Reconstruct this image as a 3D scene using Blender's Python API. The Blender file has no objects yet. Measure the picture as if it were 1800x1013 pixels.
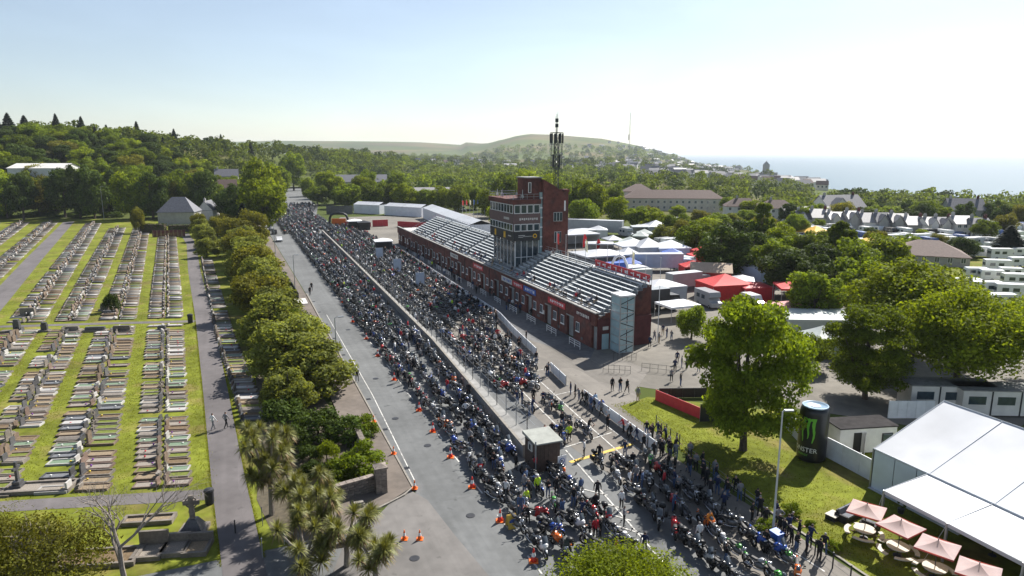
import bpy, math, random
import numpy as np
from mathutils import Vector, Matrix, Quaternion
R = math.radians
def nth(k):
    """1 -> first, 2 -> second ..."""
    w = 'zeroth first second third fourth fifth sixth seventh eighth ninth tenth eleventh twelfth'.split()
    return w[k] if k < len(w) else '%d%s' % (k, 'th' if 10 <= k % 100 <= 20 else {1: 'st', 2: 'nd', 3: 'rd'}.get(k % 10, 'th'))
rnd = random.Random(7)
scene = bpy.context.scene
COL = scene.collection

# ------------------------------------------------------------------ camera, sky, sun, exposure
CAM_H, PITCH, FPX = 28.0, R(11.2), 1200.0
cam = bpy.data.cameras.new('camera'); cam.sensor_width = 36; cam.lens = 24.0
cam.clip_start = 0.5; cam.clip_end = 120000
camo = bpy.data.objects.new('camera', cam); COL.objects.link(camo)
camo.location = (0, 0, CAM_H); camo.rotation_euler = (R(90) - PITCH, 0, 0)
scene.camera = camo
SUN_AZ, SUN_EL = R(37), R(42)                       # clockwise from +Y
SDIR = Vector((math.sin(SUN_AZ)*math.cos(SUN_EL), math.cos(SUN_AZ)*math.cos(SUN_EL), math.sin(SUN_EL)))
world = bpy.data.worlds.new('World'); scene.world = world; world.use_nodes = True
wn = world.node_tree.nodes; wl = world.node_tree.links
sky = wn.new('ShaderNodeTexSky'); sky.sky_type = 'NISHITA'; sky.sun_disc = False
sky.sun_elevation = SUN_EL; sky.sun_rotation = SUN_AZ
sky.altitude = 60; sky.air_density = 1.0; sky.dust_density = 0.5; sky.ozone_density = 2.2
hsv = wn.new('ShaderNodeHueSaturation'); hsv.inputs['Saturation'].default_value = 0.76      # thin high haze pales the blue
wl.new(sky.outputs[0], hsv.inputs['Color']); 
wtc = wn.new('ShaderNodeTexCoord'); wmp = wn.new('ShaderNodeMapping'); wmp.inputs['Scale'].default_value = (1.6, 1.6, 7.0); wno = wn.new('ShaderNodeTexNoise'); wno.inputs['Scale'].default_value = 1.7; wno.inputs['Detail'].default_value = 7; wno.inputs['Distortion'].default_value = .6
wmr = wn.new('ShaderNodeMapRange'); wmr.inputs[1].default_value = .42; wmr.inputs[2].default_value = .72; wmr.inputs[3].default_value = .985; wmr.inputs[4].default_value = 1.07      # faint wisps over the whole sky
wl.new(wtc.outputs['Generated'], wmp.inputs[0]); wl.new(wmp.outputs[0], wno.inputs['Vector']); wl.new(wno.outputs[0], wmr.inputs[0]); wl.new(wmr.outputs[0], hsv.inputs['Value'])
wl.new(hsv.outputs[0], wn['Background'].inputs[0]); wn['Background'].inputs[1].default_value = 0.072
sun = bpy.data.lights.new('sun', 'SUN'); sun.energy = 5.0; sun.angle = R(0.55); sun.color = (1.0, 0.955, 0.89)
suno = bpy.data.objects.new('sun', sun); COL.objects.link(suno)
suno.rotation_euler = SDIR.to_track_quat('Z', 'Y').to_euler(); suno.location = (200, 260, 300)
vs = scene.view_settings
vs.view_transform = 'Standard'; vs.look = 'None'; vs.gamma = 1.0; vs.exposure = 0.90; vs.use_curve_mapping = False
scene.cycles.max_bounces = 6; scene.cycles.transparent_max_bounces = 8
scene.cycles.volume_bounces = 0

# ------------------------------------------------------------------ the road's own frame: u along the road, n across it (metres)
OX, OY = 13.2, 92.5
CU = Vector((-0.375, 0.927, 0)).normalized(); CN = Vector((CU.y, -CU.x, 0))
TH = math.atan2(CN.y, CN.x)                          # local +x = across (n), local +y = along (u)
def W(u, n, z=0.0):
    return Vector((OX, OY, z)) + CU*u + CN*n
def UN(p):
    d = Vector((p[0]-OX, p[1]-OY, 0)); return d.dot(CU), d.dot(CN)
def at(px, py, z=0.0):
    """ground point seen at a measured spot of the 1800 px survey picture"""
    x = (px-900)/FPX; v = (506.5-py)/FPX
    dz = -math.sin(PITCH)+v*math.cos(PITCH); dy = math.cos(PITCH)+v*math.sin(PITCH)
    t = (z-CAM_H)/dz
    return Vector((x*t, dy*t, z))
def atD(px, D):
    """point at forward distance D on the bearing of px (terrain height)"""
    X = (px-900)/FPX*D*1.0; return Vector((X, D, hgt(X, D)))
def topz(py, D):
    v = (506.5-py)/FPX
    return CAM_H + D*(-math.sin(PITCH)+v*math.cos(PITCH))/(math.cos(PITCH)+v*math.sin(PITCH))
def u_at(px, n, z):
    lo, hi = -60, 200
    for _ in range(40):
        m = (lo+hi)/2; p = W(m, n, z)
        f = p.y*math.cos(PITCH)-(p.z-CAM_H)*math.sin(PITCH)
        if 900+FPX*p.x/f > px: lo = m
        else: hi = m
    return (lo+hi)/2

# ------------------------------------------------------------------ terrain height
def sm(a, b, x):
    t = np.clip((np.asarray(x, float)-a)/(b-a), 0, 1); return t*t*(3-2*t)
def hgt_np(X, Y):
    X = np.asarray(X, float); Y = np.asarray(Y, float)
    Yc = np.maximum(Y, 1.0); az = np.where(Y > 1, X/Yc, np.sign(X)*3)
    D = Yc
    Hc = np.interp(az, [-1.5, -.8, -.54, -.33, -.217, -.12, -.03], [41, 38, 33, 27, 19, 6, 0])
    Dc = np.interp(az, [-.8, -.54, -.33, -.217, -.1], [430, 470, 720, 850, 1050])
    Ds = np.interp(az, [-.8, -.47, -.41, -.35, -.2], [292, 300, 340, 560, 620])
    t = np.clip((D-Ds)/(Dc-Ds), 0, 1)
    h = Hc*t*t*(3-2*t)
    h = h - (h*0.8)*sm(1.25, 2.3, D/Dc)
    # far hills
    f1 = np.interp(az, [-.6, -.34, -.25, -.13, -.05, 0, .05], [60, 112, 110, 100, 78, 25, 0])
    h = h + f1*sm(2800, 5200, D)
    f2 = np.interp(az, [-.09, -.05, -.02, .005, .025, .06, .13, .19, .235, .265, .30, .36], [0, 34, 92, 122, 134, 130, 110, 66, 16, -22, -62, -90])
    h = np.where(az > -.07, np.maximum(h*sm(.0, -.07, az), 0) + f2*sm(2000, 4200, D), h)
    rough = 3.0*np.sin(X*.004+1.3)*np.cos(Y*.003) * sm(1500, 3500, D)
    h = h + rough
    # falls to the sea on the right
    h = h - 12*sm(.20, .50, az)*sm(255, 460, D) - 17*sm(.17, .30, az)*sm(650, 1500, D)
    De = np.interp(az, [.24, .30, .335, .37, .45, .6, .8, 1.5], [6000, 3300, 2300, 1300, 800, 600, 520, 420])
    h = h - 80*sm(.22, .30, az)*sm(De, De*1.30+60, D)
    h = h - 160*sm(6500, 8500, D)
    return np.where(Y < 200, 0.0, h)
def hgt(x, y): return float(hgt_np(x, y))
SEA_Z = -60.0

# ------------------------------------------------------------------ materials
MATS = {}
def mat(name, col, rough=.8, var=.18, scale=2.0, bump=0.0, bscale=None, metal=0.0, spec=.35, rand=0.0, island=0.0, detail=4.0, stain=0.0, patch=0.0, col2=None, c2scale=.25, c2=(.52, .66), trans=0.0):
    if name in MATS: return MATS[name]
    m = bpy.data.materials.new(name); m.use_nodes = True; MATS[name] = m
    nt = m.node_tree; N = nt.nodes; L = nt.links; bs = N['Principled BSDF']
    bs.inputs['Roughness'].default_value = rough; bs.inputs['Metallic'].default_value = metal
    bs.inputs['Specular IOR Level'].default_value = spec
    tc = N.new('ShaderNodeTexCoord')
    no = N.new('ShaderNodeTexNoise'); no.inputs['Scale'].default_value = scale; no.inputs['Detail'].default_value = detail
    L.new(tc.outputs['Object'], no.inputs['Vector'])
    mr = N.new('ShaderNodeMapRange'); mr.inputs[1].default_value = .3; mr.inputs[2].default_value = .7
    mr.inputs[3].default_value = 1-var; mr.inputs[4].default_value = 1+var
    L.new(no.outputs[0], mr.inputs[0]); fac = mr.outputs[0]
    def mul(a, src, lo, hi):
        r = N.new('ShaderNodeMapRange'); r.inputs[3].default_value = lo; r.inputs[4].default_value = hi
        L.new(src, r.inputs[0]); x = N.new('ShaderNodeMath'); x.operation = 'MULTIPLY'
        L.new(a, x.inputs[0]); L.new(r.outputs[0], x.inputs[1]); return x.outputs[0]
    if rand: fac = mul(fac, N.new('ShaderNodeObjectInfo').outputs['Random'], 1-rand, 1+rand)
    if island: fac = mul(fac, N.new('ShaderNodeNewGeometry').outputs['Random Per Island'], 1-island, 1+island)
    if stain:
        n2 = N.new('ShaderNodeTexNoise'); n2.inputs['Scale'].default_value = scale*.13; n2.inputs['Detail'].default_value = 6
        L.new(tc.outputs['Object'], n2.inputs['Vector'])
        r2 = N.new('ShaderNodeMapRange'); r2.inputs[1].default_value = .35; r2.inputs[2].default_value = .65
        r2.inputs[3].default_value = 1-stain; r2.inputs[4].default_value = 1+stain*.6
        L.new(n2.outputs[0], r2.inputs[0]); x = N.new('ShaderNodeMath'); x.operation = 'MULTIPLY'
        L.new(fac, x.inputs[0]); L.new(r2.outputs[0], x.inputs[1]); fac = x.outputs[0]
    if patch:                                         # square-cut repairs and long worn streaks
        mpp = N.new('ShaderNodeMapping'); mpp.inputs['Rotation'].default_value = (0, 0, -R(22)); L.new(tc.outputs['Object'], mpp.inputs[0])
        m3 = N.new('ShaderNodeMapping'); m3.inputs['Scale'].default_value = (.22, .055, 1); L.new(mpp.outputs[0], m3.inputs[0])
        vo = N.new('ShaderNodeTexVoronoi'); vo.distance = 'CHEBYCHEV'; vo.inputs['Scale'].default_value = 1.0; L.new(m3.outputs[0], vo.inputs['Vector'])
        fac = mul(fac, vo.outputs['Color'], 1-patch, 1+patch)
        m4 = N.new('ShaderNodeMapping'); m4.inputs['Scale'].default_value = (1.6, .035, 1); L.new(mpp.outputs[0], m4.inputs[0])
        n4 = N.new('ShaderNodeTexNoise'); n4.inputs['Scale'].default_value = 1.0; n4.inputs['Detail'].default_value = 5; L.new(m4.outputs[0], n4.inputs['Vector'])
        fac = mul(fac, n4.outputs[0], 1-patch*1.6, 1+patch*1.6)
        n5 = N.new('ShaderNodeTexNoise'); n5.inputs['Scale'].default_value = .9; n5.inputs['Detail'].default_value = 3; L.new(tc.outputs['Object'], n5.inputs['Vector'])
        r5 = N.new('ShaderNodeMapRange'); r5.inputs[1].default_value = .66; r5.inputs[2].default_value = .74; r5.inputs[3].default_value = 1; r5.inputs[4].default_value = 1-patch*2.5
        L.new(n5.outputs[0], r5.inputs[0]); x5 = N.new('ShaderNodeMath'); x5.operation = 'MULTIPLY'; L.new(fac, x5.inputs[0]); L.new(r5.outputs[0], x5.inputs[1]); fac = x5.outputs[0]
    vm = N.new('ShaderNodeVectorMath'); vm.operation = 'SCALE'
    if col2:
        n6 = N.new('ShaderNodeTexNoise'); n6.inputs['Scale'].default_value = c2scale; n6.inputs['Detail'].default_value = 7; L.new(tc.outputs['Object'], n6.inputs['Vector'])
        r6 = N.new('ShaderNodeMapRange'); r6.inputs[1].default_value = c2[0]; r6.inputs[2].default_value = c2[1]; L.new(n6.outputs[0], r6.inputs[0])
        mc = N.new('ShaderNodeMix'); mc.data_type = 'RGBA'; mc.inputs[6].default_value = (*col[:3], 1); mc.inputs[7].default_value = (*col2[:3], 1)
        L.new(r6.outputs[0], mc.inputs[0]); L.new(mc.outputs[2], vm.inputs[0])
    vm.inputs[0].default_value = col[:3]; L.new(fac, vm.inputs['Scale']); L.new(vm.outputs[0], bs.inputs['Base Color'])
    if bump:
        b = N.new('ShaderNodeBump'); b.inputs['Strength'].default_value = bump; b.inputs['Distance'].default_value = .02
        nb = N.new('ShaderNodeTexNoise'); nb.inputs['Scale'].default_value = bscale or scale*4; nb.inputs['Detail'].default_value = 3
        L.new(tc.outputs['Object'], nb.inputs['Vector']); L.new(nb.outputs[0], b.inputs['Height']); L.new(b.outputs[0], bs.inputs['Normal'])
    if trans:
        tr = N.new('ShaderNodeBsdfTranslucent'); v2 = N.new('ShaderNodeVectorMath'); v2.operation = 'MULTIPLY'
        v2.inputs[1].default_value = (1.35, 1.25, .55); L.new(vm.outputs[0], v2.inputs[0]); L.new(v2.outputs[0], tr.inputs[0])
        mx = N.new('ShaderNodeMixShader'); mx.inputs[0].default_value = trans
        L.new(bs.outputs[0], mx.inputs[1]); L.new(tr.outputs[0], mx.inputs[2]); L.new(mx.outputs[0], N['Material Output'].inputs[0])
    return m
def leafmat(name, col, rand=.3, trans=.45):
    return mat(name, col, .7, .25, .35, rand=rand, island=.4, spec=.10, trans=trans)

M_asphalt = mat('asphalt', (.13, .134, .133), .85, .10, 1.2, bump=.3, bscale=30, stain=.16, patch=.15)
M_pit = mat('pit_tarmac', (.165, .15, .13), .85, .10, .9, bump=.3, bscale=30, stain=.18, patch=.15)
M_pave = mat('pavement_slab', (.15, .125, .105), .9, .14, 1.5, bump=.3, bscale=20, stain=.2)
M_side = mat('worn_side_road', (.17, .16, .15), .9, .13, .8, bump=.3, bscale=25, stain=.22, patch=.12)
M_paint = mat('road_paint', (.55, .54, .50), .7, .2, 6, col2=(.25, .24, .23), c2scale=2.5, c2=(.5, .62))
M_ypaint = mat('yellow_paint', (.62, .42, .08), .7, .14, 4)
M_kerb = mat('kerb_concrete', (.24, .22, .19), .85, .2, 3, bump=.3)
M_conc = mat('concrete', (.27, .265, .25), .85, .2, 1.3, bump=.3, stain=.2)
M_dconc = mat('dark_concrete', (.13, .13, .13), .85, .2, 1.3, bump=.3, stain=.2)
M_grass = mat('lawn_grass', (.150, .170, .022), .95, .25, 1.1, bump=.9, bscale=12, stain=.3, spec=.08, col2=(.19, .165, .05), c2scale=.22)
M_path = mat('cemetery_tarmac', (.125, .113, .112), .9, .1, 1.0, bump=.3, bscale=30, stain=.18, patch=.10)
M_brick = mat('red_brick', (.13, .045, .035), .85, .3, 1.6, bump=.5, bscale=12, stain=.3, col2=(.09, .045, .04), c2scale=.5)
M_dbrick = mat('dark_brick', (.10, .03, .03), .85, .2, 1.2, bump=.4, bscale=12)
M_white = mat('white_paint', (.78, .78, .77), .5, .05, 1.5)
M_offwhite = mat('offwhite_render', (.62, .60, .56), .8, .1, .8, stain=.12)
M_pvc = mat('white_pvc_sheet', (.47, .485, .51), .55, .07, .5, bump=.25, bscale=1.0, stain=.1)
M_steel = mat('galvanised_steel', (.38, .40, .42), .4, .1, 3, metal=.6)
M_dark = mat('dark_metal', (.025, .026, .03), .5, .2, 4)
M_black = mat('black_plastic', (.012, .012, .013), .45, .2, 6)
M_rubber = mat('rubber', (.014, .014, .014), .8, .2, 8)
M_chrome = mat('bright_metal', (.55, .55, .56), .22, .08, 4, metal=.9)
M_glass = mat('window_glass', (.03, .05, .065), .08, .2, 2, spec=.8)
M_bglass = mat('blue_green_glass', (.33, .46, .49), .12, .12, .8, spec=.8)
M_slate = mat('slate_roof', (.13, .13, .145), .7, .2, 2, bump=.3, rand=.15)
M_brownroof = mat('brown_tile_roof', (.12, .078, .065), .8, .2, 2, bump=.3, rand=.1)
M_bark = mat('bark', (.085, .065, .048), .95, .3, 6, bump=.8, bscale=20)
M_palebark = mat('pale_bark', (.22, .19, .16), .95, .3, 6, bump=.6, bscale=20)
M_wood = mat('timber', (.16, .10, .06), .8, .25, 5, rand=.1)
M_red = mat('red_fabric', (.55, .03, .03), .7, .12, 2)
M_redboard = mat('red_board', (.50, .035, .045), .5, .1, 2)
M_blue = mat('blue_board', (.05, .12, .42), .5, .1, 2)
M_yellow = mat('yellow_fabric', (.72, .42, .03), .7, .1, 2)
M_orange = mat('orange_plastic', (.80, .16, .02), .5, .1, 4)
M_conered = mat('cone_red', (.72, .05, .03), .5, .1, 4)
M_stone = mat('rubble_stone', (.20, .17, .145), .9, .35, 3, bump=.8, bscale=6, rand=.25)
M_tan = mat('paddock_gravel', (.17, .155, .13), .9, .14, .7, bump=.3, bscale=20, stain=.22)

# ------------------------------------------------------------------ mesh building
class MB:
    def __init__(s): s.v = []; s.f = []; s.m = []
    def add(s, vs_, fs, mi=0):
        o = len(s.v); s.v += [tuple(x) for x in vs_]; s.f += [tuple(i+o for i in f) for f in fs]; s.m += [mi]*len(fs); return s
    def box(s, c, d, rz=0.0, mi=0, rx=0.0, ry=0.0):
        x, y, z = d[0]/2, d[1]/2, d[2]/2
        pts = [Vector((a*x, b*y, k*z)) for k in (-1, 1) for b in (-1, 1) for a in (-1, 1)]
        if rx or ry or rz:
            m = Matrix.Rotation(rz, 3, 'Z') @ Matrix.Rotation(ry, 3, 'Y') @ Matrix.Rotation(rx, 3, 'X')
            pts = [m @ p for p in pts]
        C = Vector(c)
        return s.add([p+C for p in pts], [(0, 2, 3, 1), (4, 5, 7, 6), (0, 1, 5, 4), (2, 6, 7, 3), (0, 4, 6, 2), (1, 3, 7, 5)], mi)
    def b2(s, x0, x1, y0, y1, z0, z1, mi=0):
        return s.box(((x0+x1)/2, (y0+y1)/2, (z0+z1)/2), (x1-x0, y1-y0, z1-z0), mi=mi)
    def tube(s, pts, rad, seg=6, mi=0, cap=True):
        P = [Vector(p) for p in pts]; rr = rad if isinstance(rad, (list, tuple)) else [rad]*len(P)
        o = []
        for i, p in enumerate(P):
            d = (P[min(i+1, len(P)-1)]-P[max(i-1, 0)]).normalized()
            a = d.orthogonal().normalized() if i == 0 else (a-d*a.dot(d)).normalized()
            b = d.cross(a)
            o += [p+(a*math.cos(2*math.pi*k/seg)+b*math.sin(2*math.pi*k/seg))*rr[i] for k in range(seg)]
        f = [(i*seg+k, i*seg+(k+1) % seg, (i+1)*seg+(k+1) % seg, (i+1)*seg+k) for i in range(len(P)-1) for k in range(seg)]
        if cap: f += [tuple(range(seg-1, -1, -1)), tuple((len(P)-1)*seg+k for k in range(seg))]
        return s.add(o, f, mi)
    def lathe(s, prof, seg=16, mi=0, c=(0, 0, 0)):
        o = []; n = len(prof)
        for r, z in prof:
            o += [(c[0]+r*math.cos(2*math.pi*k/seg), c[1]+r*math.sin(2*math.pi*k/seg), c[2]+z) for k in range(seg)]
        f = [(i*seg+k, i*seg+(k+1) % seg, (i+1)*seg+(k+1) % seg, (i+1)*seg+k) for i in range(n-1) for k in range(seg)]
        f += [tuple(range(seg-1, -1, -1)), tuple((n-1)*seg+k for k in range(seg))]
        return s.add(o, f, mi)
    def poly(s, pts, mi=0): return s.add(pts, [tuple(range(len(pts)))], mi)
    def prism(s, pts2, z0, z1, mi=0):
        n = len(pts2)
        v = [(x, y, z0) for x, y in pts2]+[(x, y, z1) for x, y in pts2]
        return s.add(v, [tuple(range(n-1, -1, -1)), tuple(range(n, 2*n))]+[(i, (i+1) % n, n+(i+1) % n, n+i) for i in range(n)], mi)
    def yprism(s, prof, y0, y1, mi=0):
        """profile in x,z extruded along y"""
        n = len(prof); v = [(x, y0, z) for x, z in prof]+[(x, y1, z) for x, z in prof]
        return s.add(v, [tuple(range(n)), tuple(range(2*n-1, n-1, -1))]+[(i, n+i, n+(i+1) % n, (i+1) % n) for i in range(n)], mi)
    def xprism(s, prof, x0, x1, mi=0):
        n = len(prof); v = [(x0, y, z) for y, z in prof]+[(x1, y, z) for y, z in prof]
        return s.add(v, [tuple(range(n-1, -1, -1)), tuple(range(n, 2*n))]+[(i, (i+1) % n, n+(i+1) % n, n+i) for i in range(n)], mi)
    def torus(s, c, R0, r, seg=14, ring=5, mi=0):
        """wheel standing in the y-z plane"""
        o = [(c[0]+r*math.sin(2*math.pi*j/ring)*1.0, c[1]+(R0+r*math.cos(2*math.pi*j/ring))*math.cos(2*math.pi*i/seg), c[2]+(R0+r*math.cos(2*math.pi*j/ring))*math.sin(2*math.pi*i/seg)) for i in range(seg) for j in range(ring)]
        f = [(i*ring+j, ((i+1) % seg)*ring+j, ((i+1) % seg)*ring+(j+1) % ring, i*ring+(j+1) % ring) for i in range(seg) for j in range(ring)]
        return s.add(o, f, mi)
    def mesh(s, name, mats, smooth=False):
        me = bpy.data.meshes.new(name); me.from_pydata(s.v, [], s.f)
        mats = mats if isinstance(mats, (list, tuple)) else [mats]
        for m in mats: me.materials.append(m)
        if len(mats) > 1: me.polygons.foreach_set('material_index', s.m)
        if smooth: me.polygons.foreach_set('use_smooth', [True]*len(s.f))
        me.update(); return me
    def build(s, name, mats, parent=None, loc=None, rz=None, smooth=False):
        return ob(name, s.mesh(name, mats, smooth), parent, loc, rz)
def ob(name, data, parent=None, loc=None, rz=None):
    o = bpy.data.objects.new(name, data); COL.objects.link(o)
    if parent is not None: o.parent = parent
    if loc is not None: o.location = loc
    if rz is not None: o.rotation_euler = (0, 0, rz)
    return o
def tag(o, label, cat, group=None):
    o['label'] = label; o['category'] = cat
    if group: o['group'] = group
    return o
def thing(name, label, cat, loc=(0, 0, 0), rz=0.0, group=None):
    return tag(ob(name, None, None, loc, rz), label, cat, group)
def struct(o, kind='structure'): o['kind'] = kind; return o
def kids(o, _c={}):
    return list(o.children)
TREE_CACHE = {}
def spec_of(o):
    """parts of a finished prototype, kept for cheap copying"""
    k = o.name
    if k not in TREE_CACHE: TREE_CACHE[k] = [(c, list(c.children)) for c in o.children]
    return TREE_CACHE[k]
def dup(o, loc, rz=0.0, scale=None, label=None, group=None, tilt=None):
    parts = spec_of(o)
    r = o.copy(); COL.objects.link(r); r.location = loc; r.rotation_euler = (tilt or 0, 0, rz)
    if scale is not None: r.scale = scale if not isinstance(scale, (int, float)) else (scale,)*3
    if label: r['label'] = label
    if group: r['group'] = group
    for c, gs in parts:
        k = c.copy(); COL.objects.link(k); k.parent = r
        for g in gs:
            q = g.copy(); COL.objects.link(q); q.parent = k
    return r
class Proto:
    """first use moves the prototype itself, later uses copy it"""
    def __init__(s, o): s.o = o; s.used = False; spec_of(o)
    def put(s, loc, rz=0.0, scale=None, label=None, group=None, tilt=None):
        if s.used: return dup(s.o, loc, rz, scale, label, group, tilt)
        s.used = True; o = s.o; o.location = loc; o.rotation_euler = (tilt or 0, 0, rz)
        if scale is not None: o.scale = scale if not isinstance(scale, (int, float)) else (scale,)*3
        if label: o['label'] = label
        if group: o['group'] = group
        return o
def np_mesh(name, V, F, mi, mats, smooth=False):
    """V (n,3), F (m,4) quads"""
    me = bpy.data.meshes.new(name)
    V = np.asarray(V, np.float32); F = np.asarray(F, np.int32); m, k = F.shape
    me.vertices.add(len(V)); me.vertices.foreach_set('co', V.ravel())
    me.loops.add(m*k); me.loops.foreach_set('vertex_index', F.ravel())
    me.polygons.add(m); me.polygons.foreach_set('loop_start', np.arange(m, dtype=np.int32)*k)
    for q in mats: me.materials.append(q)
    if mi is not None: me.polygons.foreach_set('material_index', np.asarray(mi, np.int32))
    if smooth: me.polygons.foreach_set('use_smooth', np.ones(m, bool))
    me.update(calc_edges=True); return me
def tri_of(mb):
    """an MB as triangle arrays"""
    V = np.array(mb.v, float); T = []; I = []
    for f, m in zip(mb.f, mb.m):
        for k in range(1, len(f)-1): T.append((f[0], f[k], f[k+1])); I.append(m)
    return V, np.array(T), np.array(I)
def scatter_mesh(name, items, mats):
    """items: (V,T,I, loc, rz, scale, remap) joined into one mesh of triangles"""
    VV = []; TT = []; II = []; o = 0
    for V, T, I, loc, rz, sc, remap in items:
        c, s_ = math.cos(rz), math.sin(rz); S = np.asarray(sc if not isinstance(sc, (int, float)) else (sc,)*3)
        v = V*S; v = np.stack([v[:, 0]*c-v[:, 1]*s_+loc[0], v[:, 0]*s_+v[:, 1]*c+loc[1], v[:, 2]+loc[2]], 1)
        VV.append(v); TT.append(T+o); II.append(I if remap is None else np.asarray(remap)[I]); o += len(v)
    return np_mesh(name, np.concatenate(VV), np.concatenate(TT), np.concatenate(II), mats)
# ------------------------------------------------------------------ ground, sea, roads
M_land = mat('open_land', (.085, .11, .028), .95, .3, .004, stain=.3, detail=8, col2=(.14, .115, .05), c2scale=.0022, c2=(.46, .6), spec=.05)
def build_ground():
    az = np.radians(np.concatenate([np.linspace(-180, -62, 14)[:-1], np.linspace(-62, 62, 280), np.linspace(62, 180, 14)[1:-1]]))
    r = np.concatenate([[4, 60], np.geomspace(150, 9000, 150)])
    A, RR = np.meshgrid(az, r); X = RR*np.sin(A); Y = RR*np.cos(A); Z = hgt_np(X, Y)
    V = np.stack([X, Y, Z], -1).reshape(-1, 3); na = len(az); nr = len(r)
    i, j = np.meshgrid(np.arange(nr-1), np.arange(na), indexing='ij'); j2 = (j+1) % na
    F = np.stack([i*na+j, i*na+j2, (i+1)*na+j2, (i+1)*na+j], -1).reshape(-1, 4)[:, ::-1]
    V = np.concatenate([V, [[0, 0, 0]]])
    me = np_mesh('ground', V, F, None, [M_land], True)
    struct(ob('ground', me))
build_ground()

# sea
msea = bpy.data.materials.new('sea_water'); msea.use_nodes = True
N = msea.node_tree.nodes; L = msea.node_tree.links; b = N['Principled BSDF']
b.inputs['Base Color'].default_value = (.04, .09, .12, 1); b.inputs['Roughness'].default_value = .30; b.inputs['IOR'].default_value = 1.33
tc = N.new('ShaderNodeTexCoord'); no = N.new('ShaderNodeTexNoise'); no.inputs['Scale'].default_value = .012; no.inputs['Detail'].default_value = 6
mp = N.new('ShaderNodeMapping'); mp.inputs['Scale'].default_value = (1, 2.2, 1)
bp = N.new('ShaderNodeBump'); bp.inputs['Strength'].default_value = .5; bp.inputs['Distance'].default_value = 8
L.new(tc.outputs['Object'], mp.inputs[0]); L.new(mp.outputs[0], no.inputs['Vector']); L.new(no.outputs[0], bp.inputs['Height']); L.new(bp.outputs[0], b.inputs['Normal'])
df = N.new('ShaderNodeBsdfDiffuse'); df.inputs[0].default_value = (.155, .215, .255, 1); mxs = N.new('ShaderNodeMixShader'); mxs.inputs[0].default_value = .46  # bright diffuse share stands in for the water's rough reflection
L.new(df.outputs[0], mxs.inputs[1]); L.new(b.outputs[0], mxs.inputs[2]); L.new(mxs.outputs[0], N['Material Output'].inputs[0])
mb = MB(); SR = 42000
mb.poly([(SR*math.sin(2*math.pi*k/96), SR*math.cos(2*math.pi*k/96), SEA_Z) for k in range(96)][::-1])
struct(mb.build('sea', msea))

def sheet(name, uns, z, m, kind='structure', thick=None):
    """flat sheet over a polygon given in (u, n)"""
    p = [W(u, n) for u, n in uns]; mb = MB()
    a = sum(p[i].x*p[(i+1) % len(p)].y-p[(i+1) % len(p)].x*p[i].y for i in range(len(p)))
    if a < 0: p = p[::-1]
    if thick: mb.prism([(q.x, q.y) for q in p], z-thick, z)
    else: mb.poly([(q.x, q.y, z) for q in p])
    return struct(mb.build(name, m), kind)
def strip(name, cl, z, m, par=None):
    """ribbon: list of (u, n_left, n_right); follows the terrain"""
    mb = MB(); v = []
    for u, a, c in cl:
        for n in (a, c):
            q = W(u, n); v.append((q.x, q.y, hgt(q.x, q.y)+z))
    mb.add(v, [(2*i, 2*i+1, 2*i+3, 2*i+2) for i in range(len(cl)-1)])
    o = mb.build(name, m, par)
    return o
# left kerb line and right edge of the carriageway
ROADL = [(-31, -34.6), (60, -34.8), (150, -36), (220, -37), (320, -29), (430, -18), (508, -10), (600, 0)]
ROADR = [(-31, -12), (60, -18), (168, -17.2), (230, -14), (300, -5.5), (386, -3.5), (508, 5), (600, 12)]
def lerp(pl, u): return float(np.interp(u, [p[0] for p in pl], [p[1] for p in pl]))
us = list(np.linspace(-31, 150, 12))+list(np.linspace(160, 600, 45))
road = struct(strip('road', [(u, lerp(ROADL, u), lerp(ROADR, u)) for u in us], .02, M_asphalt))
# junction in front of the camera
road2 = sheet('road', [(-31, -34.6), (-31, -12), (-60, -12), (-75, -20), (-75, -60), (-33, -60), (-33, -40.6), (-32.2, -38.6), (-31.4, -36.2)], .016, M_asphalt)
side = sheet('side_road', [(-27.5, -35.2), (-30.3, -34.0), (-36, -33.5), (-44, -32.6), (-60, -33), (-70, -44), (-62, -52), (-40, -43.5), (-34.5, -41.4), (-33.2, -40.8), (-31.2, -38.2)], .022, M_side)
# pit lane and paddock tarmac
pit = sheet('pit_lane', [(-60, -15.4), (-24, -18.5), (60, -18), (150, -17.5), (150, -2), (131, 0), (3, 0), (-8, 2), (-14, -4), (-30, -10.6), (-60, -9.2)], .030, M_pit)
apron = sheet('pit_apron', [(128, -.02), (3.2, -.02), (-1, -3), (14, -7.5), (26, -5.8), (128, -3.2)], .036, M_dconc)
lot = sheet('paved_yard', [(131, -14), (131, 70), (225, 70), (228, -4), (200, -11)], .026, M_tan)
paddock = sheet('paddock_tarmac', [(-9, -6), (4, .2), (4, 9), (131, 9), (131, 62), (60, 62), (40, 50), (20, 70), (-5, 60), (-30, 60), (-40, 22), (-24, 8), (-14, -2)], .024, M_tan)
field = sheet('camper_field', [(40, 95), (135, 120), (110, 200), (20, 190), (-20, 100), (-5, 75)], .018, M_grass)
lawn_r = sheet('fan_lawn', [(-18, -8.4), (-16.5, -3.8), (-24.5, 5.5), (-30, 12), (-45, 12), (-75, 12), (-75, -8.6), (-46, -9.3), (-36, -9.2)], .042, M_grass)
kb = strip('lawn_kerb', [(u, -9.2-.18, -9.2+.02) for u in np.linspace(-75, -36, 8)], .10, M_kerb); struct(kb)
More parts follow.
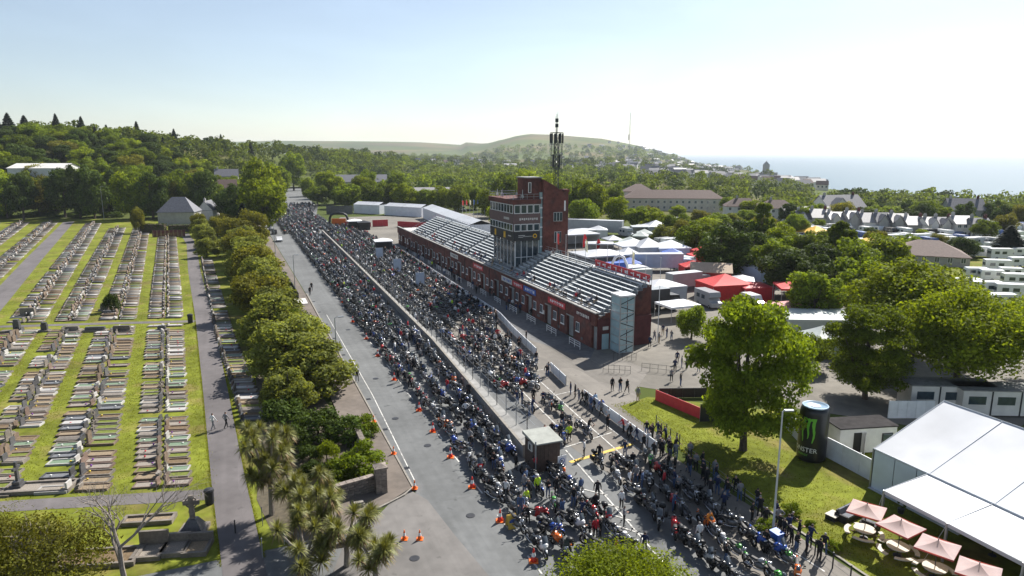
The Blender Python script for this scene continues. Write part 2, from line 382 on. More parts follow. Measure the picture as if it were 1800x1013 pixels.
# painted lines (parts of the road / pit lane)
def line(par, uns, w, m=None, z=.045, name='painted_line'):
    mb = MB()
    for (u0, n0), (u1, n1) in zip(uns[:-1], uns[1:]):
        a = W(u0, n0, z); c = W(u1, n1, z); d = (c-a).normalized(); p = Vector((-d.y, d.x, 0))*w/2
        mb.poly([a-p, c-p, c+p, a+p])
    o = mb.build(name, m or M_paint); o.parent = par; return o
line(road, [(-26.5, -34.15), (-3.8, -33.5), (40, -33.3)], .10, z=.034)
line(road, [(-27.8, -34.55), (60, -34.62)], .10, M_kerb, z=.030, name='kerb_gutter')
for k in range(26):                                  # centre dashes under the cones
    u = -43+k*6.0; line(road, [(u, -29.45), (u+2.3, -29.5)], .13, z=.036)
line(pit, [(-26, -19.2), (-47, -21.3)], .14, z=.047)
line(pit, [(-30.5, -21.4), (-46, -22.6)], .14, z=.047)
for k in range(4): line(pit, [(-33.0-k*2.0, -21.7-.12*k), (-35.2-k*2.1, -19.9-.15*k)], .14, z=.047)
line(pit, [(-25.5, -19.3), (-24, -13)], .14, z=.047)
line(pit, [(-28.5, -20.0), (-27.2, -12.5)], .42, M_ypaint, z=.047, name='yellow_line')
line(pit, [(-24, -17.6), (40, -13.6), (130, -9)], .13, z=.047)
line(pit, [(-46, -15.8), (-20, -14.2), (40, -9.6), (130, -5)], .13, z=.051)
for k in range(12): line(pit, [(-12+k*9, -14.2+k*.45), (-11.4+k*9, -10.4+k*.55)], .12, z=.055)
line(pit, [(-50, -11.5), (-36, -12.6), (-22, -12.6)], .13, z=.047)
for k in range(9):                                   # gully grates and covers
    u = -24+k*9.5; mb = MB(); q = W(u, -34.2, .042)
    for j in range(5): mb.box((q.x+CU.x*(j-2)*.09, q.y+CU.y*(j-2)*.09, .040), (.42, .05, .012), rz=TH)
    mb.box((q.x, q.y, .036), (.48, .5, .006), rz=TH); mb.build('drain_grate', M_dark, road)
for u, n in [(-34, -31.5), (-20, -31.2), (2, -32), (28, -31.4), (-38, -37), (-12, -32.6)]:
    q = W(u, n); mb = MB(); mb.lathe([(.36, 0), (.36, .012), (.30, .016)], 18, c=(q.x, q.y, .034)); mb.build('manhole_cover', M_dark, road)
# pavement on the left with a real kerb
def raised(name, uns, h, m):
    o = sheet(name, uns, h, m, thick=h-.004); return o
pv = raised('pavement', [(-27.9, -34.75), (60, -35.0), (150, -36.2), (220, -37.2), (220, -40.5), (150, -39.0), (60, -38.0), (-10, -38.2), (-20, -37.9), (-26, -40.2), (-32, -45.5), (-33.0, -44.5), (-32.9, -41.2), (-31.0, -39.3), (-29.6, -37.0)], .12, M_pave)
mbk = MB()
kl = [(u, -34.66-.002*u) for u in np.linspace(60, -27.9, 14)]+[(-28.9, -35.6), (-29.7, -37.0), (-30.5, -38.5), (-31.6, -39.9), (-32.6, -40.9), (-33.05, -42.4), (-33.1, -44.4)]
for (u0, n0), (u1, n1) in zip(kl[:-1], kl[1:]):
    a, c = W(u0, n0), W(u1, n1); d = c-a
    mbk.box(((a.x+c.x)/2, (a.y+c.y)/2, .075), (d.length+.02, .16, .15), rz=math.atan2(d.y, d.x))
mbk.build('kerb', M_kerb, pv)
# cemetery lawn and paths
CEM = [(-45, -44), (-45, -75), (-30, -140), (120, -190), (300, -190), (262, -108), (238, -72), (180, -50), (120, -45), (40, -39), (-20, -39), (-31, -45.5)]
cem = sheet('cemetery_lawn', CEM, .012, M_grass)
def path(name, pl, w, z=.03):
    out = []
    L_ = []; R_ = []
    for i, (u, n) in enumerate(pl):
        a = Vector(pl[max(i-1, 0)]); c = Vector(pl[min(i+1, len(pl)-1)]); d = (c-a).normalized(); p = Vector((-d.y, d.x))*w/2
        L_.append((u+p.x, n+p.y)); R_.append((u-p.x, n-p.y))
    mb = MB(); v = []
    for a, c in zip(L_, R_):
        v += [W(a[0], a[1], z), W(c[0], c[1], z)]
    mb.add(v, [(2*i, 2*i+1, 2*i+3, 2*i+2) for i in range(len(pl)-1)])
    return struct(mb.build(name, M_path))
path('cemetery_path', [(-50, -47.2), (-34, -48.2), (-20, -49.2), (2, -50.5), (45, -53.2), (100, -57.2), (153, -60.3), (185, -64)], 2.7, .032)
path('cemetery_path', [(40, -101), (51.4, -84), (47, -67), (43.4, -54.4)], 1.5, .028)
path('cemetery_path', [(-16, -82), (-18.5, -66), (-22.6, -50.6)], 1.9, .028)
path('cemetery_path', [(-10, -80.7), (78, -91), (136, -98), (250, -111)], 4.0, .024)
# ------------------------------------------------------------------ trees
L_bright = leafmat('leaf_bright', (.185, .235, .012))
L_mid = leafmat('leaf_mid', (.135, .185, .014))
L_dark = leafmat('leaf_dark', (.062, .095, .016), trans=.28)
L_pale = leafmat('leaf_pale', (.20, .225, .05))
L_olive = leafmat('leaf_olive', (.155, .155, .022))
L_con = leafmat('leaf_conifer', (.024, .042, .020), trans=.2)
L_far = leafmat('leaf_far', (.125, .165, .024))
def leaf_quads(P, Nrm, size, rg, asp=.62):
    n = len(P)
    t = rg.normal(size=(n, 3)); t -= Nrm*np.sum(t*Nrm, 1, keepdims=True); t /= np.linalg.norm(t, axis=1, keepdims=True)+1e-9
    b = np.cross(Nrm, t); s = size[:, None]
    V = np.stack([P-t*s*.5, P+b*s*.5*asp+Nrm*s*.06, P+t*s*.5, P-b*s*.5*asp+Nrm*s*.06], 1).reshape(-1, 3)
    F = np.arange(n*4).reshape(n, 4); return V, F
def clumps(rg, kind, K):
    """clump centres and radii in a crown of height 1 (whole tree) and diameter 1"""
    C = []; r = []
    for k in range(K):
        if kind == 'round':
            th = rg.uniform(0, 2*math.pi); q = rg.uniform(-.72, 1.0); ph = math.sqrt(max(0, 1-q*q))
            rad = rg.uniform(.62, .95) if k > K*.22 else rg.uniform(.1, .5)
            C.append((.40*rad*ph*math.cos(th), .40*rad*ph*math.sin(th), .56+.345*rad*q)); r.append(rg.uniform(.09, .16))
        elif kind == 'full':
            th = rg.uniform(0, 2*math.pi); q = rg.uniform(-.95, 1.0); ph = math.sqrt(max(0, 1-(q*.92)**2))
            rad = rg.uniform(.66, .98) if k > K*.18 else rg.uniform(.1, .5)
            C.append((.38*rad*ph*math.cos(th), .38*rad*ph*math.sin(th), .49+.40*rad*q)); r.append(rg.uniform(.10, .18))
        elif kind == 'tall':
            z = rg.uniform(.2, .92); w = .42*math.sin(min(1, (1.02-z)/.55)*math.pi/2)*(.55+.45*min(1, (z-.1)/.25))
            th = rg.uniform(0, 2*math.pi); q = rg.uniform(.45, 1)*w
            C.append((q*math.cos(th), q*math.sin(th), z)); r.append(rg.uniform(.08, .13))
        elif kind == 'bush':
            th = rg.uniform(0, 2*math.pi); q = rg.uniform(-.1, 1.0); ph = math.sqrt(max(0, 1-q*q)); rad = rg.uniform(.65, .95)
            C.append((.40*rad*ph*math.cos(th), .40*rad*ph*math.sin(th), .18+.66*rad*max(q, -.1))); r.append(rg.uniform(.09, .17))
        elif kind == 'tier':
            th = rg.uniform(0, 2*math.pi); lv = rg.integers(0, 5); z = .25+.158*lv+rg.uniform(-.04, .04)
            w = .46*math.sqrt(max(.05, 1-((z-.5)/.5)**2)); q = math.sqrt(rg.uniform(.1, 1))*w
            C.append((q*math.cos(th), q*math.sin(th), z)); r.append(rg.uniform(.09, .14))
    return np.array(C), np.array(r)
def crown_mesh(name, kind, nleaf, lsize, m, seed, dims, K=46):
    """dims: real (width, height) of the prototype"""
    rg = np.random.default_rng(seed); C, r = clumps(rg, kind, K); w, h = dims
    wt = r**2; idx = rg.choice(K, nleaf, p=wt/wt.sum())
    d = rg.normal(size=(nleaf, 3)); d[:, 2] = d[:, 2]*.9+.25; d /= np.linalg.norm(d, axis=1, keepdims=True)
    S = np.array([w, w, h]); flat = .62 if kind == 'tier' else .85
    rr = r[idx][:, None]*rg.uniform(.55, 1.12, (nleaf, 1))*np.array([[1, 1, flat*w/h]])
    P = (C[idx]+d*rr)*S
    Nn = d+rg.normal(size=(nleaf, 3))*.55; Nn /= np.linalg.norm(Nn, axis=1, keepdims=True)
    V, F = leaf_quads(P, Nn, lsize*rg.uniform(.6, 1.35, nleaf), rg)
    return np_mesh(name, V, F, None, [m]), C*S
def trunk_mesh(name, C, dims, seed, m=None, thick=None, nl=9, h0=.34):
    rg = random.Random(seed); w, h = dims; mb = MB(); t = thick or h*.026
    bx, by = rg.uniform(-.03, .03)*w, rg.uniform(-.03, .03)*w
    mb.tube([(0, 0, -.3), (0, 0, .02*h), (bx*.4, by*.4, h0*.5*h), (bx, by, h0*h), (bx*1.4, by*1.4, h*.62), (bx, by, h*.82)], [t*1.5, t*1.15, t*.9, t*.8, t*.45, t*.12], 8)
    for c in rg.sample(list(C), min(nl, len(C))):
        z0 = rg.uniform(h0*.75, h0*1.35)*h
        mb.tube([(bx, by, z0), (c[0]*.5+bx*.5, c[1]*.5+by*.5, z0+(c[2]-z0)*.38), (c[0], c[1], c[2])], [t*.42, t*.3, t*.08], 5)
    return mb.mesh(name, m or M_bark)
TREES = {}
def tree_proto(key, name, kind, nleaf, lsize, m, seed, dims, label, cat='tree', K=46, bark=None, trunk=True, h0=.34):
    def mk():
        t = thing(name, label, cat)
        cm, C = crown_mesh('crown', kind, nleaf, lsize, m, seed, dims, K)
        if trunk: ob('trunk', trunk_mesh('trunk', C, dims, seed, bark, h0=h0), t)
        ob('crown', cm, t); return Proto(t)
    TREES[key] = [mk, None, dims]
def put_tree(key, loc, w, h, label, group=None, rz=None):
    e = TREES[key]
    if e[1] is None: e[1] = e[0]()
    d = e[2]
    if group:
        tone = {'bright': 'bright green', 'mid': 'mid green', 'dark': 'dark green', 'pale': 'pale green', 'olive': 'olive green', 'con': 'dark'}.get(key.rstrip('0123456789'), '')
        size = 'big' if w > 14 else 'small' if w < 10 else ''
        for q in ('pale ', 'large ', 'dark ', 'green '): label = label[len(q):] if label.startswith(q) and tone else label
        label = ' '.join((size+' '+tone+' '+label).split()); group = group+': '+label
    return e[1].put((loc[0], loc[1], loc[2]), rnd.uniform(0, 6.28) if rz is None else rz, (w/d[0], w/d[0], h/d[1]), label, group)
for s_ in range(3):
    tree_proto('bright%d' % s_, 'broadleaf_tree', 'full', 11500, .58, L_bright, 11+s_, (12, 13), '')
    tree_proto('mid%d' % s_, 'broadleaf_tree', 'full', 11500, .58, L_mid, 31+s_, (12, 13), '')
    tree_proto('dark%d' % s_, 'broadleaf_tree', 'full', 11500, .58, L_dark, 51+s_, (12, 13), '')
    tree_proto('pale%d' % s_, 'broadleaf_tree', 'bush', 9000, .38, L_pale, 71+s_, (8, 8), '', K=40)
for s_ in range(2):
    tree_proto('hero%d' % s_, 'broadleaf_tree', 'round', 42000, .36, L_bright, 91+s_, (14, 14), '', K=130, h0=.3)
    tree_proto('herom%d' % s_, 'broadleaf_tree', 'tier', 40000, .36, L_mid, 96+s_, (12, 14), '', K=120, h0=.26)
    tree_proto('tall%d' % s_, 'upright_tree', 'tall', 12000, .46, L_mid, 101+s_, (7, 13), '', K=50)
    tree_proto('olive%d' % s_, 'broadleaf_tree', 'full', 9000, .52, L_olive, 111+s_, (11, 11), '')
    tree_proto('shrub%d' % s_, 'shrub', 'bush', 3500, .17, L_mid, 121+s_, (3, 2.4), '', 'shrub', K=30)
    tree_proto('shrubb%d' % s_, 'shrub', 'bush', 3500, .15, L_bright, 131+s_, (3, 2.4), '', 'shrub', K=34)
    tree_proto('shrubd%d' % s_, 'shrub', 'bush', 3500, .17, L_dark, 141+s_, (3, 2.4), '', 'shrub', K=30)
tree_proto('nearbush', 'shrub', 'bush', 34000, .15, L_bright, 151, (10, 4.6), '', 'shrub', K=110)
tree_proto('oliveb', 'shrub', 'bush', 14000, .17, L_olive, 152, (9, 5), '', 'shrub', K=80)
def conifer_mesh(seed, dims, n=8000, ls=.75, m=None):
    rg = np.random.default_rng(seed); w, h = dims
    z = rg.beta(1.15, 1.6, n)*.9+.08; lay = np.round(z*15)/15; z = .25*lay+.75*z
    rad = (1.02-z)*.5*w*(.62+.38*rg.uniform(0, 1, n)**.5)*rg.uniform(.35, 1.02, n)**.4
    th = rg.uniform(0, 6.283, n); wob = 1+.22*np.sin(th*5+lay*31)
    P = np.stack([rad*wob*np.cos(th), rad*wob*np.sin(th), z*h-rad*.18], 1)
    Nn = np.stack([.45*np.cos(th), .45*np.sin(th), np.ones(n)], 1)+rg.normal(size=(n, 3))*.4; Nn /= np.linalg.norm(Nn, axis=1, keepdims=True)
    V, F = leaf_quads(P, Nn, ls*rg.uniform(.6, 1.4, n), rg, .45); return np_mesh('crown', V, F, None, [m or L_con])
def mk_con(seed, dims):
    def f():
        t = thing('conifer_tree', '', 'tree'); mb = MB()
        mb.tube([(0, 0, -.3), (0, 0, dims[1]*.5), (0, 0, dims[1]*.97)], [.28, .18, .03], 7); mb.build('trunk', M_bark, t)
        ob('crown', conifer_mesh(seed, dims), t); return Proto(t)
    return f
TREES['con0'] = [mk_con(5, (7, 16)), None, (7, 16)]; TREES['con1'] = [mk_con(6, (6, 15)), None, (6, 15)]

# --- foreground and right-hand trees: base pixel, width, height
g_r = 'tall broadleaf trees in the fan zone'
put_tree('herom0', at(1306, 792), 10.6, 15.2, 'tall leafy tree on the lawn shading the crowd by the white barrier')
put_tree('herom1', at(1520, 702), 9.5, 11.2, 'domed green tree behind the drinks can inflatable and small white cabin')
put_tree('hero0', at(1680, 702), 15.5, 13.6, 'broad bright green tree behind the big white marquee')
put_tree('hero1', at(1600, 628), 19, 14.3, 'widest spreading tree, standing behind the bright tree by the marquee')
put_tree('hero0', at(1840, 670), 13, 12.6, 'leafy tree by the pale cabins behind the marquee ridge', rz=2.0)
put_tree('mid0', at(1420, 650), 6.5, 5.2, 'low tree beside the small striped tent')
put_tree('mid1', at(1215, 596), 5.2, 6.0, 'dark small tree beside the paddock entrance tents')
for px, D, w, tp, key, lab in [
    (1272, 152, 15, 389, 'dark0', 'round dark tree behind the red team awnings'),
    (1342, 190, 9, 352, 'tall0', 'upright feathery tree towering over the paddock awnings'),
    (1395, 132, 13, 428, 'dark1', 'dark shady tree above the red awning'),
    (1478, 150, 9, 384, 'tall1', 'tall upright tree in front of the yellow tents'),
    (1520, 118, 12, 436, 'mid2', 'mid green tree between the red awning and the widest tree'),
    (1445, 112, 10, 465, 'mid1', 'bushy tree beside the grey awning roof'),
    (1400, 225, 9, 372, 'mid0', 'small tree among the parked camper vans'),
    (1540, 200, 8, 402, 'olive0', 'olive tree standing among parked camper vans'),
    (1600, 190, 8, 408, 'mid2', 'green tree in front of the brown hipped roof'),
    (1700, 185, 10, 414, 'dark2', 'dark tree behind the brown hipped roof'),
    (1675, 240, 7, 405, 'mid1', 'small round tree before the gabled terrace'),
    (1780, 190, 12, 396, 'con0', 'dark cypress like tree beside the white motorhomes'),
    (1085, 268, 12, 341, 'bright1', 'bright round tree beyond the paddock trucks'),
    (1075, 330, 14, 318, 'mid1', 'green tree in front of the long brown roofed school'),
    (1260, 240, 12, 372, 'mid0', 'pale green tree below the long brown roofed school'),
    (1210, 205, 10, 385, 'olive1', 'olive tree behind the white paddock tents'),
    (1170, 215, 11, 388, 'pale0', 'pale bushy tree behind the white paddock tents')]:
    p = atD(px, D); put_tree(key, p, w, topz(tp, D)-p.z, lab)
# --- trees behind the grandstand and beyond the yard
for i, (px, D, w, tp) in enumerate([(862, 300, 15, 330), (890, 330, 17, 300), (925, 350, 17, 292), (960, 330, 16, 300), (1005, 300, 17, 305), (1040, 290, 15, 312), (1025, 250, 13, 345), (880, 262, 12, 352), (800, 330, 15, 322), (835, 345, 16, 320), (775, 345, 16, 325)]):
    p = atD(px, D); put_tree(['bright0', 'mid0', 'bright1', 'bright2', 'mid2'][i % 5], p, w, topz(tp, D)-p.z, 'leafy tree in the belt behind the grandstand tower', 'trees behind the grandstand')
for i, (px, D, w, tp) in enumerate([(560, 372, 15, 322), (590, 380, 16, 300), (612, 352, 17, 318), (640, 372, 15, 305), (660, 348, 16, 312), (690, 352, 16, 318), (715, 345, 15, 320), (745, 350, 15, 328), (575, 430, 14, 296), (650, 430, 14, 292), (700, 440, 14, 298), (545, 450, 12, 310)]):
    p = atD(px, D); put_tree(['mid0', 'bright0', 'mid1', 'bright1', 'mid2'][i % 5], p, w, topz(tp, D)-p.z, 'round leafy tree behind the white marquees' if i < 8 else 'leafy tree further back behind the white marquees', 'trees behind the long white marquee')
# --- between cemetery and road: pale scrubby trees
for i, (u, n, w, h) in enumerate(sorted([(0, -39.8, 11.5, 7.2), (8, -42.2, 12, 8.2), (15, -39.8, 10.5, 7.4), (24, -43, 11.5, 8.4), (33, -41.8, 10.5, 7.6), (42, -43.8, 11.5, 8.4), (51, -43.6, 11.5, 8.6), (61, -43, 11.5, 9), (71, -44, 12, 9.6), (83, -44.5, 12.5, 9.6), (96, -45, 12.5, 9.4), (108, -45, 12.5, 9.6), (121, -46, 12.5, 9.6), (135, -46.5, 12.5, 9.6), (150, -47.5, 12, 9), (150, -44, 8, 8), (138, -42, 8, 7), (170, -46, 9, 7), (-5.5, -43.0, 7, 5.6), (122, -55, 7, 6), (140, -55, 8, 6.5), (160, -57, 8, 6.5), (176, -58, 9, 7)])):
    put_tree('pale%d' % (i % 3) if i % 3 or i < 6 else 'olive%d' % (i % 2), W(u, n), w, h, 'bushy tree, %s from the walled garden, between cemetery and road' % nth(i+1), 'bushy trees between cemetery and road')
for u, n, w, h, k in [(30, -38.7, 5.6, 4.2, 'shrub0'), (23, -39.2, 5.5, 3.6, 'shrubb0'), (18, -38.6, 4.6, 3.8, 'shrubb1'), (11, -38.8, 5, 3.4, 'shrubb0'), (60, -38.8, 4, 3.6, 'shrub1'), (72, -39.2, 5, 3.8, 'shrubd0'), (46, -40, 4, 3, 'shrubb1')]:
    put_tree(k, W(u, n), w, h, 'green bush overhanging the pavement beside the bus shelter', 'bushes along the left pavement')
# big rounded trees where the road leaves
for px, D, w, tp, k in [(468, 300, 20, 272, 'bright0'), (462, 250, 19, 306, 'bright2'), (420, 262, 14, 318, 'dark0'), (405, 290, 13, 326, 'dark1'), (428, 232, 10, 356, 'con1'), (520, 520, 22, 262, 'mid0'), (490, 420, 20, 276, 'mid1'), (395, 245, 9, 372, 'olive0'), (380, 232, 6, 380, 'olive1'), (445, 205, 10, 366, 'olive1')]:
    p = atD(px, D); put_tree(k, p, w, topz(tp, D)-p.z, 'rounded tree where the road runs out past the cemetery lodge', 'big trees where the road leaves')
# trees along the far edge of the cemetery
for i, px in enumerate(range(-60, 372, 26)):
    D = 300+rnd.uniform(-8, 14); p = atD(px+rnd.uniform(-8, 8), D); k = ['mid0', 'dark0', 'bright1', 'mid1', 'dark2', 'olive0', 'mid2', 'dark1', 'bright2'][i % 9]
    if px in (148, 174, 278): k = 'dark0'
    put_tree(k, p, rnd.uniform(13, 17), topz(rnd.uniform(283, 312), D)-p.z, 'leafy tree on the cemetery far edge, %s from the lodge' % nth(len(range(px, 372, 26))), 'trees along the cemetery edge')
put_tree('olive1', at(245, 410), 5.5, 9.5, 'slim young tree at the cemetery edge left of the lodge')
put_tree('olive0', at(350, 408), 6, 7.5, 'small loose tree in front of the lodge gable')
put_tree('shrubd0', at(197, 548), 3.3, 4.3, 'lone dark round yew bush among the graves')
for px in (0, 14, 42, 60, 95, 128, 140, 190, 205):
    put_tree('shrubd%d' % (px % 2), at(px, 383), rnd.uniform(4, 7), rnd.uniform(2.2, 3.6), 'clipped dark shrub at the foot of the cemetery trees', 'shrubs along the cemetery edge')
# wooded hillside: individual crowns
hill = []
for k in range(2600):
    px = rnd.uniform(-120, 700); D = rnd.uniform(315, 900)
    a = (px-900)/FPX; Dc = float(np.interp(a, [-.8, -.54, -.33, -.217], [430, 470, 720, 850]))
    if D > Dc+60: continue
    X = a*D
    uu, nn = UN((X, D))
    if uu < 590 and nn > lerp(ROADL, uu)-9 and px > 440: continue
    if any((X-x)**2+(D-y)**2 < (8.2 if y < 600 else 11)**2 for x, y in hill): continue
    hill.append((X, D))
hill.sort(key=lambda q: q[1])
NEARHILL = hill[:140]; FARHILL = hill[140:]
for i, (x, y) in enumerate(NEARHILL):
    k = rnd.choice(['mid0', 'mid1', 'mid2', 'dark0', 'dark1', 'bright0', 'bright2', 'olive0', 'dark2', 'mid0'])
    w = rnd.uniform(13, 18); put_tree(k, Vector((x, y, hgt(x, y)-.5)), w, rnd.uniform(10, 14.5), 'leafy tree in the wood climbing the hillside', 'trees on the wooded hillside')
for px, D, h in [(120, 440, 18), (163, 455, 17), (205, 470, 13), (257, 480, 16.5), (243, 485, 13), (320, 520, 15), (400, 590, 15), (450, 620, 13), (15, 420, 16), (38, 425, 17), (66, 430, 16), (0, 410, 16), (300, 470, 11), (185, 440, 12)]:
    p = atD(px, D); put_tree('con%d' % (px % 2), p, h*(.85 if px < 80 else .6), h, 'dark pointed conifer rising above the hillside wood', 'conifers on the wooded hillside')
# far woods read as one mass
def low_crown(seed, n=230, ls=1.5):
    rg = np.random.default_rng(seed); C, r = clumps(rg, 'bush', 16); idx = rg.choice(16, n)
    d = rg.normal(size=(n, 3)); d[:, 2] += .3; d /= np.linalg.norm(d, axis=1, keepdims=True)
    P = (C[idx]+d*r[idx][:, None])*np.array([14, 14, 13]); Nn = d+rg.normal(size=(n, 3))*.4; Nn /= np.linalg.norm(Nn, axis=1, keepdims=True)
    V, F = leaf_quads(P, Nn, ls*rg.uniform(.6, 1.3, n), rg, .8)
    return V, np.concatenate([F[:, [0, 1, 2]], F[:, [0, 2, 3]]]), np.zeros(2*n, int)
LOWC = [low_crown(s) for s in range(4)]
def wood(name, label, pts, smin=.8, smax=1.25):
    it = []
    for x, y in pts:
        s = rnd.uniform(smin, smax); V, T, I = rnd.choice(LOWC)
        it.append((V, T, I, (x, y, hgt(x, y)-.6), rnd.uniform(0, 6.28), (s, s, s*rnd.uniform(.8, 1.2)), [rnd.choice([0, 0, 1, 2])]))
    if not it: return
    o = ob(name, scatter_mesh(name, it, [L_far, L_mid, L_dark])); tag(o, label, 'wood'); struct(o, 'stuff')
wood('far_wood', 'dense wood covering the crest of the left hillside', FARHILL)
# ------------------------------------------------------------------ woods ahead and to the right
pts = []
def scatter(n, fpx, fD, mind, keep=lambda px, D, X: True):
    out = []
    for _ in range(n):
        px, D = rnd.uniform(*fpx), math.exp(rnd.uniform(math.log(fD[0]), math.log(fD[1]))); X = (px-900)/FPX*D
        if not keep(px, D, X): continue
        if any((X-x)**2+(D-y)**2 < mind**2 for x, y in out): continue
        out.append((X, D))
    return out
def offroad(px, D, X):
    u, n = UN((X, D)); return n > lerp(ROADR, min(u, 600))+10
wood('far_wood', 'dark tree belt across the flat ground beyond the yard', scatter(900, (560, 1110), (455, 1100), 9, lambda px, D, X: offroad(px, D, X) and not (600 < px < 700 and D < 700 and rnd.random() < .4)))
wood('far_wood', 'scattered woods between the far town and the belt', scatter(620, (600, 1420), (1100, 2800), 19, lambda px, D, X: px < 1100 or rnd.random() < .5), 1.0, 1.8)
wood('far_wood', 'dark woods across the flank of the far hill', scatter(420, (560, 1200), (2300, 3050), 24), 1.2, 2.4)
wood('far_wood', 'tree belt in front of the far town', scatter(300, (1090, 1420), (400, 720), 13, lambda px, D, X: not (D < 430 and px < 1270)))
wood('far_wood', 'long dark wood on the ridge before the sea', scatter(260, (1455, 1665), (470, 560), 8))
wood('far_wood', 'woods sloping down to the sea on the right', scatter(200, (1400, 1900), (400, 500), 10))
for i, (x, y) in enumerate(scatter(420, (1370, 1860), (262, 405), 12.5)[:62]):
    k = rnd.choice(['mid0', 'bright1', 'dark1', 'olive1', 'mid2', 'dark0']); w = rnd.uniform(9, 13)
    put_tree(k, Vector((x, y, hgt(x, y)-.3)), w, rnd.uniform(7.5, 10.5), 'leafy tree behind the gabled terrace towards the sea', 'trees behind the terrace')
for i, (x, y) in enumerate(scatter(70, (1100, 1370), (255, 330), 16, lambda px, D, X: not (px < 1265 and D > 300))[:16]):
    put_tree(rnd.choice(['mid0', 'olive1', 'bright1']), Vector((x, y, 0)), rnd.uniform(8, 11), rnd.uniform(6, 8.5), 'leafy tree round the long brown roofed school', 'trees round the school')

for px, D, w, h, k in [(1440, 246, 6, 5, 'mid0'), (1532, 232, 5, 3.6, 'dark1'), (1622, 226, 5, 3.4, 'bright1'), (1716, 232, 8, 7, 'bright0'), (1475, 218, 5, 3.6, 'mid2'), (1560, 206, 5, 4.2, 'dark2'), (1655, 205, 6, 4.2, 'olive1'), (1735, 215, 9, 8, 'mid0'), (1770, 232, 9, 8, 'olive1')]:
    put_tree(k, atD(px, D), w, h, 'tree between the camper field and the gabled terrace', 'trees before the terrace')
for px, D, w, h, k in [(1225, 190, 12, 10, 'mid0'), (1250, 212, 12, 9, 'bright1'), (1290, 185, 12, 11, 'dark2'), (1310, 205, 11, 9, 'mid1'), (1330, 165, 12, 10, 'dark0'), (1365, 150, 12, 11, 'mid2'), (1370, 185, 11, 10, 'bright0'), (1415, 165, 11, 10, 'mid0'), (1440, 140, 11, 11, 'dark1'), (1455, 185, 9, 8, 'mid1'), (1500, 165, 10, 9, 'bright2'), (1510, 140, 12, 12, 'mid2'), (1560, 150, 12, 11, 'bright1'), (1190, 232, 11, 9, 'mid2'), (1150, 245, 11, 9, 'bright0'), (1120, 262, 11, 9, 'mid1'), (1290, 245, 10, 8, 'pale1'), (1345, 235, 10, 8, 'olive0'), (1455, 124, 11, 10, 'dark0')]:
    put_tree(k, atD(px, D), w, h, 'tree in the belt between paddock tents and camper field', 'trees between paddock and camper field')
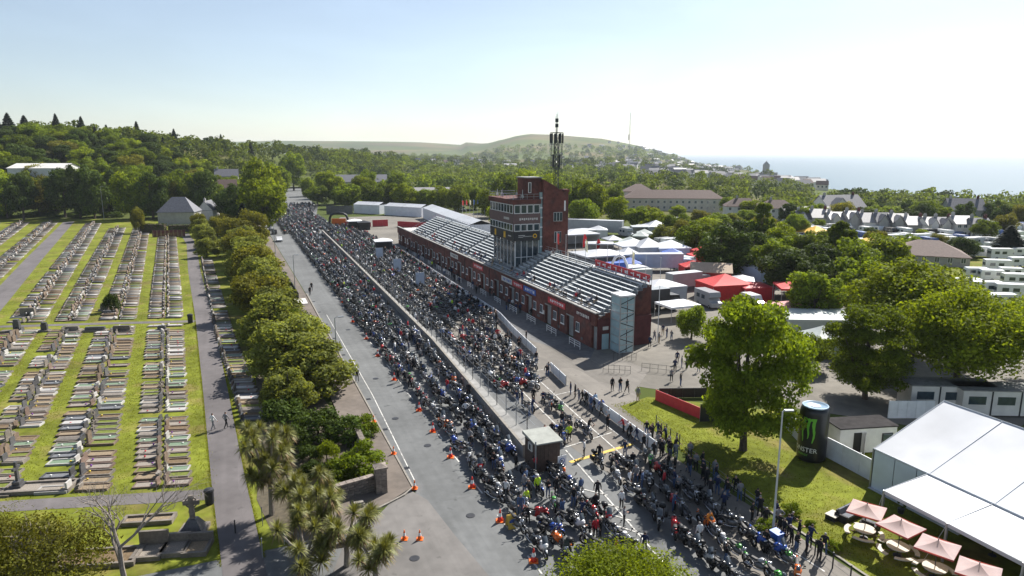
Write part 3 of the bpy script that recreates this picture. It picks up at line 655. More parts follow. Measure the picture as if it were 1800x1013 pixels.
# ------------------------------------------------------------------ houses
M_wall1 = mat('render_cream', (.60, .56, .49), .85, .1, 1, stain=.12, rand=.12)
M_wall2 = mat('render_white', (.68, .66, .62), .85, .08, 1, stain=.1, rand=.1)
M_wall3 = mat('render_grey', (.36, .35, .33), .85, .1, 1, stain=.12, rand=.12)
M_sunslate = mat('sunlit_slate', (.27, .26, .26), .55, .15, 2, bump=.3, rand=.15)  # slate made paler: sun reflecting off the roofs is put into the colour
def house(name, label, loc, rz, w, d, h, rh, wm, rm, hip=False, chim=1, win=(2, 3), group=None, bay=False, cat='house'):
    t = thing(name, label, cat, loc, rz, group); mb = MB(); ov = .35
    mb.b2(-w/2, w/2, -d/2, d/2, -1.5, h)
    if not hip: mb.add([(-w/2, -d/2, h), (-w/2, d/2, h), (-w/2, 0, h+rh), (w/2, -d/2, h), (w/2, d/2, h), (w/2, 0, h+rh)], [(0, 2, 1), (3, 4, 5)])
    wall = mb.build('wall', wm, t)
    mb = MB(); e = min(w, d)/2*.92 if hip else 0; X = w/2+ov; Y = d/2+ov; z0 = h-.08 if hip else h-rh*ov/(d/2)
    v = [(-X, -Y, z0), (X, -Y, z0), (X, Y, z0), (-X, Y, z0), (-X+e+(0 if hip else 0), 0, h+rh), (X-e, 0, h+rh)]
    mb.add(v, [(0, 1, 5, 4), (2, 3, 4, 5)]+([(1, 2, 5), (3, 0, 4)] if hip else []))
    mb.add([(a, b, c-.14) for a, b, c in v], [(4, 5, 1, 0), (5, 4, 3, 2)]+([(5, 2, 1), (4, 0, 3)] if hip else []))
    mb.add(v[:4]+[(a, b, c-.14) for a, b, c in v[:4]], [(0, 4, 5, 1), (1, 5, 6, 2), (2, 6, 7, 3), (3, 7, 4, 0)])
    roof = mb.build('roof', rm, t)
    for c in range(chim):
        x = (-w*.38 if c % 2 == 0 else w*.38)*(0.4 if hip else 1); mc = MB(); mc.b2(x-.45, x+.45, -.35, .35, h+rh*.5, h+rh+1.0)
        for q in (-.2, .2): mc.tube([(x+q, 0, h+rh+1.0), (x+q, 0, h+rh+1.35)], .12, 6)
        mc.build('chimney', M_dbrick if c % 2 else M_wall3, roof)
    if bay:
        bw = w*.42; bx = -w*.22; mb = MB(); bh = h+.2; brh = rh*.75
        mb.b2(bx-bw/2, bx+bw/2, -d/2-1.3, -d/2+.02, -1.5, bh); mb.add([(bx-bw/2, -d/2-1.3, bh), (bx+bw/2, -d/2-1.3, bh), (bx, -d/2-1.3, bh+brh)], [(0, 1, 2)]); mb.build('bay_wall', wm, t)
        mb = MB(); o = .25; pr = [(bx-bw/2-o, bh-.1), (bx, bh+brh+.08), (bx+bw/2+o, bh-.1), (bx+bw/2+o, bh+.05), (bx, bh+brh+.25), (bx-bw/2-o, bh+.05)]
        mb.yprism(pr, -d/2-1.55, -d/2+2.6); mb.build('bay_roof', rm, t)
    nr, nc = win
    for r_ in range(nr):
        for c in range(nc):
            x = (c+.5)/nc*w-w/2; z = 1.0+r_*2.7
            y = -d/2-1.3 if bay and abs(x+w*.22) < w*.21 else -d/2
            if z+1.4 > h: continue
            mw = MB(); mw.b2(x-.55, x+.55, y-.06, y-.002, z, z+1.35); f = mw.build('window', M_white, t)
            mp_ = MB()
            for s in (-.26, .26): mp_.b2(x+s-.22, x+s+.22, y-.075, y-.062, z+.08, z+1.27)
            mp_.build('pane', M_glass, f)
    if nr and not hip and w < 14:
        md = MB(); md.b2(w*.30-.5, w*.30+.5, -d/2-.09, -d/2-.003, 0, 2.1); md.build('door', M_dbrick, t)
    return t
for k in range(12):                                   # gabled terrace towards the sea
    px = 1412+k*27.5; D = 262-k*3.0; p = atD(px, D)
    house('terraced_house', 'gabled terraced house, %s in the terrace from the dark slate house' % nth(k+1), (p.x+rnd.uniform(-.4, .4), p.y+rnd.uniform(-1, 1), p.z-rnd.uniform(.3, 1.0)), R(-8+k*.4)+rnd.uniform(-.06, .06), rnd.uniform(5.4, 6.6), 9, rnd.uniform(4.4, 5.2), rnd.uniform(2.2, 3.0), rnd.choice([M_wall1, M_wall2, M_wall3]), rnd.choice([M_sunslate, M_sunslate, M_slate]), chim=1+k % 2, win=(2, 3), group='gabled terrace', bay=k % 3 != 1)
p = atD(1470, 300); house('large_house', 'large dark slate house rising behind the gabled terrace', (p.x, p.y, p.z-.5), .3, 20, 12, 7, 5, M_wall2, M_slate, chim=2, win=(2, 6), bay=True)
p = atD(1420, 292); house('house', 'low pale house left of the dark slate house', (p.x, p.y, p.z-.5), -.1, 22, 9, 4.4, 2.6, M_wall2, M_sunslate, chim=1, win=(1, 6))
p = atD(1690, 300); house('large_house', 'large grey gabled house alone among trees behind the terrace end', (p.x, p.y, p.z-1), -.2, 14, 11, 6.5, 4.5, M_wall3, M_slate, chim=2, win=(2, 5))
p = at(1648, 466); house('clubhouse', 'dark brown hipped roof building among the camper vans', (p.x, p.y+5, 0), R(-24), 17, 14, 2.6, 3.2, M_wall3, M_brownroof, hip=True, chim=0, win=(1, 6), cat='building')
p = atD(1180, 345); house('school_building', 'long school block with brown roof beyond the paddock', (p.x, p.y, p.z), R(-6), 48, 13, 6.2, 3.8, M_wall1, M_brownroof, hip=True, chim=0, win=(2, 16), cat='building')
p = atD(1120, 362); house('school_building', 'taller brown roofed school wing beside the long block', (p.x, p.y, p.z), R(-6), 15, 14, 8.5, 3.6, M_wall1, M_brownroof, hip=True, chim=0, win=(2, 4), cat='building')
for px, D, lab in [(1302, 310, 'pale square house with brown hipped roof right of the school'), (1362, 300, 'broad pale house with brown hipped roof beyond the feathery tree')]:
    p = atD(px, D); house('house', lab, (p.x, p.y, p.z), R(-10), 15, 10, 5.5, 3.4, M_wall2, M_brownroof, hip=True, chim=1, win=(2, 4))
# lodge beside the cemetery
p = at(318, 394)
house('cemetery_lodge', 'grey rendered lodge with hipped slate roof at the cemetery edge', (p.x, p.y, 0), R(8), 13.5, 10, 5.2, 5.6, M_wall3, M_slate, hip=True, chim=0, win=(0, 0), cat='house')
p = at(352, 389); house('house', 'gabled white wing behind the slate lodge', (p.x+2, p.y+4, 0), R(98), 10, 6, 5.0, 3.4, M_wall2, M_slate, chim=1, win=(2, 3))
p = atD(355, 330); house('house', 'tall white house mostly hidden by trees behind the lodge', (p.x, p.y, p.z), R(60), 12, 9, 8, 4, M_wall2, M_slate, chim=1, win=(3, 3))
p = atD(105, 352); house('warehouse', 'long low building with pale roof between the cemetery trees', (p.x-4, p.y, p.z+2), R(2), 27, 16, 8.0, 2.2, M_wall2, M_offwhite, chim=0, win=(0, 0), cat='building')
for px, D, lab in [(405, 420, 'roof of a lilac grey house in the hillside trees'), (398, 372, 'brown roofed house half hidden in the hillside trees')]:
    p = atD(px, D); house('house', lab, (p.x, p.y, p.z), R(20), 13, 9, 8.5, 4, M_wall3, M_slate if px == 405 else M_brownroof, chim=1, win=(2, 4))
p = atD(705, 395); house('hall', 'long grey shed roof beyond the tree row', (p.x, p.y, p.z), R(10), 60, 20, 6, 2.5, M_wall3, M_sunslate, chim=0, win=(0, 0), cat='building')
p = atD(625, 470); house('large_house', 'dark roofed blocks behind the tree row', (p.x, p.y, p.z), R(10), 44, 15, 9, 4.5, M_wall3, M_slate, chim=1, win=(2, 8), cat='building')
# far town on the headland: small houses, each its own object
def tiny(name, wm, rm, w, d, h, rh):
    mb = MB(); mb.b2(-w/2, w/2, -d/2, d/2, -4, h); mb.add([(-w/2, -d/2, h), (-w/2, d/2, h), (-w/2, 0, h+rh), (w/2, -d/2, h), (w/2, d/2, h), (w/2, 0, h+rh)], [(0, 2, 1), (3, 4, 5)])
    mb.add([(-w/2-.3, -d/2-.3, h-.2), (w/2+.3, -d/2-.3, h-.2), (w/2+.3, 0, h+rh+.1), (-w/2-.3, 0, h+rh+.1), (-w/2-.3, d/2+.3, h-.2), (w/2+.3, d/2+.3, h-.2)], [(0, 1, 2, 3), (3, 2, 5, 4)], 1)
    for i in range(3): mb.b2(-w/2+w*(i+.3)/3, -w/2+w*(i+.7)/3, -d/2-.05, -d/2-.01, h*.5, h*.8, 2)
    return mb.mesh(name, [wm, rm, M_glass])
TINY = [tiny('far_house', M_wall2, M_slate, 14, 9, 6, 4), tiny('far_house', M_wall2, M_sunslate, 22, 10, 7, 3.5), tiny('far_house', M_wall1, M_brownroof, 12, 9, 6, 4), tiny('far_house', M_wall3, M_slate, 18, 10, 7, 4)]
for x, y in scatter(3000, (860, 1440), (720, 3700), 22, lambda px, D, X: (X/D < .33 or D < 1250) and (D < 2600 or px > 1020) and (D > 1050 or px > 1120) and rnd.random() < .12+.88*max(0, min(1, (px-940)/240)))[:262]:
    k = rnd.randrange(4); o = ob('far_house', TINY[k], None, (x, y, hgt(x, y)), rnd.uniform(-.6, .6)); lab = 'tiny %s house in the far town towards the headland' % ['white slate roofed', 'long white pale roofed', 'cream brown roofed', 'grey slate roofed'][k]
    tag(o, lab, 'house', 'houses of the far town: '+lab)
for x, y in scatter(200, (610, 860), (1300, 2600), 40)[:30]:
    o = ob('far_house', rnd.choice(TINY), None, (x, y, hgt(x, y)), rnd.uniform(-.6, .6))
    tag(o, 'tiny house in the valley below the left far hill', 'house', 'houses in the far valley')
p = atD(1340, 1180); mb = MB(); mb.b2(-16, 16, -10, 10, -20, 14); mb.b2(-4, 4, -4, 4, 14, 27)
mb.add([(-4, -4, 27), (4, -4, 27), (4, 4, 27), (-4, 4, 27), (0, 0, 33)], [(0, 1, 4), (1, 2, 4), (2, 3, 4), (3, 0, 4)])
tag(mb.build('church', M_wall3, None, p, .2), 'grey church with square tower at the far town edge by the sea', 'church')
for k, (px, hh) in enumerate([(1325, 8), (1356, 7), (1290, 9)]):
    p = atD(px, 1220); mb = MB(); mb.b2(-14, 14, -8, 8, -20, hh); mb.b2(-12, 12, -6, 6, hh, hh+2, 1)
    tag(mb.build('block_of_flats', [M_wall3, M_slate], None, p, .1), 'grey block of flats beside the far church', 'building', 'blocks beside the far church')
# distant guyed mast
p = atD(1102, 620); t = thing('radio_mast', 'slender lattice radio mast standing far behind the school', 'mast', p); zt = topz(198, 620)-p.z
mb = MB()
for k in range(3): mb.tube([(.5*math.cos(k*2.094), .5*math.sin(k*2.094), 0), (.35*math.cos(k*2.094), .35*math.sin(k*2.094), zt)], .09, 4)
for k in range(60):
    z = zt*k/60; a = (k % 3)*2.094; c = a+2.094; mb.tube([(.45*math.cos(a), .45*math.sin(a), z), (.45*math.cos(c), .45*math.sin(c), z+zt/60)], .05, 4)
mb.build('lattice', M_steel, t); mb = MB(); mb.b2(-1.1, -.5, -.4, .4, zt*.62, zt*.70); mb.build('antenna', M_steel, t)
mb = MB()
for k in range(3): mb.tube([(0, 0, zt*.8), (18*math.cos(k*2.094+.5), 18*math.sin(k*2.094+.5), 0)], .03, 3)
mb.build('guy_wire', M_steel, t)
# ------------------------------------------------------------------ grandstand (local x = across n, local y = along u)
GL0, GL1, GD, GH = 3.0, 131.0, 9.2, 5.3
gs = thing('grandstand', 'long red brick grandstand with open tiers of pale benches', 'grandstand', W(0, 0), TH)
M_floor = mat('terrace_concrete', (.24, .25, .25), .85, .15, 1.5, bump=.3, stain=.15)
M_bench = mat('bench_board', (.52, .55, .56), .6, .12, 2, rand=.12)
M_doorred = mat('pit_door_red', (.10, .022, .025), .6, .15, 2)
PITCHU = 8.0; nb = 16
mb = MB(); mb.b2(-.10, .34, GL0, GL1, 3.45, GH); mb.b2(-.16, .40, GL0-.02, GL1+.02, GH, GH+.14, 1); mb.build('front_wall_upper', [M_brick, M_conc], gs)
for k in range(nb):                                   # piers between the pit doors
    y0 = GL0+k*PITCHU
    mb = MB(); mb.b2(-.10, .34, y0+1.15, y0+PITCHU-1.15, 0, 3.448); mb.build('brick_pier', M_brick, gs)
    mb = MB(); mb.b2(.36, .44, y0-1.14, y0+1.14, 0.0, 3.4) if k else mb.b2(.36, .44, y0+.02, y0+1.14, 0, 3.4); mb.build('pit_door', M_doorred if k % 3 else M_dark, gs)
    for yw in (y0+2.6, y0+5.4):
        if k == 0 and yw < y0+3: continue
        mb = MB(); mb.b2(-.16, -.101, yw-.55, yw+.55, 1.5, 2.9); mb.b2(-.22, -.102, yw-.65, yw+.65, 1.40, 1.499); w_ = mb.build('window', M_white, gs)
        mb = MB()
        for s in (-.26, .26): mb.b2(-.175, -.161, yw+s-.22, yw+s+.22, 1.58, 2.82)
        mb.build('pane', M_glass, w_)
# ends and back
mb = MB(); n_ = 11; run = (GD-.7)/n_; rise = .40; z0 = GH-.75
prof = [(.34, 0), (GD, 0), (GD, z0+n_*rise)]
for i in range(n_-1, -1, -1): prof += [(.34+.36+run*i, z0+(i+1)*rise), (.34+.36+run*i, z0+i*rise)]
prof += [(.34, z0)]
mb.yprism(prof[::-1], GL0+.02, GL1-13); 
for f in range(len(mb.f)): mb.m[f] = 1 if f < 2 else 0
mb.build('terrace', [M_floor, M_brick], gs)
mb = MB(); mb.b2(.341, GD, GL1-12.98, GL1, 0, GH-.6, 0); mb.b2(.6, GD-.2, GL1-12.6, GL1-.3, GH-.6, GH-.5, 1); mb.build('end_block', [M_brick, M_offwhite], gs)
nbay = 7; bl = (GL1-13-GL0)/nbay
for i in range(n_):
    for k in range(nbay):
        y0 = GL0+k*bl+.7; y1 = GL0+(k+1)*bl-.7; x = .34+.36+run*i+.34; z = z0+(i+1)*rise
        if 39.0 < (y0+y1)/2 < 55.5 and i > 1:
            y0 = max(y0, 54.6) if (y0+y1)/2 > 47 else y0; y1 = min(y1, 39.6) if (y0+y1)/2 < 47 else y1
            if y1-y0 < 1.5: continue
        mb = MB(); mb.b2(x-.17, x+.17, y0, y1, z+.36, z+.42)
        for q in np.linspace(y0+.3, y1-.3, 6): mb.b2(x-.10, x+.10, q-.03, q+.03, z, z+.36)
        mb.build('bench', M_bench, gs)
for k in range(nbay+1):                               # aisle rails
    y = GL0+k*bl; mb = MB(); P_ = [(.8, y, z0+rise+.95), (GD-.4, y, z0+n_*rise+.95)]
    if 40 < y < 54: continue
    mb.tube(P_, .035, 5)
    for q in range(5): x = .8+q*(GD-1.2)/4; zz = z0+rise+(n_-1)*rise*q/4; mb.tube([(x, y, zz-.3), (x, y, zz+.95)], .03, 5)
    mb.build('aisle_rail', M_steel, gs)
mb = MB(); mb.tube([(.12, GL0, GH+.75), (.12, GL1-13, GH+.75)], .03, 5); mb.tube([(.12, GL0, GH+.45), (.12, GL1-13, GH+.45)], .025, 5)
for q in np.arange(GL0, GL1-13, 2.0): mb.tube([(.12, q, GH+.1), (.12, q, GH+.75)], .025, 4)
mb.build('front_rail', M_steel, gs)
mb = MB(); zb = z0+n_*rise
mb.tube([(GD-.05, GL0, zb+1.1), (GD-.05, GL1-13, zb+1.1)], .035, 5); mb.tube([(GD-.05, GL0, zb+.6), (GD-.05, GL1-13, zb+.6)], .03, 5)
for q in np.arange(GL0, GL1-13, 2.0): mb.tube([(GD-.05, q, zb), (GD-.05, q, zb+1.1)], .03, 4)
mb.build('back_rail', M_steel, gs)
for k in range(16):                                   # lintels over the pit doors, pipes and vents on the brick
    y0 = GL0+k*PITCHU
    if k: mb = MB(); mb.b2(-.14, -.101, y0-1.3, y0+1.3, 3.25, 3.44); mb.build('lintel', M_conc, gs)
    if k % 2: mb = MB(); mb.tube([(-.17, y0+4.0, .05), (-.17, y0+4.0, 5.1)], .05, 6); mb.build('downpipe', M_dark, gs)
    mb = MB(); mb.b2(-.13, -.101, y0+3.7-(k % 3)*.2, y0+4.3, .5, .9); mb.build('vent', M_dconc, gs)
    if k % 4 == 2: mb = MB(); mb.b2(-.125, -.101, y0+1.5, y0+2.0, 1.4, 2.1); mb.build('poster', M_offwhite, gs)
def letters(par, txt, size, fn, m, name='lettering'):
    c = bpy.data.curves.new('t', 'FONT'); c.body = txt; c.size = size; c.align_x = 'CENTER'; c.resolution_u = 2
    o = bpy.data.objects.new('t', c); COL.objects.link(o); dg = bpy.context.evaluated_depsgraph_get(); dg.update()
    me = bpy.data.meshes.new_from_object(o.evaluated_get(dg)); bpy.data.objects.remove(o)
    for v in me.vertices: v.co = fn(v.co.x, v.co.y)
    me.materials.clear(); me.materials.append(m); me.name = name; return ob(name, me, par)
def sign(px0, px1, m, m2, h=.95, zc=4.35, strokes=6):
    ya = u_at(px1, 0, zc); yb = u_at(px0, 0, zc); mb = MB(); mb.b2(-.19, -.12, ya, yb, zc-h/2, zc+h/2); s = mb.build('signboard', m, gs)
    mb = MB(); L_ = yb-ya; r2 = random.Random(int(px0)); k = 0
    for q in range(strokes):                          # rows of letter-like strokes, too blurred to read
        y0 = ya+L_*(.1+.8*q/strokes); w = L_*.8/strokes*.62
        mb.b2(-.202, -.193, y0, y0+w*.3, zc-h*.25, zc+h*.25); mb.b2(-.202, -.193, y0+w*.36, y0+w, zc+h*r2.uniform(-.2, .2)-.06, zc+h*.25)
    mb.build('lettering', m2, s)
sign(793, 806, M_offwhite, M_dark); sign(833, 850, M_redboard, M_white); sign(883, 901, M_offwhite, M_blue); sign(902.5, 920, M_redboard, M_white)
sign(922, 943, M_blue, M_white); sign(965, 995, M_redboard, M_white, strokes=8); sign(1012, 1040, M_dbrick, M_offwhite, strokes=8)
# red banner along the top rail at the near end
ya, yb = GL0+.4, GL0+17; mb = MB(); mb.b2(GD-.16, GD-.09, ya, yb, zb+.25, zb+1.35); bn = mb.build('banner', M_redboard, gs)
mb = MB()
for q in range(9): y0 = ya+.8+q*1.75; mb.b2(GD-.178, GD-.163, y0, y0+.25, zb+.5, zb+1.1); mb.b2(GD-.178, GD-.163, y0+.35, y0+.95, zb+.55+.2*(q % 3), zb+.8+.2*(q % 2))
mb.build('lettering', M_white, bn)
# end stair wall details + near end
mb = MB(); mb.b2(.2, GD, GL0-.22, GL0, 0, GH-.8); mb.build('end_wall', M_dbrick, gs)
mb = MB(); mb.b2(.9, 2.0, GL0-.30, GL0-.221, 0, 2.3); d_ = mb.build('door', M_bglass, gs)
mb = MB(); mb.b2(1.0, 1.9, GL0-.30, GL0-.221, 2.9, 3.4); mb.b2(4.9, 5.9, GL0-.30, GL0-.221, 2.6, 3.5); mb.build('notice_plate', M_offwhite, gs)
# glass stair tower
p = W(GL0-1.9, 3.2); st = thing('glass_stair_tower', 'pale blue green glazed stair tower at the near end of the grandstand', 'stair tower', p, TH)
zt = 8.2; hw = 1.12; mb = MB()
for x in (-hw, hw):
    for y in (-1.25, 1.25): mb.b2(x-.06, x+.06, y-.06, y+.06, 0, zt)
for z in np.linspace(.1, zt, 8): 
    mb.b2(-hw-.05, hw+.05, -1.30, -1.22, z-.05, z+.05); mb.b2(-hw-.05, -hw+.03, -1.2, 1.2, z-.05, z+.05); mb.b2(hw-.03, hw+.05, -1.2, 1.2, z-.05, z+.05)
mb.build('frame', M_steel, st)
for k in range(7):
    za = .17+k*(zt-.1)/7; zb_ = za+(zt-.1)/7-.14
    for q in (-1, 1): mb = MB(); mb.b2(min(0, q*hw)+.07, max(0, q*hw)-.07, -1.27, -1.25, za, zb_); mb.build('pane', M_bglass, st)
    mb = MB(); mb.b2(-hw-.01, -hw+.01, -1.18, 1.18, za, zb_); mb.build('pane', M_bglass, st)
    mb = MB(); mb.box((0, -1.285, za+.5), (2.3, .02, .12), ry=.35 if k % 2 else -.35); mb.build('stair_flight', M_dark, st)
mb = MB(); mb.b2(-hw-.12, hw+.12, -1.38, 1.38, zt+.06, zt+.26); mb.build('roof', M_white, st)

# ------------------------------------------------------------------ control tower
ct = thing('control_tower', 'tall brick and glass race control tower rising through the grandstand', 'tower', W(40.6, 2.5), TH)
D1, D2, T1, L1 = 5.6, 11.5, 6.0, 13.0
def wins(par, x0, x1, y, z0, z1, k, axis='x'):
    for i in range(k):
        a = x0+(x1-x0)*i/k+.06; c = x0+(x1-x0)*(i+1)/k-.06
        mb = MB()
        if axis == 'x': mb.b2(a, c, y-.09, y-.004, z0, z1)
        else: mb.b2(y-.09, y-.004, a, c, z0, z1)
        f = mb.build('window', M_white, par); mb = MB()
        if axis == 'x': mb.b2(a+.1, c-.1, y-.105, y-.092, z0+.12, z1-.12)
        else: mb.b2(y-.105, y-.092, a+.1, c-.1, z0+.12, z1-.12)
        mb.build('pane', M_glass, f)
M_bandb = mat('control_tower_cladding', (.14, .09, .085), .7, .12, 1)
mb = MB(); mb.b2(0, D1, 0, L1, 11.2, 13.0); bandn = mb.build('dark_fascia', M_dark, ct)
mb = MB(); mb.b2(1.0, 2.4, -.03, -.005, 12.2, 12.32); mb.b2(1.0, 2.0, -.03, -.005, 11.9, 12.0); mb.b2(2.0, 4.0, -.03, -.005, 12.03, 12.1); mb.b2(-.03, -.005, 1.2, 2.8, 12.0, 12.2); mb.build('lettering', M_offwhite, bandn)
mb = MB(); mb.tube([(4.5, -.005, 12.1), (4.5, -.04, 12.1)], .45, 16); mb.tube([(4.5, -.04, 12.1), (4.5, -.06, 12.1)], .25, 12, 1); mb.b2(-.03, -.004, 4.2, 5.2, 11.5, 12.7); mb.b2(-.03, -.004, 9.4, 10.2, 11.5, 12.7); mb.build('emblem', [M_yellow, M_dark], bandn)
mb = MB(); mb.b2(.02, D1-.02, .02, L1-.02, 13.0, 14.6); mb.build('wall', M_bandb, ct)
wins(ct, .1, D1-.1, .02, 13.1, 14.5, 4); wins(ct, .2, L1-.2, .02, 13.1, 14.5, 8, 'y')
mb = MB(); mb.b2(-.1, D1+.02, -.1, L1+.1, 14.6, 16.4); cl = mb.build('cladding_band', M_bandb, ct)
mb = MB()
for q in range(9): mb.b2(1.2+q*.44, 1.5+q*.44, -.13, -.102, 15.2+.1*(q % 2), 15.65)
for q in range(5): mb.b2(-.13, -.102, 2.0+q*.6, 2.4+q*.6, 15.2, 15.65)
mb.build('lettering', M_offwhite, cl)
mb = MB(); mb.b2(.02, D1-.02, .02, L1-.02, 16.4, 18.3); mb.build('wall', M_bandb, ct)
wins(ct, .1, D1-.1, .02, 16.5, 18.2, 4); wins(ct, .2, L1-.2, .02, 16.5, 18.2, 8, 'y')
mb = MB(); mb.b2(-.25, D1+.1, -.25, L1+.25, 18.3, 19.2); mb.add([(1.4, -.26, 18.42), (D1, -.26, 18.42), (D1, .4, 19.21), (2.2, .4, 19.21)], [(0, 1, 2, 3)], 1); rf = mb.build('roof_parapet', [M_brick, M_steel], ct)
mb = MB()
for z in (19.7, 20.2): mb.tube([(D1, -.1, z), (-.1, -.1, z), (-.1, L1, z), (D1, L1, z)], .03, 4)
for q in range(9): mb.tube([(-.1, q*L1/8, 19.2), (-.1, q*L1/8, 20.2)], .03, 4)
for q in range(5): mb.tube([(q*D1/4, -.1, 19.2), (q*D1/4, -.1, 20.2)], .03, 4)
mb.build('roof_rail', M_steel, ct)
for q in range(9):
    mb = MB(); x, y = rnd.uniform(.6, D1-.6), rnd.uniform(.6, L1-1); mb.tube([(x, y, 19.2), (x, y, 19.2+rnd.uniform(.7, 1.8))], .05, 4); mb.box((x, y, 19.2+.5), (.35, .3, .45)); mb.build('roof_aerial', M_white if q % 2 else M_steel, ct)
# glazed lower storey
mb = MB(); mb.b2(.6, D1, .6, L1-.6, 0, 11.2); mb.build('glazing', M_glass, ct)
for q in range(5): x = .6+q*(D1-.7)/4; mb = MB(); mb.b2(x-.05, x+.05, .50, .597, 5.2, 11.19); mb.build('mullion', M_white, ct)
for q in range(7): y = .7+q*(L1-1.4)/6; mb = MB(); mb.b2(.50, .597, y-.05, y+.05, 5.2, 11.19); mb.build('mullion', M_white, ct)
mb = MB(); mb.b2(.6, D1-1.2, .47, .596, 7.9, 8.0); mb.build('transom', M_white, ct)
# glazed slot and brick stair tower
mb = MB(); mb.b2(D1+.02, 6.1, .1, L1-2, 0, 20.5); mb.build('glazed_slot', M_bglass, ct)
for q in range(8): mb = MB(); mb.b2(D1+.0, 6.12, 0.0, .098, 6+q*1.9, 6.25+q*1.9); mb.build('slot_band', M_white, ct)
n0 = 3.9; prof = [(6.12, 0), (D2, 0), (D2, 20.4), (10.6, 20.5), (9.4, 21.1), (8.2, 21.9), (7.0, 22.5), (6.12, 23.0)]
mb = MB(); mb.yprism(prof, -.35, 7.0); mb.build('brick_stair_wall', M_brick, ct)
mb = MB(); mb.b2(n0-1.0, 6.10, .6, 5.0, 19.2, 23.2); mb.build('lift_house', M_brick, ct)
mb = MB(); mb.b2(n0-1.2, 6.3, .4, 5.2, 23.2, 23.4); mb.build('lift_house_cap', M_conc, ct)
mb = MB(); mb.b2(3.3, 3.9, .50, .597, 20.4, 22.4); w_ = mb.build('window', M_white, ct); mb = MB(); mb.b2(3.4, 3.8, .48, .499, 20.5, 22.3); mb.build('pane', M_glass, w_)
for (x0, x1, z0_, z1_) in [(8.3, 10.2, 14.8, 16.6), (8.5, 10.0, 10.6, 12.8), (8.6, 10.1, 7.5, 9.0)]:
    mb = MB(); mb.b2(x0, x1, -.42, -.352, z0_, z1_); w_ = mb.build('window', M_steel, ct)
    for q in range(3): mb = MB(); mb.b2(x0+.1+q*(x1-x0)/3, x0-.05+(q+1)*(x1-x0)/3, -.44, -.422, z0_+.1, z1_-.1); mb.build('pane', M_glass, w_)
mb = MB(); mb.b2(D2-.9, D2-.6, -.40, -.352, 16.8, 18.8); mb.build('window', M_white, ct)
mb = MB(); mb.b2(D2-1.0, D2+.15, -.45, 1.2, 20.4, 21.0); mb.build('parapet_cap', M_brick, ct)
# mast on top
mp0 = W(40.6+3.0, 2.5+10.4, 22.0); ms = thing('lattice_mast', 'dark steel lattice communications mast on the control tower', 'mast', (mp0.x, mp0.y, 20.3), TH)
M_mast = mat('mast_steel', (.05, .055, .06), .5, .15, 3, metal=.4)
mb = MB()
for x in (-.35, .35):
    for y in (-.35, .35): mb.tube([(x, y, 0), (x, y, 10.2)], .07, 5)
for z in np.arange(0, 10, .9):
    for a, c in (((-.35, -.35), (.35, -.35)), ((.35, -.35), (.35, .35)), ((.35, .35), (-.35, .35)), ((-.35, .35), (-.35, -.35))):
        mb.tube([(a[0], a[1], z), (c[0], c[1], z+.9)], .035, 4); mb.tube([(a[0], a[1], z), (c[0], c[1], z)], .03, 4)
mb.build('lattice', M_mast, ms)
mb = MB(); 
for z, r_ in ((4.6, 1.15), (7.2, 1.15), (9.4, 1.35), (11.6, 1.35)):
    for k in range(8):
        a, c = k*.785, (k+1)*.785; mb.tube([(r_*math.cos(a), r_*math.sin(a), z), (r_*math.cos(c), r_*math.sin(c), z)], .06, 4)
    for k in range(4): mb.tube([(0, 0, z), (r_*math.cos(k*1.571), r_*math.sin(k*1.571), z)], .05, 4)
for k in range(8): mb.tube([(1.15*math.cos(k*.785), 1.15*math.sin(k*.785), 4.6), (1.15*math.cos(k*.785), 1.15*math.sin(k*.785), 9.4)], .04, 4)
mb.build('cage', M_mast, ms)
for k in range(9):
    a = k*.698; mb = MB(); mb.box((1.3*math.cos(a), 1.3*math.sin(a), 10.5), (.16, .34, 1.9), rz=a); mb.build('panel_antenna', M_mast, ms)
for k in range(4):
    a = k*1.571+.4; mb = MB(); mb.box((.85*math.cos(a), .85*math.sin(a), 6.1), (.16, .4, 2.6), rz=a); mb.build('panel_antenna', M_mast, ms)
mb = MB(); mb.tube([(0, 0, 10), (0, 0, 15.2)], [.14, .05], 6); mb.tube([(.25, .1, 11), (.25, .1, 15.6)], .025, 4); mb.tube([(-.22, .1, 11), (-.22, .1, 14.8)], .025, 4)
for z in (12.6, 13.6): mb.lathe([(.34, z), (.34, z+.7)], 8)
mb.build('pole', M_mast, ms)
# flagpoles behind the stand
M_pole = mat('white_pole', (.7, .7, .7), .4, .05, 2)
FLC = [mat('flag_red', (.55, .04, .05), .7, .1, 3, trans=.3), mat('flag_white', (.7, .7, .68), .7, .1, 3, trans=.3), mat('flag_blue', (.06, .14, .42), .7, .1, 3, trans=.3), mat('flag_amber', (.6, .3, .08), .7, .1, 3, trans=.3)]
def flagpole(loc, h, fc, label, group, rz=0.0, fl=True):
    t = thing('flagpole', label, 'flagpole', loc, rz, group); mb = MB(); mb.tube([(0, 0, 0), (0, 0, h)], [.07, .035], 6); mb.lathe([(.02, h), (.09, h+.06), (.02, h+.14)], 6); mb.build('pole', M_pole, t)
    if fl:
        mb = MB(); n = 7; w, hh = .75, 1.9; v = []
        for i in range(n):
            for j in range(4): v.append((.05+w*i/(n-1)*(1-.12*j), .10*math.sin(i*1.3+j*.8), h-.1-hh*j/3-.35*(i/(n-1))**1.5))
        mb.add(v, [(i*4+j, (i+1)*4+j, (i+1)*4+j+1, i*4+j+1) for i in range(n-1) for j in range(3)]); mb.build('flag', fc, t, smooth=True)
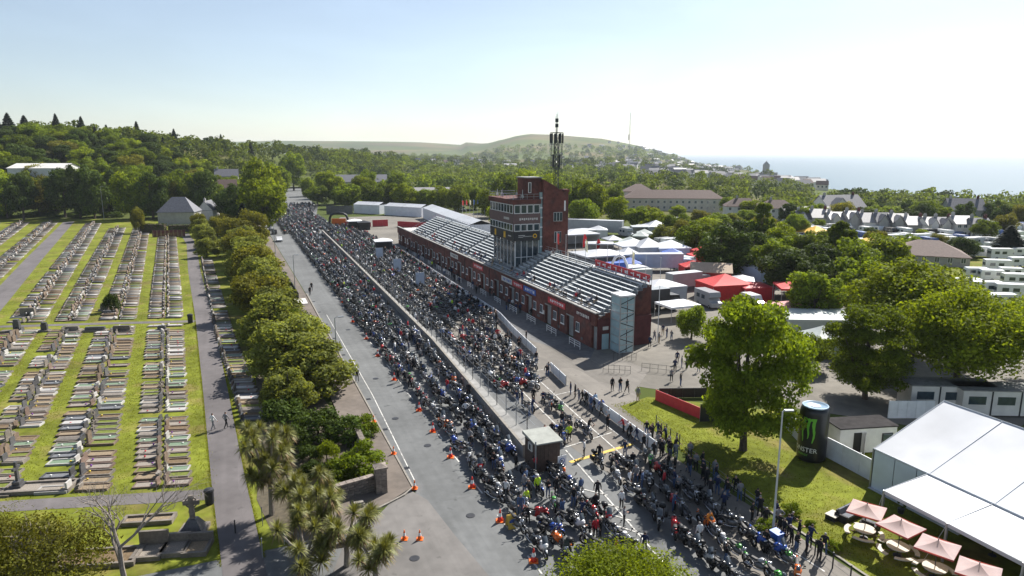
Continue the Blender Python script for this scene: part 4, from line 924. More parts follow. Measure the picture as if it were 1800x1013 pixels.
for k in range(12):
    u = 3+k*3.9; flagpole(W(u, GD+1.4), 12.8, FLC[(1, 3, 1, 0, 2, 1)[k % 6]], 'tall white flagpole behind the grandstand, %s from the glass stair tower' % nth(k+1), 'flagpoles behind the grandstand', TH+.4, k % 4 == 2 or k > 8)
for k in range(7):
    p = at(813+k*6.5, 386-k*.5); flagpole(p, 8.2, FLC[(0, 0, 1, 2, 2, 1, 0)[k]], 'short flagpole past the stand, %s from the long marquee' % nth(k+1), 'flag row past the stand', .5)
# ------------------------------------------------------------------ cemetery
G_gran = mat('granite_grey', (.19, .165, .138), .6, .2, 5, rand=.25, stain=.2)
G_dark = mat('granite_dark', (.09, .088, .09), .35, .2, 5, rand=.3)
G_sand = mat('sandstone', (.185, .135, .095), .85, .22, 4, rand=.2, stain=.2)
G_marb = mat('marble_white', (.40, .385, .36), .5, .1, 4, rand=.15)
G_rose = mat('granite_rose', (.17, .12, .095), .45, .2, 5, rand=.2)
I_chip = mat('white_chippings', (.25, .22, .185), .9, .3, 14, bump=.6, bscale=40)
I_green = mat('green_chippings', (.15, .21, .14), .8, .3, 14, bump=.6, bscale=40)
I_earth = mat('bare_earth', (.15, .105, .06), .95, .3, 7, bump=.6)
I_tan = mat('buff_gravel', (.24, .185, .12), .9, .3, 12, bump=.6, bscale=40)
I_grass = mat('grave_turf', (.13, .155, .025), .9, .3, 6, bump=.6)
I_blue = mat('blue_slate_chips', (.15, .155, .165), .7, .3, 14, bump=.6, bscale=40)
F_mix = [mat('flower_red', (.5, .03, .05), .7, .3, 20), mat('flower_yellow', (.6, .45, .05), .7, .3, 20), mat('flower_white', (.7, .7, .65), .7, .2, 20), mat('flower_purple', (.2, .06, .3), .7, .3, 20)]
def kerb_mb(L=2.3, w=1.15, h=.24, t=.13):
    mb = MB(); mb.b2(-L/2, L/2, -w/2, -w/2+t, -.1, h); mb.b2(-L/2, L/2, w/2-t, w/2, -.1, h)
    mb.b2(L/2-t, L/2, -w/2+t, w/2-t, -.1, h-.01); mb.b2(-L/2, -L/2+t, -w/2+t, w/2-t, -.1, h-.01); return mb
def fill_mb(L=2.3, w=1.15, t=.13, z=.15): mb = MB(); mb.b2(-L/2+t, L/2-t, -w/2+t, w/2-t, -.05, z); return mb
def slab_mb(): mb = MB(); mb.b2(-1.0, 1.0, -.42, .42, .0, .30); return mb
def stone_mb(kind, x=-1.08):
    mb = MB()
    if kind == 'tablet':
        mb.b2(x-.14, x+.14, -.48, .48, 0, .28); pr = [(-.40, .28), (.40, .28), (.40, .92), (.28, 1.06), (0, 1.13), (-.28, 1.06), (-.40, .92)]
        mb.xprism(pr, x-.07, x+.07)
    elif kind == 'square': mb.b2(x-.13, x+.13, -.45, .45, 0, .25); mb.b2(x-.07, x+.07, -.40, .40, .25, .85)
    elif kind == 'low': mb.b2(x-.16, x+.16, -.45, .45, 0, .40); mb.box((x+.05, 0, .5), (.3, .7, .1), ry=-.5)
    elif kind == 'cross':
        mb.b2(x-.28, x+.28, -.34, .34, 0, .26); mb.b2(x-.2, x+.2, -.24, .24, .26, .46); mb.b2(x-.07, x+.07, -.09, .09, .46, 1.6); mb.b2(x-.06, x+.06, -.34, .34, 1.14, 1.3)
    elif kind == 'tall': mb.b2(x-.2, x+.2, -.5, .5, 0, .3); pr = [(-.38, .3), (.38, .3), (.38, 1.3), (0, 1.58), (-.38, 1.3)]; mb.xprism(pr, x-.09, x+.09)
    return mb
GV = []                                               # (name words, kerb mat, fill, stone kind, stone mat, flowers)
for kw, km, fw, fm, sk, smt, fl in [
    ('grey', G_gran, 'white chippings', I_chip, 'tablet', G_gran, 0), ('white marble', G_marb, 'green chippings', I_green, 'square', G_marb, 1), ('sandstone', G_sand, 'bare earth', I_earth, 'tablet', G_sand, None),
    ('grey', G_gran, 'turf', I_grass, 'cross', G_gran, None), ('dark granite', G_dark, 'blue slate chips', I_blue, 'square', G_dark, 2), ('grey', G_gran, 'buff gravel', I_tan, 'low', G_dark, 1),
    ('rose granite', G_rose, 'white chippings', I_chip, 'tablet', G_rose, 3), ('grey', G_gran, 'a white marble slab', None, 'low', G_marb, 0), ('sandstone', G_sand, 'turf', I_grass, 'tall', G_sand, None),
    ('grey', G_gran, 'a grey slab', None, 'square', G_dark, None), ('grey', G_gran, 'green chippings', I_green, 'tablet', G_dark, 2), ('sandstone', G_sand, 'buff gravel', I_tan, 'low', G_gran, None),
    ('grey', G_gran, 'bare earth', I_earth, 'tablet', G_dark, 1), ('white marble', G_marb, 'white chippings', I_chip, 'tablet', G_dark, None)]:
    GV.append((kw, km, fw, fm, sk, smt, fl))
SW = {'tablet': 'round topped headstone', 'square': 'square headstone', 'low': 'low headstone', 'cross': 'stone cross', 'tall': 'tall pointed headstone'}
GPROTO = []
for kw, km, fw, fm, sk, smt, fl in GV:
    lab = '%s grave, %s, %s' % (kw, fw, SW[sk])
    t = thing('grave', lab, 'grave'); kerb_mb().build('kerb_surround', km, t)
    (fill_mb() if fm else slab_mb()).build('grave_infill' if fm else 'ledger_slab', fm or (G_marb if 'marble' in fw else km), t)
    stone_mb(sk).build('headstone', smt, t)
    if fl is not None:
        mb = MB(); r2 = random.Random(fl)
        c_ = (r2.uniform(-.8, .5), r2.uniform(-.2, .2), 0); mb.lathe([(.04, .1), (.05, .2), (.10, .26), (.09, .32), (.03, .36)], 7, c=c_)
        mb.build('flowers', F_mix[fl], t)
    GPROTO.append((Proto(t), lab))
GM = [G_gran, G_dark, G_sand, G_marb, G_rose, I_chip, I_green, I_earth, I_tan, I_grass, I_blue]
GSTUFF = []
for kw, km, fw, fm, sk, smt, fl in GV:
    mb = MB(); k = kerb_mb(); mb.add(k.v, k.f, GM.index(km)); k = fill_mb() if fm else slab_mb(); mb.add(k.v, k.f, GM.index(fm or (G_marb if 'marble' in fw else km))); k = stone_mb(sk); mb.add(k.v, k.f, GM.index(smt)); GSTUFF.append(tri_of(mb))
def project(p):
    f = p.y*math.cos(PITCH)-(p.z-CAM_H)*math.sin(PITCH); up = p.y*math.sin(PITCH)+(p.z-CAM_H)*math.cos(PITCH)
    return 900+FPX*p.x/f, 506.5-FPX*up/f, f
STR = [(-53.2, -.068), (-59.8, -.083), (-67.4, -.0866), (-73.6, -.098), (-80.0, -.117)]
STL = [(-85.6, -.117), (-93.5, -.13), (-101.5, -.14), (-110, -.15)]
graves = []
def block(S0, S1, u0, u1, name):
    u = u0
    while u < u1:
        c0 = S0[0]+S0[1]*(u-8)-.85; c1 = S1[0]+S1[1]*(u-8)+.85; wdt = c0-c1; c = (c0+c1)/2; ln = min(2.55, (wdt-.5)/2)
        for side in (1, -1):
            if rnd.random() < .07: continue
            dn = side*(ln/2+.25)
            uu = u-.25*(c+dn+53)+rnd.uniform(-.06, .06)
            graves.append((uu, c+dn+rnd.uniform(-.06, .06), side, ln, name))
        u += 1.38+rnd.uniform(0, .12)+(.9 if rnd.random() < .05 else 0)
BN = ['block beside the tree-lined path', 'second block from the tree-lined path', 'third block from the tree-lined path', 'block beside the wide avenue']
for a, c, bn in zip(STR[:-1], STR[1:], BN):
    block(a, c, -19.5, 41.0, bn); block(a, c, 46.6, 172 if a[0] > -55 else 205 if a[0] > -70 else 228, bn+' past the cross path')
for a, c in zip(STL[:-1], STL[1:]): block(a, c, 30, 235, 'blocks across the wide avenue')
def cross_u(n): return float(np.interp(n, [-101, -84, -67, -54.4], [40, 51.4, 47, 43.4]))
u = -6.5
while u < 118:                                        # shaded strip right of the path
    n = np.interp(u, [-7, 2.6, 31.5, 94, 130], [-46.6, -47.3, -49.8, -53.6, -55.6]); 
    if rnd.random() > .06: graves.append((u, n, 1, 2.6, 'shaded strip under the trees'))
    u += 1.36
vis = []
for u, n, s_, ln, bn in graves:
    if abs(u-cross_u(n)) < 1.5 and n < -54: continue
    p = W(u, n); px, py, f = project(p)
    if px < -25 or py > 1060: continue
    if u < -14.5 and n < -66 and u < np.interp(n, [-82, -66, -50], [-16, -18.5, -22.6])+1.6: continue
    vis.append((f, p, s_, ln, bn))
vis.sort(key=lambda q: q[0])
RA = math.atan2(.13, .99); st_items = []
for i, (f, p, s_, ln, bn) in enumerate(vis):
    k = rnd.randrange(len(GV)); rz = (RA if s_ > 0 else RA+math.pi)+rnd.uniform(-.02, .02); sc = (ln/2.3, rnd.uniform(.92, 1.06), rnd.uniform(.5, 1.05))
    if i < 285: GPROTO[k][0].put((p.x, p.y, .012), rz, sc, GPROTO[k][1]+', '+bn, 'graves: '+GPROTO[k][1]+', '+bn)
    else: V, T, I = GSTUFF[k]; st_items.append((V, T, I, (p.x, p.y, .012), rz, sc, None))
o = ob('graves', scatter_mesh('graves', st_items, GM)); tag(o, 'rows of kerbed graves covering the farther cemetery', 'graves'); struct(o, 'stuff')
for pr, lab in GPROTO:
    if not pr.used: pr.put(W(20, -57), RA)
# monuments near the crossing
def monument(px, py, w, h, d, m, label, kind='block'):
    p = at(px, py); t = thing('grave_monument', label, 'monument', p, RA); mb = MB(); mb.b2(-w/2-.3, w/2+.3, -d/2-.3, d/2+.3, 0, .3); mb.build('plinth', G_gran, t)
    mb = MB()
    if kind == 'block': mb.b2(-w/2, w/2, -d/2, d/2, .3, h*.8); mb.b2(-w/2+.08, w/2-.08, -d/2+.04, d/2-.04, h*.8, h)
    else: mb.xprism([(-w/2, .3), (w/2, .3), (w/2, h*.7), (w*.3, h*.93), (0, h), (-w*.3, h*.93), (-w/2, h*.7)], -d/2, d/2)
    mb.build('headstone', m, t)
monument(50, 556, 2.4, 1.5, .5, G_gran, 'wide pale headstone beside the yew and the cross path')
monument(31, 583, .9, 2.0, .6, G_dark, 'dark upright monument on the near side of the cross path, leftmost')
monument(79, 583, .9, 1.5, .5, G_dark, 'dark squat monument beside the leftmost dark monument')
monument(128, 583, 2.0, .9, .5, G_gran, 'low long headstone on the near side of the cross path')
monument(168, 583, 3.0, .8, .5, G_dark, 'long dark headstone on the near side of the cross path')
monument(215, 583, 2.6, 1.0, .5, G_gran, 'grey headstone next to the long dark one by the cross path')
monument(285, 582, 1.2, .9, .5, G_dark, 'small dark headstone at the path corner by the cross path')
monument(185, 546, 1.4, 1.3, .5, G_gran, 'grey headstone in front of the yew bush')
# family plots by the near path, with the celtic cross
cr = thing('celtic_cross', 'large dark stone cross on a stepped rocky base beside the near path', 'memorial', at(341, 936), RA)
mb = MB(); mb.prism([(-1.0, -.9), (1.0, -.9), (.95, .9), (-.95, .9)], 0, .35); mb.build('step', G_gran, cr)
mb = MB(); mb.add([(-.8, -.7, .35), (.8, -.7, .35), (.75, .7, .35), (-.75, .7, .35), (-.32, -.3, 1.15), (.32, -.3, 1.15), (.3, .3, 1.15), (-.3, .3, 1.15)], [(0, 1, 5, 4), (1, 2, 6, 5), (2, 3, 7, 6), (3, 0, 4, 7), (4, 5, 6, 7)]); mb.build('cairn_base', G_dark, cr)
mb = MB(); mb.b2(-.17, .17, -.12, .12, 1.15, 3.0); mb.b2(-.58, .58, -.11, .11, 2.28, 2.62); mb.build('cross', M_stone, cr)
mb = MB(); 
for k in range(16):
    a, c = k*.3927, (k+1)*.3927; mb.tube([(.42*math.cos(a), 0, 2.45+.42*math.sin(a)), (.42*math.cos(c), 0, 2.45+.42*math.sin(c))], .06, 4)
mb.build('ring', M_stone, cr)
def plot(px, py, w, d, fm, label, wall=.0):
    p = at(px, py); t = thing('family_grave_plot', label, 'grave plot', p, RA)
    k = MB(); L_, w_, tt, h = w, d, .22, .35
    k.b2(-L_/2, L_/2, -w_/2, -w_/2+tt, 0, h); k.b2(-L_/2, L_/2, w_/2-tt, w_/2, 0, h+wall); k.b2(-L_/2, -L_/2+tt, -w_/2+tt, w_/2-tt, 0, h-.01); k.b2(L_/2-tt, L_/2, -w_/2+tt, w_/2-tt, 0, h-.01); k.build('kerb_surround', G_gran, t)
    k = MB(); k.b2(-L_/2+tt, L_/2-tt, -w_/2+tt, w_/2-tt, 0, .2); k.build('grave_infill', fm, t); return t
plot(348, 966, 1.7, 2.0, I_tan, 'open grave plot with buff gravel beside the near path', .5); plot(308, 967, 1.7, 2.0, I_chip, 'grave plot with pale chippings, middle of the three by the cross', .5)
plot(264, 973, 2.0, 2.1, I_chip, 'pale gravelled plot farthest from the path below the cross', .9); plot(172, 985, 5.6, 2.2, I_earth, 'long earthen family plot behind the bare tree'); plot(262, 917, 3.8, 1.3, I_tan, 'narrow plot above the row below the cross'); plot(70, 860, 5.5, 2.0, I_chip, 'broad kerbed plot beside the dark cross at the row end')
x = thing('stone_cross', 'dark stone cross at the near end of the leftmost rows', 'memorial', at(33, 858), RA); stone_mb('cross', 0).build('cross', G_dark, x); x.scale = (1.5, 1.5, 1.5)
mb = MB()
# bins, bollards, benches
def bin_(px, py, m, label, s=1.0):
    t = thing('litter_bin', label, 'bin', at(px, py)); mb = MB(); mb.lathe([(.26*s, 0), (.28*s, .1), (.30*s, .85*s), (.33*s, .9*s), (.33*s, .96*s)], 14); mb.build('bin_body', m, t); mb = MB(); mb.lathe([(.34*s, .96*s), (.30*s, 1.08*s), (.1*s, 1.14*s)], 14); mb.build('lid', m, t)
bin_(369, 886, M_dark, 'black litter bin where the cemetery paths meet', 1.2); bin_(335, 568, M_dark, 'dark litter bin at the cross path corner', 1.4)
t = thing('path_bollard', 'lone dark bollard standing in the cemetery path', 'bollard', at(414, 938)); mb = MB(); mb.tube([(0, 0, 0), (0, 0, 1.0)], [.06, .05], 8); mb.build('post', M_dark, t); mb = MB(); mb.lathe([(.05, 1.0), (.075, 1.03), (.03, 1.1)], 8); mb.build('cap', M_dark, t)
# timber fence before the lodge
a = at(268, 417); c = at(326, 416); t = thing('timber_fence', 'dark brown board fence in front of the lodge hedge', 'fence', a, math.atan2(c.y-a.y, c.x-a.x)); L_ = (c-a).length
for k in range(24): mb = MB(); mb.b2(k*L_/24+.02, (k+1)*L_/24-.03, -.04, .04, 0, 2.2+.05*(k % 2)); mb.build('board', M_dbrick if k % 3 else M_wood, t)
mb = MB(); mb.b2(0, L_, .042, .10, .5, .62); mb.b2(0, L_, .042, .10, 1.6, 1.72); mb.build('rail', M_wood, t)
def hedge(a, c, w, h, m, label, seed=1, name='hedge', ls=.22):
    d = c-a; L_ = d.length; t = thing(name, label, 'hedge', a, math.atan2(d.y, d.x)); rg = np.random.default_rng(seed); n = int((L_*w+2*L_*h+2*w*h)*26/(ls/.22)**2)
    f = rg.choice(3, n, p=np.array([L_*w, 2*L_*h, 2*w*h])/(L_*w+2*L_*h+2*w*h)); r_ = rg.uniform(0, 1, (n, 3)); s = rg.choice([-1, 1], n)
    P = np.stack([r_[:, 0]*L_, (r_[:, 1]-.5)*w, r_[:, 2]*h], 1); Nn = np.zeros((n, 3))
    P[f == 0, 2] = h; Nn[f == 0, 2] = 1; P[f == 1, 1] = s[f == 1]*w/2; Nn[f == 1, 1] = s[f == 1]; P[f == 2, 0] = np.where(s[f == 2] > 0, L_, 0); Nn[f == 2, 0] = s[f == 2]
    P += rg.normal(size=(n, 3))*.10; P[:, 2] = np.maximum(P[:, 2], .05); Nn += rg.normal(size=(n, 3))*.5; Nn /= np.linalg.norm(Nn, axis=1, keepdims=True)
    V, F = leaf_quads(P, Nn, ls*rg.uniform(.6, 1.3, n), rg); ob('foliage', np_mesh('foliage', V, F, None, [m]), t)
    mb = MB(); mb.b2(.15, L_-.15, -w/2+.18, w/2-.18, 0, h-.2); mb.build('inner_branches', M_bark, t); return t
hedge(at(248, 409), at(292, 409), 2.2, 3.2, L_dark, 'dark clipped hedge left of the lodge', 3, ls=.4); hedge(at(297, 408), at(338, 407), 2.2, 2.6, L_dark, 'dark clipped hedge in front of the lodge wall', 4, ls=.4)
# ------------------------------------------------------------------ motorcycles (front = -y)
PAINT = {'black': (.015, .015, .017), 'charcoal': (.05, .052, .055), 'red': (.42, .018, .02), 'blue': (.025, .07, .32), 'white': (.68, .68, .68), 'green': (.06, .30, .04), 'orange': (.62, .13, .015), 'silver': (.40, .41, .42)}
PM = {k: mat('bike_paint_'+k, v, .22, .06, 3, spec=.6) for k, v in PAINT.items()}
M_engine = mat('engine_metal', (.16, .16, .165), .4, .2, 12, metal=.6)
M_seat = mat('seat_vinyl', (.02, .02, .021), .6, .15, 6)
M_screen = mat('tinted_screen', (.05, .06, .07), .08, .1, 4, spec=.8)
def wheel_mb(y): mb = MB(); mb.torus((0, y, .31), .245, .068, 16, 6); return mb
def rim_mb(y):
    mb = MB(); mb.tube([(-.035, y, .31), (.035, y, .31)], .05, 8)
    for k in range(6): a = k*1.047; mb.tube([(0, y, .31), (0, y+.2*math.cos(a), .31+.2*math.sin(a))], .014, 4)
    mb.tube([(-.055, y, .31), (-.048, y, .31)], .14, 12); return mb
def loft(mb, secs, mi=0, seg=10):
    """secs: (y, z, halfwidth, halfheight) superellipse sections along y"""
    o = []
    for y, z, a, h in secs:
        for k in range(seg):
            t = 2*math.pi*k/seg; c, s = math.cos(t), math.sin(t); o.append((a*math.copysign(abs(c)**.7, c), y, z+h*math.copysign(abs(s)**.7, s)))
    n = len(secs); f = [(i*seg+k, (i+1)*seg+k, (i+1)*seg+(k+1) % seg, i*seg+(k+1) % seg) for i in range(n-1) for k in range(seg)]
    f += [tuple(range(seg)), tuple((n-1)*seg+k for k in range(seg-1, -1, -1))]
    return mb.add(o, f, mi)
def bike_parts(style):
    """list of (name, MB, 'paint' or material, parent index)"""
    P = []
    P.append(('wheel', wheel_mb(-.70), M_rubber, None)); P.append(('wheel', wheel_mb(.70), M_rubber, None))
    P.append(('rim', rim_mb(-.70), M_chrome, 0)); P.append(('rim', rim_mb(.70), M_chrome, 1))
    mb = MB()
    for s in (-.1, .1): mb.tube([(s, -.70, .31), (s, -.48, .92)], .028, 6)
    mb.box((0, -.50, .90), (.24, .08, .05)); P.append(('front_fork', mb, M_chrome if style != 'sport' else M_dark, None))
    mb = MB(); loft(mb, [(-.32, .42, .10, .14), (-.1, .45, .17, .2), (.15, .45, .17, .2), (.32, .42, .1, .12)]); mb.tube([(-.08, .15, .38), (-.08, .70, .31)], .035, 5); mb.tube([(.08, .15, .38), (.08, .70, .31)], .035, 5); mb.tube([(0, .3, .5), (0, .62, .72)], .05, 5); P.append(('engine', mb, M_engine, None))
    mb = MB(); loft(mb, [(-.38, .80, .08, .06), (-.26, .84, .15, .12), (-.06, .83, .17, .13), (.10, .76, .10, .08)]); P.append(('fuel_tank', mb, 'paint', None))
    mb = MB(); loft(mb, [(.06, .77, .09, .05), (.24, .76, .14, .06), (.48, .80, .13, .06), (.70, .88 if style == 'sport' else .82, .08, .05)]); P.append(('seat', mb, M_seat, None))
    mb = MB(); loft(mb, [(.40, .72, .09, .05), (.66, .80, .08, .05), (.92, .88 if style == 'sport' else .78, .03, .03)]); mb.box((0, .93, .68), (.16, .02, .12), rx=.3); P.append(('tail', mb, 'paint', None))
    mb = MB()
    w = .36 if style != 'sport' else .30; hz = 1.02 if style != 'sport' else .92
    mb.tube([(-w, -.32, hz), (-.12, -.44, hz-.02), (.12, -.44, hz-.02), (w, -.32, hz)], .02, 6); mb.tube([(-w, -.32, hz), (-w-.1, -.29, hz)], .026, 6); mb.tube([(w, -.32, hz), (w+.1, -.29, hz)], .026, 6); P.append(('handlebar', mb, M_black, None))
    mb = MB(); mb.tube([(.15, -.1, .24), (.17, .25, .22), (.18, .45, .34), (.19, .86, .44)], [.03, .035, .055, .055], 7); P.append(('exhaust', mb, M_chrome, None))
    for s in (-1, 1):
        mb = MB(); mb.tube([(s*w*.8, -.36, hz), (s*(w+.02), -.40, hz+.16)], .012, 4); mb.box((s*(w+.03), -.40, hz+.18), (.13, .03, .08)); P.append(('mirror', mb, M_black, None))
    mb = MB(); loft(mb, [(-.94, .58, .03, .02), (-.80, .655, .07, .03), (-.62, .655, .07, .03), (-.46, .58, .03, .02)], seg=8); P.append(('mudguard', mb, 'paint', None))
    if style == 'sport':
        mb = MB(); loft(mb, [(-.86, .82, .05, .05), (-.72, .84, .16, .13), (-.48, .80, .21, .20), (-.30, .60, .20, .30), (-.05, .46, .19, .24), (.22, .36, .12, .12)], seg=12); P.append(('fairing', mb, 'paint', None))
        mb = MB(); loft(mb, [(-.72, .95, .10, .03), (-.58, 1.04, .12, .06), (-.46, 1.08, .10, .02)], seg=8); P.append(('windscreen', mb, M_screen, None))
        mb = MB(); mb.box((0, -.87, .82), (.2, .03, .07), rx=.4); P.append(('headlight', mb, M_white, None))
    elif style == 'tourer':
        mb = MB(); loft(mb, [(-.74, .90, .08, .08), (-.62, .88, .2, .17), (-.44, .80, .23, .24), (-.25, .64, .21, .22), (-.02, .55, .19, .12)], seg=12); P.append(('fairing', mb, 'paint', None))
        mb = MB(); mb.add([(-.2, -.62, 1.02), (.2, -.62, 1.02), (.17, -.42, 1.42), (-.17, -.42, 1.42), (-.2, -.60, 1.02), (.2, -.60, 1.02), (.17, -.40, 1.42), (-.17, -.40, 1.42)], [(0, 1, 2, 3), (7, 6, 5, 4), (0, 3, 7, 4), (1, 5, 6, 2), (3, 2, 6, 7)]); P.append(('windscreen', mb, M_screen, None))
        for s in (-1, 1): mb = MB(); loft(mb, [(.34, .58, .02, .02), (.36, .58, .11, .19), (.84, .58, .11, .19), (.87, .58, .03, .03)], seg=8); mb.v = [(x+s*.31, y, z) for x, y, z in mb.v]; P.append(('pannier', mb, M_black if s > 0 else M_black, None))
        mb = MB(); loft(mb, [(.62, 1.02, .05, .03), (.64, 1.02, .23, .14), (1.02, 1.02, .21, .14), (1.05, 1.02, .05, .03)], seg=8); P.append(('top_box', mb, M_black, None))
        mb = MB(); mb.box((0, -.75, .88), (.18, .05, .12)); P.append(('headlight', mb, M_white, None))
    else:
        mb = MB(); mb.tube([(0, -.52, .86), (0, -.68, .86)], [.07, .11], 10); P.append(('headlight', mb, M_chrome, None))
        mb = MB(); mb.tube([(-.16, -.30, .28), (-.17, .2, .24), (-.19, .84, .40)], .04, 6); P.append(('exhaust', mb, M_chrome, None))
        if style == 'cruiser': mb = MB(); mb.add([(-.18, -.56, .98), (.18, -.56, .98), (.15, -.42, 1.34), (-.15, -.42, 1.34)], [(0, 1, 2, 3)]); mb.add([(-.18, -.55, .98), (.18, -.55, .98), (.15, -.41, 1.34), (-.15, -.41, 1.34)], [(3, 2, 1, 0)]); P.append(('windscreen', mb, M_screen, None))
    return P
PARTS = {}
def smooth(me): me.polygons.foreach_set('use_smooth', [True]*len(me.polygons))
def bike_proto(style, colour):
    if style not in PARTS:
        PARTS[style] = [(n, mb.mesh(n, m if m != 'paint' else PM['black'], True), m, pi) for n, mb, m, pi in bike_parts(style)]
    t = thing('motorcycle', '', 'motorcycle'); obs = []
    for n, me, m, pi in PARTS[style]:
        if m == 'paint' and colour != 'black':
            me = me.copy(); me.materials[0] = PM[colour]
        obs.append(ob(n, me, t if pi is None else obs[pi]))
    return Proto(t)
SW2 = {'sport': 'sports', 'tourer': 'touring', 'naked': 'unfaired', 'cruiser': 'screened cruiser'}
BP = {}
def put_bike(style, colour, loc, rz, where):
    k = (style, colour)
    if k not in BP: BP[k] = bike_proto(style, colour)
    lab = '%s %s motorcycle %s' % (colour, SW2[style], where)
    BP[k].put((loc.x, loc.y, .055), rz, rnd.uniform(1.08, 1.2), lab, lab+'s group' if False else 'motorcycles: '+lab, None)
# low-detail bike for the far mass; slots: rubber, engine, paint..., screen, bright
BMATS = [M_rubber, M_engine, M_seat, M_chrome, M_screen]+[PM[k] for k in PAINT]
def low_bike():
    mb = MB(); mb.torus((0, -.7, .31), .25, .06, 8, 3, 0); mb.torus((0, .7, .31), .25, .06, 8, 3, 0)
    loft(mb, [(-.3, .45, .12, .15), (.3, .44, .15, .18)], 1, 6); loft(mb, [(-.85, .82, .05, .05), (-.5, .82, .2, .18), (-.1, .82, .16, .13), (.1, .76, .1, .08)], 5, 6)
    loft(mb, [(.06, .77, .1, .05), (.45, .79, .14, .06), (.85, .86, .05, .05)], 2, 6); mb.tube([(-.38, -.32, 1.0), (.38, -.32, 1.0)], .03, 4, 3); mb.box((0, -.52, 1.08), (.26, .12, .2), rx=.6, mi=4); mb.tube([(-.09, -.7, .31), (-.09, -.48, .9)], .035, 4, 3); mb.tube([(.16, .1, .25), (.19, .85, .42)], .05, 5, 3); return mb
LB = tri_of(low_bike())

# ------------------------------------------------------------------ people (front = -y), one continuous skinned body each
SK = {'light': mat('skin', (.48, .28, .20), .6, .08, 8)}
M_hair = [mat('hair_dark', (.03, .02, .015), .7, .2, 10), mat('hair_grey', (.28, .26, .24), .7, .2, 10)]
CL = {'black': (.013, .013, .015), 'navy': (.015, .025, .07), 'denim': (.06, .10, .2), 'white': (.66, .66, .66), 'red': (.42, .02, .03), 'hivis': (.50, .72, .03), 'orange': (.72, .24, .03), 'grey': (.2, .2, .21), 'paleblue': (.32, .45, .62), 'tan': (.34, .26, .17), 'blue': (.03, .10, .42), 'green': (.05, .16, .05)}
CM = {k: mat('cloth_'+k, v, .85, .15, 6, bump=.3) for k, v in CL.items()}
POSE = {}
def person_mesh(pose, top, bottom, hair):
    if pose not in POSE: POSE[pose] = pose_mesh(pose)
    r = POSE[pose].copy(); r.materials.clear()
    for q in (CM[top], CM[bottom], SK['light'], M_hair[hair], M_black): r.materials.append(q)
    r.polygons.foreach_set('material_index', POSE[pose]['mi_list'].to_list() if hasattr(POSE[pose]['mi_list'], 'to_list') else list(POSE[pose]['mi_list']))
    return r
